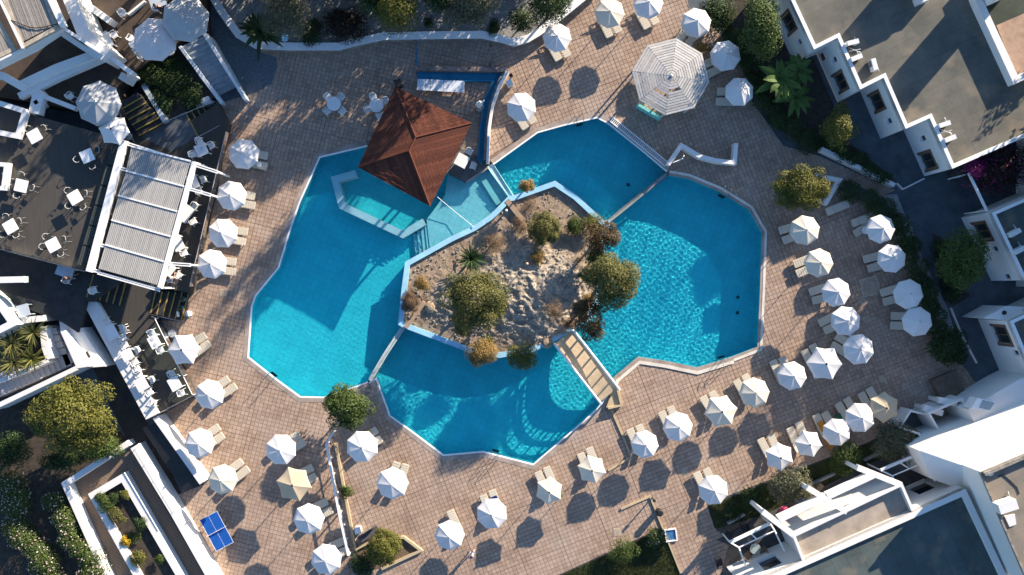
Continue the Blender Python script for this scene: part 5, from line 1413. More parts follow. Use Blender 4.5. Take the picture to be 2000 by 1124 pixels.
# ---- lower right hotel block
hb = thing('hotel_block', 'white hotel block with a dark flat roof in the lower right corner', 'building', P(1700, 1060, 0))
ZL = 4.4
facade(hb, (1450, 1148), (1886, 955), ZL, -0.04, [(1503, 1098, 1.55, 2.0, 'win'), (1800, 952, 1.55, 2.0, 'win')])
slab('upper_wall', [(1452, 1150), (1888, 957), (1978, 1150)], ZL - 0.35, ZL - 0.3, ROOFTEAL, hb)
MB().strip(XY([(1450, 1148), (1886, 955), (1978, 1150)], ZL), 0.42, ZL - 0.45, ZL + 0.004, side=-1).build('parapet', WHITE, hb)
wall('inner_kerb', [(1884, 962), (1964, 1140)], 5, ZL - 0.3, ZL - 0.1, mat('red_brown_kerb', (0.10, 0.03, 0.025), 0.8, 0.2, 3), hb)
# terrace room in front with a screeded roof and pergola beams
tr_ = thing('terrace_room', 'white walled room with beige screed roof and white concrete pergola', 'building', P(1650, 1010, 0))
ZQ = 4.3
RM = [(1551, 1047), (1761, 947), (1783, 998), (1569, 1094)]
MB().prism(XY(RM, ZQ - 0.5), 0.0, ZQ - 0.5).build('room_wall', WHITE, tr_)
roof_floor(tr_, [(1553, 1048), (1760, 949), (1781, 997), (1570, 1092)], ZQ - 0.49, SCREED)
MB().strip(XY([RM[3], RM[0], RM[1], RM[2]], ZQ), 0.20, ZQ - 0.55, ZQ).build('parapet', WHITE, tr_)
def bm(px, w, z=ZQ, h=0.4): return wall('pergola_beam', px, w, z - h, z, WHITE, tr_)
bm([(1521, 1015), (1614, 971)], 14, ZQ - 0.002); bm([(1616, 970), (1706, 928)], 14, ZQ - 0.006)
bm([(1490, 1000), (1553, 1048)], 11, ZQ - 0.01); bm([(1577, 953), (1655, 1001)], 11, ZQ - 0.014); bm([(1675, 914), (1761, 948)], 11, ZQ - 0.018)
for a in ((1493, 1003), (1580, 956), (1678, 917)):
    x, y, _ = P(*a, ZQ - 0.4); MB().box((x, y, (ZQ - 0.43) / 2), (0.35, 0.3, ZQ - 0.43), rad(-30)).build('pillar', WHITE, tr_)
slab('patio_floor', [(1400, 1055), (1480, 1012), (1700, 905), (1790, 868), (1840, 925), (1480, 1085)], -0.045, 0.06, mat('dark_patio', (0.075, 0.07, 0.07), 0.85, 0.3, 1, bump=0.2), kind='structure', zpx=0)
wall_thing('patio_wall', 'low grey patio kerb below the pale oleander', 'kerb', [(1690, 900), (1735, 878)], 4, -0.03, 0.35, CONC)
wall_thing('patio_wall', 'low grey patio kerb beside the olive tree', 'kerb', [(1580, 950), (1632, 926)], 4, -0.03, 0.35, CONC)
wall_thing('patio_wall', 'low grey patio kerb at the balcony canopy', 'kerb', [(1422, 1024), (1455, 1006)], 4, -0.03, 0.35, CONC)
# glazed balcony canopies
def canopy(label, pts, zf, zb):
    """front edge f0-f1, middle m0-m1, back b0-b1"""
    t = thing('balcony_canopy', label, 'canopy', (*P(*pts[0], 0)[:2], 0.06))
    f0, f1, m0, m1, b0, b1 = pts
    q = lambda a, z: Vector((*P(*a, z)[:2], z))
    F0, F1, M0, M1, B0, B1 = q(f0, zf), q(f1, zf), q(m0, zf + 0.05), q(m1, zf + 0.05), q(b0, zb), q(b1, zb)
    def rail_(a, b, r, nm='rail'): MB().tube([a, b], r, 6).build(nm, WHITEP, t)
    MB().strip([(F0.x, F0.y), (F1.x, F1.y)], 0.2, zf - 0.14, zf + 0.06).build('front_beam', WHITEP, t)
    rail_(M0, M1, 0.05); rail_(F0, M0, 0.06); rail_(F1, M1, 0.06); rail_(F0.lerp(F1, .5), M0.lerp(M1, .5), 0.05)
    rail_(M0, B0, 0.06, 'rafter'); rail_(M1, B1, 0.06, 'rafter')
    for a in (F0, F1): MB().tube([(a.x, a.y, 0.07), (a.x, a.y, zf - 0.14)], 0.06, 6).build('post', WHITEP, t)
    MB().add([F0 - Vector((0, 0, .04)), F1 - Vector((0, 0, .04)), M1 - Vector((0, 0, .04)), M0 - Vector((0, 0, .04))], [(0, 1, 2, 3)]).build('glass_pane', GLASS, t)
canopy('white framed balcony canopy over the round glass table', [(1426, 1060), (1504, 1023), (1443, 1070), (1513, 1037), (1457, 1107), (1532, 1077)], 2.3, 2.9)
canopy('white framed balcony canopy beside the tall white tower', [(1720, 919), (1793, 887), (1743, 930), (1809, 902), (1752, 962), (1826, 941)], 2.3, 2.9)
# tall white tower with sloped base, corner
tw = thing('white_tower', 'tall white block with sloping foot at the right edge', 'building', P(1950, 900, 0))
ZW = 4.6
ZV = 6.9
TP = [(1797, 881), (1846, 858), (1905, 835), (2080, 760), (2080, 850), (1915, 922)]
MB().prism(XY(TP, ZW), -0.04, ZW).build('white_roof', WHITE, tw)
a, b = [Vector((*P(*q, ZW)[:2], ZW - 0.003)) for q in ((1797, 881), (1915, 922))]
c, d = [Vector((*P(*q, 3.0)[:2], 3.0)) for q in ((1880, 958), (1815, 934))]
MB().add([a, b, c, d, Vector((a.x, a.y, 0)), Vector((d.x, d.y, 0))], [(0, 1, 2, 3), (0, 3, 5, 4)]).build('sloping_foot', WHITE, tw)
facade(tw, (1915, 922), (2015, 1150), ZV, -0.04, [])
facade(tw, (2080, 852), (1915, 922), ZV, -0.04, [])
roof_floor(tw, [(1917, 923), (2080, 852), (2080, 1150), (2015, 1150)], ZV - 0.15, ROOFBR)
MB().strip(XY([(1916, 924), (2014, 1150)], ZV), 0.12, ZV - 0.2, ZV + 0.03).build('parapet', STONE, tw)
MB().strip(XY([(1919, 925), (2080, 855)], ZV), 0.22, ZV - 0.2, ZV + 0.35).build('parapet', STONE, tw)
aircon(1969, 990, ZV - 0.15, rad(18), 'big air conditioner on the brown roof at the right edge', 1.3, 0.7, 0.8)
pv = thing('roof_vent', 'small pale vent cap in the brown roof corner', 'vent', P(1934, 924, ZV - 0.15))
MB().ball((*P(1934, 924, ZV)[:2], ZV - 0.02), 0.24, 10, 6, 0.6).build('cap', ACW, pv)
ct = thing('roof_cable', 'dark cable snaking over the brown roof', 'cable', P(1970, 940, ZV - 0.1))
MB().tube([(*P(x, y, ZV)[:2], ZV - 0.12) for x, y in ((1952, 931), (1962, 929), (1975, 940), (1988, 953), (1993, 966))], 0.035, 5).build('wire', BLACK, ct)
tp = thing('white_tarpaulin', 'curled white sheet lying below the big air conditioner', 'sheet', P(1975, 1018, ZV - 0.1))
MB().prism(XY([(1963, 1009), (1983, 1005), (1986, 1025), (1973, 1030)], ZV), ZV - 0.14, ZV - 0.05).build('cloth', CANVAS, tp)
# white lower block between tower and the steps, with a skylight and a hatch
lb = thing('white_annex', 'white annex roof with skylight behind the patio enclosure', 'building', P(1950, 810, 0))
MB().prism(XY([(1846, 850), (1907, 832), (1890, 800), (1985, 745), (2080, 700), (2080, 770), (1905, 836)], 3.6), -0.04, 3.6).build('annex_wall', WHITE, lb)
sk = MB().prism(XY([(1930, 832), (1975, 812), (1990, 820), (1950, 837)], 3.62), 3.601, 3.63).build('skylight', DKGLASS, lb)
MB().strip(XY([(1930, 832), (1975, 812), (1990, 820), (1950, 837)], 3.66), 0.08, 3.602, 3.68, closed=True).build('frame', WHITEP, sk)
ht = thing('roof_hatch', 'pale box with a glazed lid on the annex edge', 'hatch', P(1925, 790, 3.6))
MB().prism(XY([(1897, 798), (1909, 778), (1945, 785), (1933, 805)], 4.0), 3.0, 4.0).build('box', WHITEP, ht)
MB().prism(XY([(1913, 797), (1920, 782), (1943, 787), (1933, 802)], 4.03), 4.001, 4.03).build('lid', mat('lid_glass', (0.3, 0.36, 0.38), 0.15, 0.1, 2), ht)
# patio enclosures
pe = thing('patio_enclosure', 'open white walled enclosure with a beige floor by the annex', 'enclosure', P(1860, 825, 0))
wall('enclosure_wall', [(1815, 808), (1880, 780), (1905, 834), (1845, 860)], 4, -0.02, 2.3, WHITE, pe, closed=True)
slab('floor', [(1815, 808), (1880, 780), (1905, 834), (1845, 860)], -0.02, 0.25, mat('beige_patio_floor', (0.30, 0.27, 0.21), 0.85, 0.15, 1), pe, zpx=2.3)
pe2 = thing('patio_enclosure', 'second open white enclosure with a dark floor by the pale oleander', 'enclosure', P(1790, 840, 0))
wall('enclosure_wall', [(1758, 835), (1779, 803), (1812, 811)], 4, -0.02, 1.6, WHITE, pe2)
wall('enclosure_wall', [(1760, 836), (1796, 848), (1808, 878)], 4, -0.02, 2.2, WHITE, pe2)
slab('floor', [(1758, 835), (1779, 803), (1812, 811), (1842, 860), (1806, 876)], -0.02, 0.12, SLATE, pe2, zpx=0.5)
for i, (a, b) in enumerate((((1806, 797), (1842, 808)), ((1834, 782), (1870, 788)))):
    t = thing('white_slab', ['white slab against the patio enclosure wall, lower of two', 'white slab against the patio enclosure wall, upper of two'][i], 'slab', P(*a, 0))
    wall('slab_body', [a, b], 12, 1.6, 2.0, WHITE, t); wall('support', [a, b], 8, 0, 1.59, WHITE, t)

# ================================================================== furniture and small things
# ---- parasols
PROTO = {}
def panel_mesh(k, m):
    mb = MB(); nu, nv = 5, 6
    z0, drop, R = 2.66, 0.46, 1.0
    half = math.pi / k
    for i in range(nu + 1):
        u = i / nu
        for j in range(nv + 1):
            v = -1 + 2 * j / nv
            a = v * half
            chord = R * math.cos(half) / math.cos(a)
            r = u * (chord - (0.012 if k == 8 else 0.05) * (1 - v * v) * u)
            z = z0 - drop * (u ** 1.12) - 0.018 * math.sin(math.pi * u) * (1 - v * v)
            mb.v.append((r * math.cos(a), r * math.sin(a), z))
    for i in range(nu):
        for j in range(nv):
            p = i * (nv + 1) + j
            mb.f.append((p, p + 1, p + nv + 2, p + nv + 1))
    b = len(mb.v)
    for j in range(nv + 1):
        x, y, z = mb.v[nu * (nv + 1) + j]
        mb.v.append((x * 1.004, y * 1.004, z - 0.09))
    for j in range(nv):
        p = nu * (nv + 1) + j
        mb.f.append((p, p + 1, b + j + 1, b + j))
    return mb
def parasol_proto(k, m, big=False):
    key = (k, m.name)
    if key in PROTO: return copy_tree(PROTO[key])
    t = thing('parasol', 'x', 'parasol')
    o = panel_mesh(k, m).build('canopy_panel', m, t, smooth=True, local=True)
    for i in range(1, k):
        c = link('canopy_panel', o.data, t); c.rotation_euler = (0, 0, 2 * math.pi * i / k)
    rb = MB()
    for i in range(k):
        a = 2 * math.pi * (i + 0.5) / k
        rb.tube([(0.03 * math.cos(a), 0.03 * math.sin(a), 2.62), (0.97 * math.cos(a), 0.97 * math.sin(a), 2.185)], 0.009, 4)
    rb.build('ribs', STEEL, t, local=True)['kind'] = 'stuff'
    MB().tube([(0, 0, 0.05), (0, 0, 2.68)], 0.024, 8).build('pole', WHITEP, t, local=True)
    f = MB().cyl((0, 0), 0.07, 2.655, 2.70, 10, 0.045); f.ball((0, 0, 2.73), 0.035, 8, 5); f.build('finial', STEEL if k == 8 else BLACK, t, local=True)
    b = MB().cyl((0, 0), 0.26, 0.0, 0.07, 16, 0.24); b.cyl((0, 0), 0.05, 0.07, 0.3, 8); b.build('base', CONC, t, local=True)
    PROTO[key] = t
    return t
def parasol(px, py, r, k, m, label, z=0.0, group='parasols round the pool', zs=1.0):
    t = parasol_proto(k, m)
    za = z + 2.5 * zs
    x, y, _ = P(px, py, za)
    R = r * S * (H - za) / H * 1.07
    t.location = (x, y, z); t.scale = (R, R, zs)
    t.rotation_euler = (rnd.uniform(-.035, .035), rnd.uniform(-.035, .035), rnd.uniform(0, 6.28))
    t['label'] = label; t['group'] = group
    return x, y
# ---- sun loungers
def rounded(l, w, r, n=4):
    q = []
    for cx, cy, a0 in ((l / 2 - r, w / 2 - r, 0), (-l / 2 + r, w / 2 - r, 90), (-l / 2 + r, -w / 2 + r, 180), (l / 2 - r, -w / 2 + r, 270)):
        for i in range(n):
            a = rad(a0 + 90 * i / (n - 1)); q.append((cx + r * math.cos(a), cy + r * math.sin(a)))
    return q
def lounger_proto():
    if 'L' in PROTO: return copy_tree(PROTO['L'])
    t = thing('sun_lounger', 'x', 'sun lounger')
    b = MB().prism([(x + 0.36, y) for x, y in rounded(1.30, 0.62, 0.09)], 0.27, 0.33)
    for k in range(7): b.box((-0.17 + 0.18 * k, 0, 0.335), (0.12, 0.52, 0.018))
    b.build('bed', LOUNGE, t, local=True)
    bk = MB(); ca, sa = math.cos(rad(24)), math.sin(rad(24))
    q = [(x, y) for x, y in rounded(0.72, 0.60, 0.10)]
    vs = [(-0.30 - (0.36 - x) * ca, y, 0.315 + (0.36 - x) * sa) for x, y in q]; n = len(vs)
    bk.add(vs + [(x, y, z - 0.04) for x, y, z in vs], [tuple(range(n)), tuple(range(2 * n - 1, n - 1, -1))] + [(i, n + i, n + (i + 1) % n, (i + 1) % n) for i in range(n)])
    bk.build('backrest', LOUNGE, t, local=True)
    for x in (0.85, -0.62):
        for y in (-0.25, 0.25):
            MB().box((x, y, 0.14), (0.06, 0.05, 0.28)).build('leg', LOUNGE, t, local=True)
    r = MB()
    for y in (-0.285, 0.285): r.box((0.05, y, 0.25), (1.8, 0.035, 0.06))
    r.box((-0.84, 0, 0.25), (0.035, 0.535, 0.06)); r.build('frame', LOUNGE, t, local=True)
    PROTO['L'] = t
    return t
def lounger(x, y, ang, label, group='sun loungers round the pool'):
    t = lounger_proto()
    t.location = (x, y, 0.0); t.rotation_euler = (0, 0, ang)
    t['label'] = label; t['group'] = group
    return t
W_, C_, B_ = CANVAS, CREAM, BEIGE
UMB = [  # px, py, radius, sides, canvas, lounger heading, place, which loungers
 (475, 300, 29, 8, W_, -12, 'by the terrace corner below the dark stairs', 'ab'),
 (449, 381, 28, 8, W_, -12, 'second from the top along the dark terrace', 'ab'),
 (433, 455, 28, 8, W_, -10, 'third from the top along the dark terrace', 'ab'),
 (410, 516, 28, 8, W_, -8, 'lowest of four along the dark pergola terrace', 'ab'),
 (358, 684, 31, 6, W_, 35, 'against the white terrace rail', 'ab'),
 (408, 771, 28, 8, W_, 35, 'at the pointed lower corner of the table terrace', 'ab'),
 (386, 869, 28, 8, W_, 35, 'beside the black canopy strip, upper one', 'ab'),
 (434, 940, 28, 8, C_, 35, 'beyond the lower end of the black canopy strip', 'ab'),
 (547, 882, 29, 8, W_, 30, 'above the faded beige parasol', 'ab'),
 (572, 949, 33, 6, B_, 28, 'second down beside the white ladder fence', 'ab'),
 (602, 1017, 29, 8, W_, 25, 'just below the faded beige parasol', 'ab'),
 (636, 1096, 29, 8, W_, 25, 'lowest beside the white ladder fence', 'ab'),
 (704, 874, 30, 8, W_, 30, 'just below the round glossy tree', 'ab'),
 (767, 946, 30, 8, W_, 72, 'in tree shade right of the ladder fence', 'ab'),
 (879, 1047, 28, 8, W_, 115, 'nearest the walking person', 'b'),
 (962, 1007, 29, 8, W_, 112, 'over the navy towel', 'ab'),
 (1074, 960, 26, 6, C_, 115, 'below the bottom tip of the pools', 'ab'),
 (1159, 920, 27, 6, C_, 115, 'between the pool tip and the footbridge kerb', 'ab'),
 (1260, 872, 26, 8, W_, 115, 'closest to the footbridge steps', 'ab'),
 (1324, 837, 28, 8, W_, 115, 'with a bright ruffled top near the footbridge', 'ab'),
 (1411, 805, 31, 6, C_, 120, 'below the ladder of the rippled pool', 'ab'),
 (1477, 770, 28, 8, C_, 120, 'right of the hexagonal cream one', 'ab'),
 (1550, 736, 27, 8, W_, 115, 'between the cream one and the hexagonal white one', 'ab'),
 (1614, 711, 33, 6, W_, 118, 'with sharp corners inside the shaded pair', 'ab'),
 (1679, 685, 29, 8, W_, 150, 'lowest of the inner eastern row', 'ab'),
 (1655, 629, 28, 8, W_, 207, 'in the inner eastern row, second from the bottom', 'ab'),
 (1635, 572, 27, 8, W_, 196, 'middle of the inner eastern row', 'ab'),
 (1602, 513, 27, 8, C_, 202, 'second down the inner eastern row', 'ab'),
 (1575, 448, 28, 8, C_, 197, 'below the yellow and green bush', 'ab'),
 (1723, 448, 27, 8, W_, 207, 'topmost against the curved hedge', 'b'),
 (1745, 507, 27, 8, W_, 197, 'second down along the curved hedge', 'ab'),
 (1778, 575, 28, 8, W_, 195, 'third down along the curved hedge', 'ab'),
 (1797, 630, 28, 8, W_, 178, 'lowest along the curved hedge', 'ab'),
 (1526, 893, 27, 6, W_, 115, 'first of the row above the lawn strip', 'ab'),
 (1583, 869, 26, 6, W_, 115, 'second of the row above the lawn strip', 'ab'),
 (1638, 845, 26, 8, W_, 118, 'beside the orange towel', 'ab'),
 (1684, 818, 28, 8, W_, 118, 'touching the beige one by the annex', 'ab'),
 (1729, 797, 29, 6, B_, 118, 'by the white patio enclosure', 'ab'),
 (1396, 961, 28, 8, W_, 115, 'alone at the corner of the lawn strip', 'ab'),
 (1089, 70, 27, 8, W_, -62, 'at the end of the wavy garden wall', 'ab'),
 (1193, 22, 28, 8, C_, -62, 'near the top edge, right of the wavy wall', 'ab'),
 (1268, 6, 28, 8, W_, -60, 'cut by the top edge', 'ab'),
 (1362, 44, 28, 8, W_, -125, 'above the round wooden gazebo', 'ab'),
 (1418, 108, 29, 8, W_, 205, 'right of the round wooden gazebo, upper', 'ab'),
 (1446, 176, 27, 8, W_, 180, 'right of the round wooden gazebo, lower', 'ab'),
 (1020, 208, 28, 8, W_, -60, 'by the curved white wall and the top pool', 'ab')]
SHAPE = {8: 'octagonal', 6: 'hexagonal'}
CNAME = {W_.name: 'white', C_.name: 'cream', B_.name: 'faded beige'}
TOWEL = {}
for (px, py, r, k, m, hd, where, ab) in UMB:
    nm = CNAME[m.name] + ' ' + SHAPE[k] + ' parasol'
    x, y = parasol(px, py, r, k, m, nm + ' ' + where)
    a = rad(hd); d = Vector((math.cos(a), math.sin(a))); n = Vector((-d.y, d.x))
    vert = abs(n.y) >= abs(n.x)
    for s, c in ((1, 'a'), (-1, 'b')):
        if c not in ab: continue
        q = Vector((x, y)) + n * s * rnd.uniform(0.36, 0.40) + d * rnd.uniform(0.12, 0.3)
        up = (n.y * s > 0) if vert else (n.x * s > 0)
        w = ('upper' if up else 'lower') if vert else ('right' if up else 'left')
        l = lounger(q.x, q.y, a + rnd.uniform(-.05, .05), '%s lounger under the %s parasol %s' % (w, CNAME[m.name], where))
        TOWEL[(px, c)] = l
def place_px(px, py, z=0.0): return P(px, py, z)[:2]
for px, py, ang, lab in ((1634, 407, 22, 'empty sun lounger standing alone beside the white triangular bed'), (1684, 430, 20, 'empty sun lounger left of the topmost hedge parasol')):
    x, y = place_px(px, py, 0.3); lounger(x, y, rad(ang), lab)
# towels lie on loungers
def towel(px, py, ang, l, w, m, label):
    x, y, _ = P(px, py, 0.36)
    t = thing('towel', label, 'towel', (x, y, 0.352), rad(ang))
    mb = MB(); n = 7
    for i in range(n + 1):
        for j in range(4):
            mb.v.append((-l / 2 + l * i / n, -w / 2 + w * j / 3 + 0.02 * math.sin(i * 2.1), 0.006 + 0.012 * abs(math.sin(i * 1.7 + j))))
    for i in range(n):
        for j in range(3):
            p = 4 * i + j; mb.f.append((p, p + 1, p + 5, p + 4))
    mb.build('cloth', m, t, local=True)
towel(967, 978, 112, 0.7, 0.5, NAVY, 'navy towel on the lounger above the parasol near the person')
towel(1607, 836, 118, 1.1, 0.5, ORANGE, 'orange towel trailing over a lounger in the lower row')
towel(1618, 868, 128, 0.9, 0.35, ORANGE, 'loose end of an orange towel hanging behind the lounger')
towel(1638, 815, 118, 0.5, 0.5, GREENT, 'dark green towel at the end of a lower row lounger')
towel(718, 846, 30, 0.5, 0.4, F_YEL, 'yellow towel on the lounger below the glossy tree')
# the big terrace parasols
GB = 'big terrace parasols'
parasol(355, 34, 44, 8, SHADEGREYC, 'largest shade-greyed parasol on the brown terrace, overlapping its neighbour', 2.0, GB, 1.25)
parasol(299, 77, 42, 8, PINKC, 'big pale pink parasol on the brown terrace', 2.0, GB, 1.1)
parasol(187, 201, 42, 8, SHADEGREYC, 'big shade-greyed parasol with a ring top between the white beams and the stairs', 2.0, GB, 1.1)
parasol(219, 254, 29, 6, CANVAS, 'white parasol tucked below the big grey one', 2.0, GB)

# ---- tables and chairs
def chair_proto(kind):
    if kind in PROTO: return copy_tree(PROTO[kind])
    if kind == 'plastic':
        t = thing('plastic_chair', 'x', 'chair'); m = PLASTIC
        MB().prism(rounded(0.44, 0.46, 0.07), 0.40, 0.44).build('seat', m, t, local=True)
        b = MB(); b.strip([(-0.16, 0.225), (-0.235, 0.16), (-0.255, 0), (-0.235, -0.16), (-0.16, -0.225)], 0.03, 0.441, 0.80); b.build('backrest', m, t, local=True)
        for s in (-1, 1):
            MB().strip([(-0.16, 0.245 * s), (0.05, 0.262 * s), (0.2, 0.25 * s)], 0.05, 0.62, 0.65).build('armrest', m, t, local=True)
            MB().tube([(0.2, 0.25 * s, 0.63), (0.24, 0.24 * s, 0)], 0.022, 6).build('leg', m, t, local=True)
            MB().tube([(-0.2, 0.2 * s, 0.45), (-0.27, 0.25 * s, 0)], 0.022, 6).build('leg', m, t, local=True)
    else:
        t = thing('wire_chair', 'x', 'chair'); m = mat('grey_chair_metal', (0.22, 0.22, 0.215), 0.5, 0.2, 5)
        MB().prism(rounded(0.42, 0.42, 0.1), 0.43, 0.455).build('seat', mat('dark_cane_seat', (0.035, 0.04, 0.038), 0.8, 0.2, 6), t, local=True)
        arc = [(0.20 * math.cos(rad(a)) - 0.06, 0.24 * math.sin(rad(a)), 0.66 + 0.10 * (a > 130 and a < 230)) for a in range(70, 291, 20)]
        MB().tube(arc, 0.02, 6).build('back_hoop', mat('pale_chair_rim', (0.5, 0.48, 0.45), 0.5, 0.1, 5), t, local=True)
        for s in (-1, 1):
            MB().tube([(0.18, 0.17 * s, 0.44), (0.25, 0.22 * s, 0)], 0.016, 5).build('leg', m, t, local=True)
            MB().tube([(-0.05, 0.24 * s, 0.68), (-0.16, 0.18 * s, 0.44), (-0.26, 0.22 * s, 0)], 0.016, 5).build('leg', m, t, local=True)
    PROTO[kind] = t
    return t
def chair(kind, x, y, z, ang, label, group):
    t = chair_proto(kind)
    t.location = (x, y, z); t.rotation_euler = (0, 0, ang); t['label'] = label; t['group'] = group
def table(name, px, py, z, ang, l, w, label, group, m=WHITEP, round_=False, hgt=0.74):
    x, y, _ = P(px, py, z + hgt)
    t = thing(name, label, 'table', (x, y, z), ang, group)
    if round_: MB().cyl((0, 0), l / 2, hgt - 0.035, hgt, 24).build('table_top', m, t, local=True)
    else: MB().prism(rounded(l, w, 0.03, 3), hgt - 0.035, hgt).build('table_top', m, t, local=True)
    if name == 'dining_table':
        for sx in (-1, 1):
            for sy in (-1, 1): MB().box((sx * (l / 2 - 0.08), sy * (w / 2 - 0.08), (hgt - 0.036) / 2), (0.06, 0.06, hgt - 0.036)).build('leg', m, t, local=True)
    else:
        MB().tube([(0, 0, 0.03), (0, 0, hgt - 0.036)], 0.035, 8).build('pedestal', STEEL, t, local=True)
        MB().cyl((0, 0), 0.22, 0, 0.03, 14).build('foot', STEEL, t, local=True)
    return x, y
# upper terrace: square tables, four cane chairs each
TW = [(67, 266, 29, 'near the top corner of the dark terrace'), (170, 305, 24, 'nearest the top of the pergola beam'), (41, 363, -13, 'at the left of the dark terrace'),
      (146, 386, 30, 'in the middle of the dark terrace'), (20, 443, 30, 'lowest at the left edge'), (103, 479, 28, 'near the lower glass rail')]
for px, py, a, where in TW:
    x, y = table('square_table', px, py, 3.0, rad(a), 0.92, 0.92, 'white square table ' + where, 'square tables on the dark terrace')
    for k, sd in enumerate(('right', 'top', 'left', 'bottom')):
        if (px, k) in ((67, 2), (67, 3), (170, 1)): continue
        b = rad(a + 90 * k + rnd.uniform(-22, 22)); d = rnd.uniform(0.66, 0.86)
        chair('wire', x + d * math.cos(b), y + d * math.sin(b), 3.0, b + math.pi + rnd.uniform(-.5, .5), 'cane chair %s the square table %s' % ({'right': 'right of', 'top': 'above', 'left': 'left of', 'bottom': 'below'}[sd], where), 'cane chairs on the dark terrace')
# white tables and chairs on the lower terrace
TL = [(217, 649, -61, 1.15, 0.85, 'topmost on the white bench wall', ((-0.9, 0), (0.3, 0.75), (0.95, 0.1), (0.1, 0.75))),
      (248, 694, -61, 0.85, 0.85, 'second down the white bench wall', ((-0.78, 0.1), (0.72, 0.15), (0.0, 0.72))),
      (276, 751, -61, 1.0, 0.9, 'lowest along the white bench wall', ((-0.8, 0.1), (0.05, 0.75), (0.82, 0.15))),
      (301, 668, -61, 0.95, 0.8, 'with plates by the white rail', ((-0.72, 0.05), (0.75, 0.0))),
      (341, 750, -61, 1.0, 0.85, 'in the pointed terrace corner', ((-0.8, 0.05), (0.82, 0.0))),
      (393, 293, 22, 0.9, 0.9, 'beside the pergola top', ((-0.8, 0), (0.75, 0.1), (0.05, 0.75))),
      (376, 355, -68, 1.1, 0.8, 'half under the pergola top end', ((0.1, 0.72), (0.8, 0.1))),
      (363, 418, 55, 1.3, 0.75, 'at mid pergola edge', ((0.85, -0.1), (-0.2, -0.7))),
      (347, 476, -65, 1.1, 0.8, 'low on the pergola edge', ((-0.8, 0), (0.8, 0.05))),
      (330, 528, 50, 1.0, 0.7, 'at the lowest pergola rails', ((0.1, -0.72),))]
for px, py, a, l, w, where, ch in TL:
    x, y = table('dining_table', px, py, 1.0, rad(a), l, w, 'white dining table ' + where, 'white dining tables on the lower terrace', PLASTIC)
    for k, (u, v) in enumerate(ch):
        ca, sa = math.cos(rad(a)), math.sin(rad(a))
        cx, cy = x + u * ca - v * sa, y + u * sa + v * ca
        ty = cy - y; tx = cx - x
        sd = ('upper' if ty > 0 else 'lower') if abs(ty) > abs(tx) else ('right' if tx > 0 else 'left')
        chair('plastic', cx, cy, 1.0, math.atan2(y - cy, x - cx) + rnd.uniform(-.2, .2), 'white chair %s table %s' % ({'upper': 'above', 'lower': 'below', 'right': 'right of', 'left': 'left of'}[sd] if k < 2 else ('beside' if k == 2 else 'by'), where), 'white plastic chairs on the lower terrace')
for px, py, l in ((240, 660, 'stray white chair between the first tables of the bench wall'), (268, 722, 'stray white chair above the lowest bench wall table'), (299, 787, 'white chair at the end of the bench wall')):
    x, y, _ = P(px, py, 1.5); chair('plastic', x, y, 1.0, rnd.uniform(0, 6), l, 'white plastic chairs on the lower terrace')
x, y, _ = P(183, 568, 2.2); chair('plastic', x, y, 1.75, 0.4, 'lone white chair on the yellow edged stairs', 'white plastic chairs on the lower terrace')
# plates and glasses on the tables with something on them
for px, py, l in ((297, 663, 'white plate on the table by the white rail'), (303, 674, 'second white plate on the table by the white rail'), (394, 290, 'white plate on the table beside the pergola top')):
    x, y, _ = P(px, py, 1.76); t = thing('plate', l, 'plate', (x, y, 1.741)); MB().cyl((0, 0), 0.10, 0.0, 0.02, 16, 0.14).build('dish', mat('plate_glaze', (0.5, 0.53, 0.56), 0.2, 0.05, 5), t, local=True)
# by the bar
RT_ = [(652, 203, 'farther from the red roof'), (735, 206, 'tucked against the red roof')]
for px, py, where in RT_:
    x, y = table('round_table', px, py, 0.0, 0, 1.1, 1.1, 'white round table ' + where, 'round tables by the pool bar', PLASTIC, True)
    for k, a in enumerate((132, 48, -40, 222) if px < 700 else (112, 32, -72, 200)):
        b = rad(a); sd = ('upper left', 'upper right', 'lower right', 'lower left')[k]
        chair('plastic', x + 0.78 * math.cos(b), y + 0.78 * math.sin(b), 0.0, b + math.pi, 'white chair at the %s of the round table %s' % (sd, where), 'white chairs by the pool bar')
x, y = table('dining_table', 902, 314, 0.02, rad(-28), 0.95, 0.95, 'white square table on the bar platform', 'bar platform table', PLASTIC)
chair('plastic', x + 0.55, y + 0.75, 0.02, rad(240), 'white chair above the square table on the bar platform', 'white chairs by the pool bar')
chair('plastic', x + 0.85, y - 0.35, 0.02, rad(160), 'white chair right of the square table on the bar platform', 'white chairs by the pool bar')
# brown terrace chairs and tables
for px, py, a, l in ((239, 26, -50, 'white chair alone on the brown terrace by the dark bush'), (222, 68, 30, 'pale chair at the blue table beside the sloping white wall'), (256, 75, 60, 'white chair left of the pale pink parasol'), (275, 108, -60, 'white chair below the pale pink parasol'), (137, 188, 40, 'pale chair left of the big grey parasol')):
    x, y, _ = P(px, py, 2.5); chair('plastic', x, y, 2.0, rad(a), l, 'white plastic chairs on the brown terrace')
table('dining_table', 263, 91, 2.0, rad(-60), 1.0, 0.6, 'pale table half hidden by the pale pink parasol', 'tables on the brown terrace', mat('pale_blue_table', (0.42, 0.48, 0.53), 0.5, 0.1, 4))
table('dining_table', 207, 78, 2.0, rad(-60), 1.2, 0.7, 'pale blue table beside the sloping white wall', 'tables on the brown terrace', MATS['pale_blue_table'])
table('dining_table', 308, 4, 2.0, rad(20), 1.2, 0.8, 'cluttered table at the top edge above the brown terrace', 'tables on the brown terrace', MATS['pale_blue_table'])
table('dining_table', 45, 607, 1.9, rad(15), 0.9, 0.9, 'blue grey table in the dark yard at the left edge', 'tables on the brown terrace', MATS['pale_blue_table'])
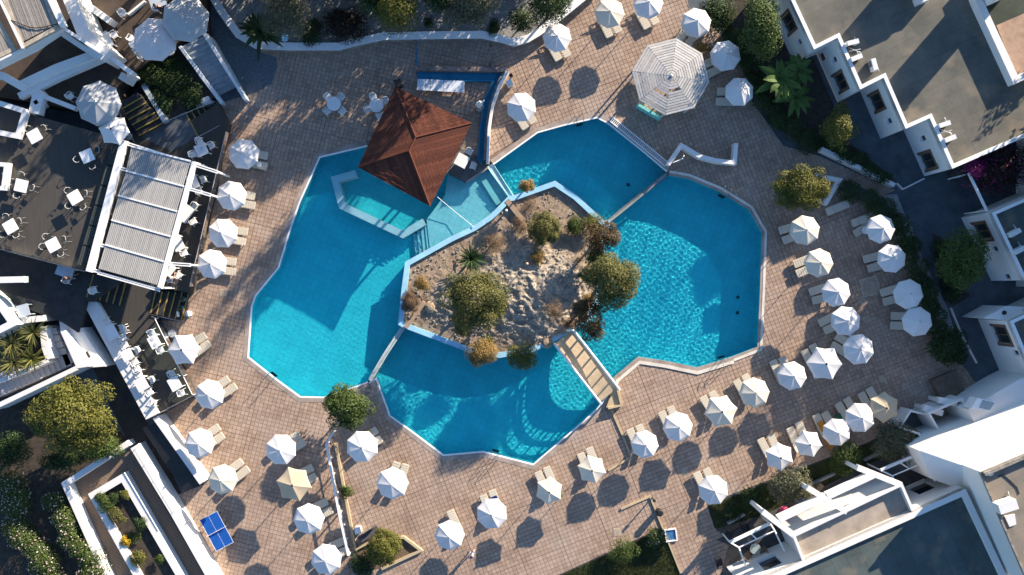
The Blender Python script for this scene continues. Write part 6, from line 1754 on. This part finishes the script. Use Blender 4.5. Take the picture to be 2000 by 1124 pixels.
table('dining_table', 126, 531, 1.9, rad(-20), 1.3, 0.8, 'pale table in the dark below the upper terrace rail', 'tables on the brown terrace', MATS['pale_blue_table'])
# round side table and stools
for px, py, r, hh, l in ((1691, 450, 0.30, 0.5, 'round white side table beside the topmost hedge parasol'), (506, 322, 0.2, 0.45, 'round white stool beside the terrace corner parasol')):
    x, y, _ = P(px, py, hh); t = thing('side_table', l, 'side table', (x, y, 0))
    MB().cyl((0, 0), r, hh - 0.03, hh, 18).build('table_top', PLASTIC, t, local=True); MB().tube([(0, 0, 0), (0, 0, hh - 0.031)], 0.05, 8).build('pedestal', PLASTIC, t, local=True)
t = thing('round_planter', 'round grey planter by the white hexagonal parasol', 'planter', (*P(335, 652, 0.6)[:2], 0)); MB().cyl((0, 0), 0.26, 0, 0.55, 18, 0.32).build('tub', CONC, t, local=True); MB().cyl((0, 0), 0.29, 0.551, 0.56, 18).build('lid', mat('pale_lid', (0.36, 0.40, 0.42), 0.6, 0.1, 3), t, local=True)
for px, py, l, m in ((415, 213, 'upper blue pot on the stairs beside the blue grey staircase', 1), (428, 236, 'lower blue pot on the stairs beside the blue grey staircase', 1), (357, 585, 'upper blue pot on the stairs below the pergola', 1), (353, 602, 'lower blue pot on the stairs below the pergola', 1)):
    x, y, _ = P(px, py, 0.6); t = thing('flower_pot', l, 'pot', (x, y, 0.3)); MB().cyl((0, 0), 0.14, 0, 0.35, 12, 0.2).build('pot', mat('blue_glazed_pot', (0.10, 0.2, 0.34), 0.4, 0.2, 5), t, local=True)
    t2 = MB(); t2.ball((0, 0, 0.42), 0.17, 8, 5); t2.build('plant', G_DARK, t, local=True)
for px, py, l in ((348, 614, 'small white sign stand at the foot of the stairs'), (366, 613, 'second small white sign stand at the deck edge')):
    x, y, _ = P(px, py, 0.4); t = thing('sign_stand', l, 'sign stand', (x, y, 0)); MB().box((0, 0, 0.3), (0.12, 0.42, 0.5), 0.1).build('board', WHITEP, t, local=True); MB().box((0, 0, 0.025), (0.4, 0.36, 0.05), 0.1).build('foot', WHITEP, t, local=True)

# ---- table tennis
x, y, _ = P(423, 1038, 0.76)
t = thing('tennis_table', 'blue table tennis table with white lines left of the beige parasol', 'table tennis table', (x, y, 0), math.atan2(-(1070 - 1006), (440 - 406)))
for s in (-1, 1):
    h = MB().box((s * 0.69, 0, 0.745), (1.36, 1.52, 0.03)).build('table_half', TEALT, t, local=True)
    b = MB()
    for yy in (-0.75, 0, 0.75): b.box((s * 0.69, yy, 0.7625), (1.36, 0.03 if yy else 0.012, 0.004))
    b.box((s * 1.36, 0, 0.7625), (0.025, 1.52, 0.0045)); b.build('line_marking', WHITEP, t, local=True)['kind'] = 'stuff'
    for yy in (-0.6, 0.6): MB().box((s * 1.1, yy, 0.365), (0.05, 0.05, 0.73)).build('leg', BLACK, t, local=True)
n_ = MB().box((0, 0, 0.84), (0.012, 1.7, 0.15)); n_.box((0, 0, 0.918), (0.02, 1.7, 0.012)); n_.build('net', WHITEP, t, local=True)

# ---- round wooden gazebo
gx, gy, _ = P(1310, 150, 2.8)
gz = thing('gazebo', 'octagonal gazebo roofed with weathered white slats', 'gazebo', (gx, gy, 0))
Rg = 77 * S * (H - 2.8) / H; NR_ = 14; a00 = rad(90 - 8)
def gp(i, u, dz=0.0):
    a = a00 + i * math.pi / 4
    return Vector((Rg * u * math.cos(a), Rg * u * math.sin(a), 3.12 - 0.34 * u + dz))
for i in range(8):
    for k in range(NR_):
        if (i, k) in ((3, 7), (4, 5)): continue
        u0, u1 = (k + 0.05) / NR_, (k + 0.86) / NR_
        tw_ = rnd.uniform(-0.012, 0.012); dz = rnd.uniform(-0.008, 0.012)
        A, B, C, D = gp(i, u1, dz), gp(i + 1, u1, dz), gp(i + 1, u0 + tw_ * 0.3, dz), gp(i, u0, dz)
        g = (B - A) * 0.008
        vs = [A + g, B - g, C - g * 0.4, D + g * 0.4]; vs += [v_ - Vector((0, 0, 0.03)) for v_ in vs]
        MB().add(vs, [(0, 1, 2, 3), (7, 6, 5, 4), (0, 4, 5, 1), (1, 5, 6, 2), (2, 6, 7, 3), (3, 7, 4, 0)]).build('roof_slat', TEXWOOD, gz, local=True)
    a, b = gp(i, 0.02, -0.08), gp(i, 1.0, -0.08)
    MB().tube([a, b], 0.045, 6).build('rafter', TEXWOOD, gz, local=True)
    q = gp(i, 0.9); MB().box((q.x, q.y, 1.33), (0.12, 0.12, 2.66), a00 + i * math.pi / 4).build('post', TEXWOOD, gz, local=True)
MB().ball((0, 0, 3.12), 0.12, 10, 6, 0.6).build('roof_cap', TEXWOOD, gz, local=True)
for i in (3, 4):
    q0, q1 = gp(i, 0.93), gp(i + 1, 0.93)
    if i == 3: MB().strip([(q0.x, q0.y), (q1.x, q1.y)], 0.2, 0.9, 1.0).build('counter_top', TURQ, gz, local=True); MB().strip([(q0.x, q0.y), (q1.x, q1.y)], 0.12, 0, 0.899).build('counter_front', TURQ, gz, local=True)
shrub('golden_shrub', 'orange flowering shrub between the gazebo and two parasols', 'shrub', 1370, 95, 20, 0.8, G_GOLD, 0.12, 1.0, 8, 0, ang=rad(-40), ry=9)

# ---- arched footbridge
fb = thing('footbridge', 'cream arched footbridge with white rails between the lower pools', 'bridge', P(1138, 713, -0.1))
e0, e1 = (1100, 658), (1188, 771)
A = Vector(P(*e0)[:2]); B = Vector(P(*e1)[:2]); d = B - A; Ln = d.length; d.normalize(); n = Vector((-d.y, d.x))
arch = lambda u: 0.30 + 0.75 * math.sin(math.pi * u)
WB = 0.92; NS = 14
BRD = mat('cream_bridge_deck', (0.52, 0.40, 0.26), 0.75, 0.12, 1.5, c2=(0.60, 0.47, 0.31))
mb = MB(); vs = []
for i in range(NS + 1):
    u = i / NS; c = A + d * (Ln * u)
    for s in (1, -1): vs += [(c.x + n.x * WB * s, c.y + n.y * WB * s, arch(u)), (c.x + n.x * WB * s, c.y + n.y * WB * s, arch(u) - 0.14)]
fs = []
for i in range(NS):
    p, q = 4 * i, 4 * (i + 1)
    fs += [(p, q, q + 2, p + 2), (p + 1, p + 3, q + 3, q + 1), (p, p + 1, q + 1, q), (p + 2, q + 2, q + 3, p + 3)]
mb.add(vs, fs + [(0, 2, 3, 1), (4 * NS, 4 * NS + 1, 4 * NS + 3, 4 * NS + 2)]).build('bridge_deck', BRD, fb)
for s in (1, -1):
    pts = lambda dz: [tuple(A + d * (Ln * i / NS) + n * (WB - 0.03) * s) + (arch(i / NS) + dz,) for i in range(NS + 1)]
    MB().tube(pts(0.95), 0.095, 8).build('top_rail', WHITEP, fb)
    MB().tube(pts(0.50), 0.085, 8).build('middle_rail', WHITEP, fb)
    kb = MB().tube(pts(0.03), 0.06, 6).build('edge_kerb', WHITEP, fb)
    for i in range(0, NS + 1, 2):
        c = A + d * (Ln * i / NS) + n * (WB - 0.03) * s
        MB().tube([(c.x, c.y, arch(i / NS)), (c.x, c.y, arch(i / NS) + 0.95)], 0.085, 6).build('post', WHITEP, fb)
rp = thing('bridge_ramp', 'cream ramp and low wall at the deck end of the footbridge', 'ramp', P(1200, 780, 0))
slab('ramp_slab', [(1184, 797), (1199, 756), (1211, 757), (1214, 791)], -0.02, 0.28, mat('cream_ramp', (0.46, 0.37, 0.23), 0.8, 0.12, 2), rp)
wall('low_wall', [(1205, 756), (1214, 792), (1188, 798)], 4, 0.0, 0.45, MATS['cream_ramp'], rp)
wall_thing('deck_step', 'cream step edge running from the footbridge ramp across the deck', 'step', [(1194, 801), (1215, 848), (1233, 893), (1188, 920)], 3.5, -0.02, 0.09, MATS['cream_ramp'])
wall_thing('deck_step', 'cream step edge near the black bollard lamp', 'step', [(1213, 995), (1270, 970), (1296, 1035), (1330, 1120)], 3.5, -0.02, 0.10, MATS['cream_ramp'])

# ---- pool ladders
def ladder(px, py, ang, label, hgt=0.85):
    x, y, _ = P(px, py)
    t = thing('pool_ladder', label, 'pool ladder', (x, y, 0.0), ang, 'steel pool ladders')   # local x points into the water
    for s in (-1, 1):
        pts = [(-0.55, 0.27 * s, 0.0), (-0.5, 0.27 * s, hgt * 0.75), (-0.32, 0.27 * s, hgt), (-0.05, 0.27 * s, hgt * 0.9), (0.10, 0.27 * s, 0.4), (0.12, 0.27 * s, -1.1)]
        MB().tube(pts, 0.024, 7).build('rail', STEEL, t, local=True)
    for k in range(3): MB().box((0.13, 0, -0.22 - 0.28 * k), (0.10, 0.52, 0.03)).build('tread', BLACK, t, local=True)
ladder(1132, 239, rad(-75), 'steel pool ladder at the top edge of the top pool')
ladder(530, 735, rad(50), 'steel pool ladder at the lower left edge of the calm pool')
ladder(967, 886, rad(75), 'steel pool ladder at the bottom edge of the lower pool')
ladder(1413, 380, rad(-118), 'steel pool ladder on the upper right edge of the rippled pool')
ladder(1411, 702, rad(110), 'steel pool ladder on the lower right edge of the rippled pool')
for px, py, l in ((1440, 581, 'upper dark inlet on the floor of the rippled pool'), (1439, 611, 'lower dark inlet on the floor of the rippled pool'), (1226, 362, 'dark drain on the floor of the top pool')):
    x, y, _ = P(px, py, -1.3); t = thing('pool_drain', l, 'drain', (x, y, -1.49 if px > 1300 else -1.34)); recv(MB().box((0, 0, 0.04), (0.24, 0.24, 0.05), 0.3).build('grating', mat('dark_grating', (0.02, 0.06, 0.09), 0.6, 0.2, 4), t, local=True))
# swim line over the shallow end
t = thing('rope', 'thin white rope across the shallow bar end of the pool', 'rope', P(880, 415, 0))
MB().tube([(*P(855, 386)[:2], 0.35), (*P(890, 415)[:2], 0.12), (*P(926, 444)[:2], 0.30)], 0.022, 5).build('cord', WHITEP, t)
# slotted drain beside the top pool
t = thing('slotted_drain', 'long white slotted drain kerb beside the top pool', 'drain', P(1245, 280, 0))
a, b = Vector(P(1191, 231)[:2]), Vector(P(1302, 322)[:2])
dd_ = (b - a).normalized(); nn_ = Vector((-dd_.y, dd_.x))
for s in (-0.19, 0.19): MB().strip([tuple(a + nn_ * s), tuple(b + nn_ * s)], 0.07, -0.02, 0.10).build('frame_bar', WHITEP, t)
L0 = (b - a).length
for k in range(40):
    c = a + dd_ * (L0 * (k + 0.5) / 40); MB().box((c.x, c.y, 0.06), (0.055, 0.30, 0.06), math.atan2(dd_.y, dd_.x)).build('slat', WHITEP, t)
# small white planter wall and shower frame
wall_thing('screen_wall', 'low zigzag white wall near the gazebo and the rippled pool', 'wall', [(1305, 322), (1331, 284), (1368, 306), (1400, 314), (1435, 318), (1438, 280)], 8, -0.02, 0.75)
t = thing('shower_frame', 'thin steel frame leaning in the corner of the zigzag white wall', 'frame', P(1325, 315, 0))
for p_ in (((1317, 328), (1336, 305)), ((1345, 322), (1336, 305)), ((1333, 291), (1336, 305))):
    MB().tube([(*P(*p_[0])[:2], 0), (*P(*p_[1], 1.3)[:2], 1.3)], 0.03, 5).build('leg', STEEL, t)
MB().tube([(*P(1315, 318, 1.0)[:2], 1.0), (*P(1334, 310, 1.0)[:2], 1.0)], 0.04, 5).build('crossbar', WHITEP, t)

# ---- white ladder fence and the bed of the dome bush
lf = thing('ladder_fence', 'long white open fence with posts beside the beige parasol row', 'fence', P(665, 970, 0))
pts = [(650, 846), (637, 868), (648, 930), (662, 1005), (680, 1086)]
q = XY(pts, 1.0)
MB().strip(q, 0.14, 0.93, 1.0).build('top_rail', WHITEP, lf)
MB().strip(q, 0.05, 0.45, 0.50).build('lower_rail', WHITEP, lf)
for i in range(len(q) - 1):
    a, b = Vector(q[i]), Vector(q[i + 1]); k = max(1, round((b - a).length / 1.25))
    for j in range(k + (i == len(q) - 2)):
        c = a.lerp(b, j / k); MB().box((c.x, c.y, 0.46), (0.09, 0.09, 0.92)).build('post', WHITEP, lf)
wall_thing('fence_kerb', 'pale stone kerb along the white ladder fence', 'kerb', [(655, 866), (668, 935), (680, 1000), (694, 1072)], 5, -0.02, 0.18, MATS['cream_ramp'])
wall_thing('bed_kerb', 'cream kerb round the clipped dome bush bed', 'kerb', [(694, 1074), (716, 1062), (788, 1050), (822, 1076), (745, 1112)], 5, -0.02, 0.22, MATS['cream_ramp'])
sheet('dome_bush_bed', [(716, 1064), (788, 1053), (819, 1076), (745, 1110), (690, 1120), (690, 1080)], 0.02, SOIL)
bn = thing('garden_bench', 'dark grey bench beside the clipped dome bush', 'bench', (*P(721, 1043, 0.4)[:2], 0), rad(33))
MB().box((0, 0, 0.42), (1.7, 0.5, 0.06)).build('seat', mat('dark_grey_bench', (0.09, 0.09, 0.10), 0.7, 0.2, 4), bn, local=True)
MB().box((0, 0.27, 0.62), (1.7, 0.05, 0.4)).build('backrest', MATS['dark_grey_bench'], bn, local=True)
for s in (-0.7, 0.7): MB().box((s, 0, 0.195), (0.06, 0.45, 0.39)).build('leg', BLACK, bn, local=True)
t = thing('bin', 'pale box bin at the end of the dark grey bench', 'bin', (*P(698, 1038, 0.7)[:2], 0), 0.2); MB().box((0, 0, 0.3), (0.42, 0.45, 0.6)).build('box', PLASTIC, t, local=True); MB().box((0, 0, 0.615), (0.45, 0.48, 0.03)).build('lid', PLASTIC, t, local=True)
t = thing('bollard_lamp', 'black bollard lamp at the cream step edge', 'lamp', (*P(1278, 979, 1.0)[:2], 0)); MB().tube([(0, 0, 0), (0, 0, 0.9)], 0.05, 8).build('post', BLACK, t, local=True); MB().cyl((0, 0), 0.13, 0.9, 1.08, 12, 0.10).build('head', BLACK, t, local=True)
t = thing('waste_bin', 'round black waste bin on the cream step edge', 'bin', (*P(1289, 1003, 0.8)[:2], 0)); MB().cyl((0, 0), 0.22, 0, 0.75, 14, 0.27).build('drum', BLACK, t, local=True); MB().cyl((0, 0), 0.28, 0.751, 0.80, 14, 0.2).build('lid', BLACK, t, local=True)
t = thing('foot_bath', 'blue mosaic foot bath beside the lower lawn', 'foot bath', (*P(1310, 1045, 0)[:2], 0), rad(8))
MB().strip([(-0.42, -0.45), (0.42, -0.45), (0.42, 0.45), (-0.42, 0.45)], 0.08, -0.02, 0.14, closed=True).build('rim', WHITEP, t, local=True)
mb_ = MB().box((0, 0, 0.01), (0.78, 0.84, 0.05)).build('basin', WHITEP, t, local=True)
for i in range(5):
    for j in range(6):
        MB().box((-0.3 + 0.15 * i, -0.34 + 0.135 * j, 0.045), (0.12, 0.11, 0.02)).build('mosaic_tile', mat('blue_mosaic', (0.05, 0.17, 0.36), 0.3, 0.3, 6, rand=0.8), t, local=True)
t = thing('waste_bin', 'black square bin at the top corner of the red roof', 'bin', (*P(777, 162, 0.9)[:2], 0), 0.3); MB().box((0, 0, 0.42), (0.5, 0.5, 0.84)).build('bin_body', BLACK, t, local=True); MB().box((0, 0, 0.87), (0.56, 0.56, 0.05)).build('lid', BLACK, t, local=True)
t = thing('waste_bin', 'small white bin behind the curved white wall', 'bin', (*P(995, 162, 0.7)[:2], 0), 0.5); MB().box((0, 0, 0.34), (0.4, 0.42, 0.68)).build('bin_body', PLASTIC, t, local=True); MB().box((0, 0, 0.70), (0.44, 0.46, 0.04)).build('lid', PLASTIC, t, local=True)
t = thing('bollard_lamp', 'black round lamp at the corner of the curved white wall', 'lamp', (*P(998, 148, 0.8)[:2], 0)); MB().tube([(0, 0, 0), (0, 0, 0.7)], 0.05, 8).build('post', BLACK, t, local=True); MB().ball((0, 0, 0.82), 0.16, 10, 7).build('head', BLACK, t, local=True)
for px, py, l in ((989, 411, 'white globe lamp on the island by the weir'), (1029, 516, 'small tan spotlight post on the island rock')):
    x, y, _ = P(px, py, 1.3); z = zi(px, py); t = thing('garden_lamp', l, 'lamp', (x, y, z)); MB().tube([(0, 0, -0.1), (0, 0, 1.05)], 0.035, 7).build('post', BLACK, t, local=True); MB().ball((0, 0, 1.13), 0.12, 10, 7).build('globe', WHITEP if px < 1000 else mat('tan_lamp', (0.55, 0.36, 0.2), 0.6, 0.1, 3), t, local=True)
for px, py, sz, l in ((1699, 560, 1.45, 'large pale square cover in the paving below the hedge parasols'), (1686, 590, 0.5, 'small pale square cover below the large one'), (1692, 625, 0.5, 'small pale cover beside the inner row parasol'), (1723, 740, 0.5, 'sunlit pale cover in the paving near the annex'), (1768, 756, 0.45, 'pale cover nearest the brown steps'),
                      (1337, 920, 0.5, 'pale cover in shade left of the lone corner parasol'), (1205, 1040, 0.6, 'pale cover above the lower lawn'), (508, 203, 0.6, 'pale cover in the plaza left of the round tables'), (436, 572, 0.6, 'sunlit pale cover in the western deck')):
    x, y, _ = P(px, py); t = thing('manhole_cover', l, 'manhole cover', (x, y, 0.004), rad(15 if px > 1400 else 5))
    MB().box((0, 0, 0.006), (sz, sz, 0.012)).build('frame', mat('pale_cover_frame', (0.42, 0.36, 0.29), 0.8, 0.2, 2), t, local=True); MB().box((0, 0, 0.014), (sz * 0.84, sz * 0.84, 0.012)).build('lid', mat('pale_cover', (0.36, 0.29, 0.22), 0.85, 0.25, 3), t, local=True)
t = thing('folded_umbrella', 'small pale blue parasol behind the wavy wall near the palm', 'parasol', P(554, 73, 0.5)); MB().cyl((*P(554, 72, 1.6)[:2],), 0.30, 1.3, 1.75, 8, 0.05).build('canopy', PALEBLUE, t); MB().tube([(*P(554, 72, 1.6)[:2], 0.5), (*P(554, 72, 1.6)[:2], 1.3)], 0.03, 6).build('pole', WHITEP, t)
t = thing('garden_stone', 'flat pale stone lying by the dark reddish shrub', 'stone', P(646, 20, 0.5)); MB().ball((*P(646, 18, 0.6)[:2], 0.55), 0.42, 10, 6, 0.45).build('rock', GRAVEL, t)
# items on the lower right patios
t = thing('round_glass_table', 'round glass table under the white balcony canopy', 'table', (*P(1475, 1072, 0.7)[:2], 0.06)); MB().cyl((0, 0), 0.42, 0.68, 0.70, 24).build('table_top', mat('pale_glass_top', (0.3, 0.36, 0.36), 0.1, 0.1, 2), t, local=True); MB().tube([(0, 0, 0), (0, 0, 0.679)], 0.04, 8).build('pedestal', STEEL, t, local=True)
GW = mat('wicker', (0.22, 0.16, 0.10), 0.85, 0.25, 8)
for px, py, a, l, m in ((1460, 1086, 40, 'tan wicker chair by the round glass table', GW), (1490, 1076, 200, 'small brown wicker stool by the round glass table', GW), (1424, 1047, -30, 'black chair on the path side of the balcony canopy', BLACK), (1455, 1032, 200, 'second black chair at the balcony canopy', BLACK), (1405, 1100, 15, 'dark framed chair at the lower path end', BLACK), (1601, 951, -40, 'wooden folding chair on the dark patio', GW), (1582, 972, -40, 'wooden chair beside the blue cushion', GW), (1690, 985, 20, 'wooden bench glimpsed between the pergola beams', GW)):
    x, y, _ = P(px, py, 0.5); t = thing('patio_chair', l, 'chair', (x, y, 0.06), rad(a), 'patio chairs of the hotel block')
    MB().prism(rounded(0.52, 0.52, 0.06), 0.36, 0.42).build('seat', m, t, local=True); MB().box((-0.26, 0, 0.62), (0.05, 0.52, 0.42)).build('backrest', m, t, local=True)
    for sx in (-0.22, 0.22):
        for sy in (-0.22, 0.22): MB().box((sx, sy, 0.18), (0.045, 0.045, 0.36)).build('leg', m, t, local=True)
t = thing('cushion', 'blue cushion on the dark patio by the olive tree', 'cushion', (*P(1568, 982, 0.3)[:2], 0.06), 0.5); MB().prism(rounded(0.8, 0.6, 0.1), 0.0, 0.25).build('cushion_body', TEALT, t, local=True)
shrub('pink_plant', 'bright pink flowering pot plant at the white pergola beam', 'plant', 1529, 999, 9, 1.0, CPINK, 0.12, 1.2, 6, 0.06, trunk=True)

# ---- people
def person(px, py, z, ang, pose, label, top, legs_m, hair=HAIR, sz=1.0, ref=1.0):
    x, y, _ = P(px, py, z + ref)
    t = thing('person', label, 'person', (x, y, z), ang)
    sit = pose == 'sit'
    hip = 0.47 if sit else 0.92
    J = {'pelvis': (0, 0, hip), 'waist': (0.0, 0, hip + 0.16), 'chest': (0.02, 0, hip + 0.38), 'neck': (0.02, 0, hip + 0.56), 'chin': (0.05, 0, hip + 0.63), 'head': (0.05, 0, hip + 0.73), 'crown': (0.03, 0, hip + 0.81), 'nose': (0.155, 0, hip + 0.70)}
    R_ = {'pelvis': .135, 'waist': .115, 'chest': .125, 'neck': .055, 'chin': .07, 'head': .09, 'crown': .06, 'nose': .014}
    E_ = [('pelvis', 'waist'), ('waist', 'chest'), ('chest', 'neck'), ('neck', 'chin'), ('chin', 'head'), ('head', 'crown'), ('head', 'nose')]
    def jn(n, p, r, par): J[n] = p; R_[n] = r; E_.append((par, n))
    for s, k in ((1, 'l'), (-1, 'r')):
        jn('ear' + k, (0.03, .10 * s, hip + 0.71), .018, 'head')
        jn('hip' + k, (0, .10 * s, hip - 0.03), .10, 'pelvis')
        if sit: kn, an, to = (0.42, .13 * s, hip + 0.02), (0.44, .13 * s, 0.08), (0.60, .15 * s, 0.035)
        else: kn, an, to = (0.05 + .10 * s, .10 * s, 0.50), (-0.02 + .16 * s, .10 * s, 0.09), (0.13 + .16 * s, .12 * s, 0.035)
        jn('knee' + k, kn, .065, 'hip' + k); jn('ankle' + k, an, .04, 'knee' + k); jn('toe' + k, to, .03, 'ankle' + k)
        jn('sho' + k, (0.01, .19 * s, hip + 0.49), .06, 'chest')
        if sit: el, wr = (0.12, .26 * s, hip + 0.24), (0.34, .17 * s, hip + 0.22)
        else: el, wr = (0.10 + .12 * s, .30 * s, hip + 0.26), (0.30 + .10 * s, .30 * s, hip + 0.24)
        jn('elb' + k, el, .043, 'sho' + k); jn('wri' + k, wr, .03, 'elb' + k)
        dv = (Vector(wr) - Vector(el)).normalized(); pl = Vector(wr) + dv * 0.07
        jn('palm' + k, tuple(pl), .032, 'wri' + k)
        sd = dv.cross(Vector((0, 0, 1))).normalized()
        for f in range(4):
            b_ = pl + sd * (0.014 * (1.5 - f)) + dv * 0.035; ln = (0.065, 0.078, 0.072, 0.055)[f]
            jn('kn%d%s' % (f, k), tuple(b_ + dv * ln * .5 - Vector((0, 0, .008))), .009, 'palm' + k)
            jn('tip%d%s' % (f, k), tuple(b_ + dv * ln - Vector((0, 0, .03))), .008, 'kn%d%s' % (f, k))
        jn('th' + k, tuple(pl + sd * 0.045 * s + dv * 0.01), .011, 'palm' + k); jn('tht' + k, tuple(pl + sd * 0.055 * s + dv * 0.05), .009, 'th' + k)
    def skin(name, joints, grow, m, root):
        keys = [j for j in J if j in joints]; ix = {j: i for i, j in enumerate(keys)}
        me = bpy.data.meshes.new(name); me.from_pydata([Vector(J[j]) * sz for j in keys], [(ix[a], ix[b]) for a, b in E_ if a in ix and b in ix], [])
        me.materials.append(m)
        o = link(name, me, t)
        md = o.modifiers.new('skin', 'SKIN'); md.use_smooth_shade = True
        for j in keys:
            v = me.skin_vertices[0].data[ix[j]]; v.radius = ((R_[j] + grow) * sz,) * 2; v.use_root = (j == root)
        sb_ = o.modifiers.new('sub', 'SUBSURF'); sb_.levels = 1; sb_.render_levels = 1
        return o
    skin('body', set(J), 0.0, SKIN, 'pelvis')
    skin('shirt', {'pelvis', 'waist', 'chest', 'shol', 'shor', 'elbl', 'elbr'} if not sit else {'pelvis', 'waist', 'chest', 'shol', 'shor'}, 0.016, top, 'pelvis')
    skin('trousers', {'pelvis', 'hipl', 'hipr', 'kneel', 'kneer'}, 0.014, legs_m, 'pelvis')
    h = MB().ball((0.01 * sz, 0, (hip + 0.765) * sz), 0.112 * sz, 12, 8, 0.82); h.v = [(a, b, max(c, (hip + 0.735) * sz - a * 0.5)) for a, b, c in h.v]; h.build('hair', hair, t, smooth=True, local=True)
person(922, 1083, 0.0, rad(160), 'stand', 'person in a pale shirt walking on the deck beside the lowest parasols', CTOP, CWHITE)
person(132, 545, 1.9, rad(60), 'sit', 'person in a dusky red top seated in the dark below the terrace rail', CRED, CDARK, ref=0.8)
person(214, 421, 1.0, rad(-30), 'sit', 'person in red seated behind the white pergola beam', CRED, CDARK, ref=0.8)
person(333, 543, 1.0, rad(70), 'sit', 'person in white seated at the lowest pergola rails', CWHITE, CDARK, ref=0.8)
person(306, 14, 2.0, rad(80), 'sit', 'person seated at the cluttered table at the top edge', CDARK, CDARK, ref=0.8)
x, y, _ = P(132, 547, 2.3); chair('plastic', x, y, 1.9, rad(60), 'white chair of the seated person below the terrace rail', 'white plastic chairs on the lower terrace')
x, y, _ = P(214, 423, 1.4); chair('plastic', x, y, 1.0, rad(-30), 'white chair of the person behind the pergola beam', 'white plastic chairs on the lower terrace')
x, y, _ = P(333, 545, 1.4); chair('plastic', x, y, 1.0, rad(70), 'white chair of the person at the lowest pergola rails', 'white plastic chairs on the lower terrace')
x, y, _ = P(306, 16, 2.4); chair('plastic', x, y, 2.0, rad(80), 'white chair of the person at the top edge', 'white plastic chairs on the brown terrace')
# white statue on a drum pedestal
x, y, _ = P(937, 208, 0.6)
t = thing('statue', 'white plaster statue on a grey drum beside the blue channel', 'statue', (x, y, 0.0))
MB().cyl((0, 0), 0.32, 0, 0.75, 18, 0.29).build('pedestal', mat('grey_drum', (0.30, 0.33, 0.35), 0.8, 0.15, 3), t, local=True)
sk_ = [(0, 0, 0.78), (0, 0.02, 1.15), (0.02, 0.03, 1.5), (0.03, 0.04, 1.72), (0.04, 0.05, 1.86), (0.05, 0.06, 2.0), (0.25, 0.1, 1.6), (0.38, 0.2, 1.75), (-0.2, 0, 1.6), (-0.3, -0.12, 1.35), (0.12, -0.1, 1.1), (-0.12, 0.05, 0.95)]
me = bpy.data.meshes.new('figure'); me.from_pydata(sk_, [(0, 1), (1, 2), (2, 3), (3, 4), (4, 5), (2, 6), (6, 7), (2, 8), (8, 9), (1, 10), (1, 11)], []); me.materials.append(WHITE)
o = link('figure', me, t); o.modifiers.new('skin', 'SKIN')
for i, r_ in enumerate((.24, .22, .19, .06, .1, .07, .07, .045, .07, .05, .14, .15)): me.skin_vertices[0].data[i].radius = (r_, r_)
o.modifiers.new('sub', 'SUBSURF').render_levels = 2

scene.cycles.use_denoising = True
scene.cycles.max_bounces = 8
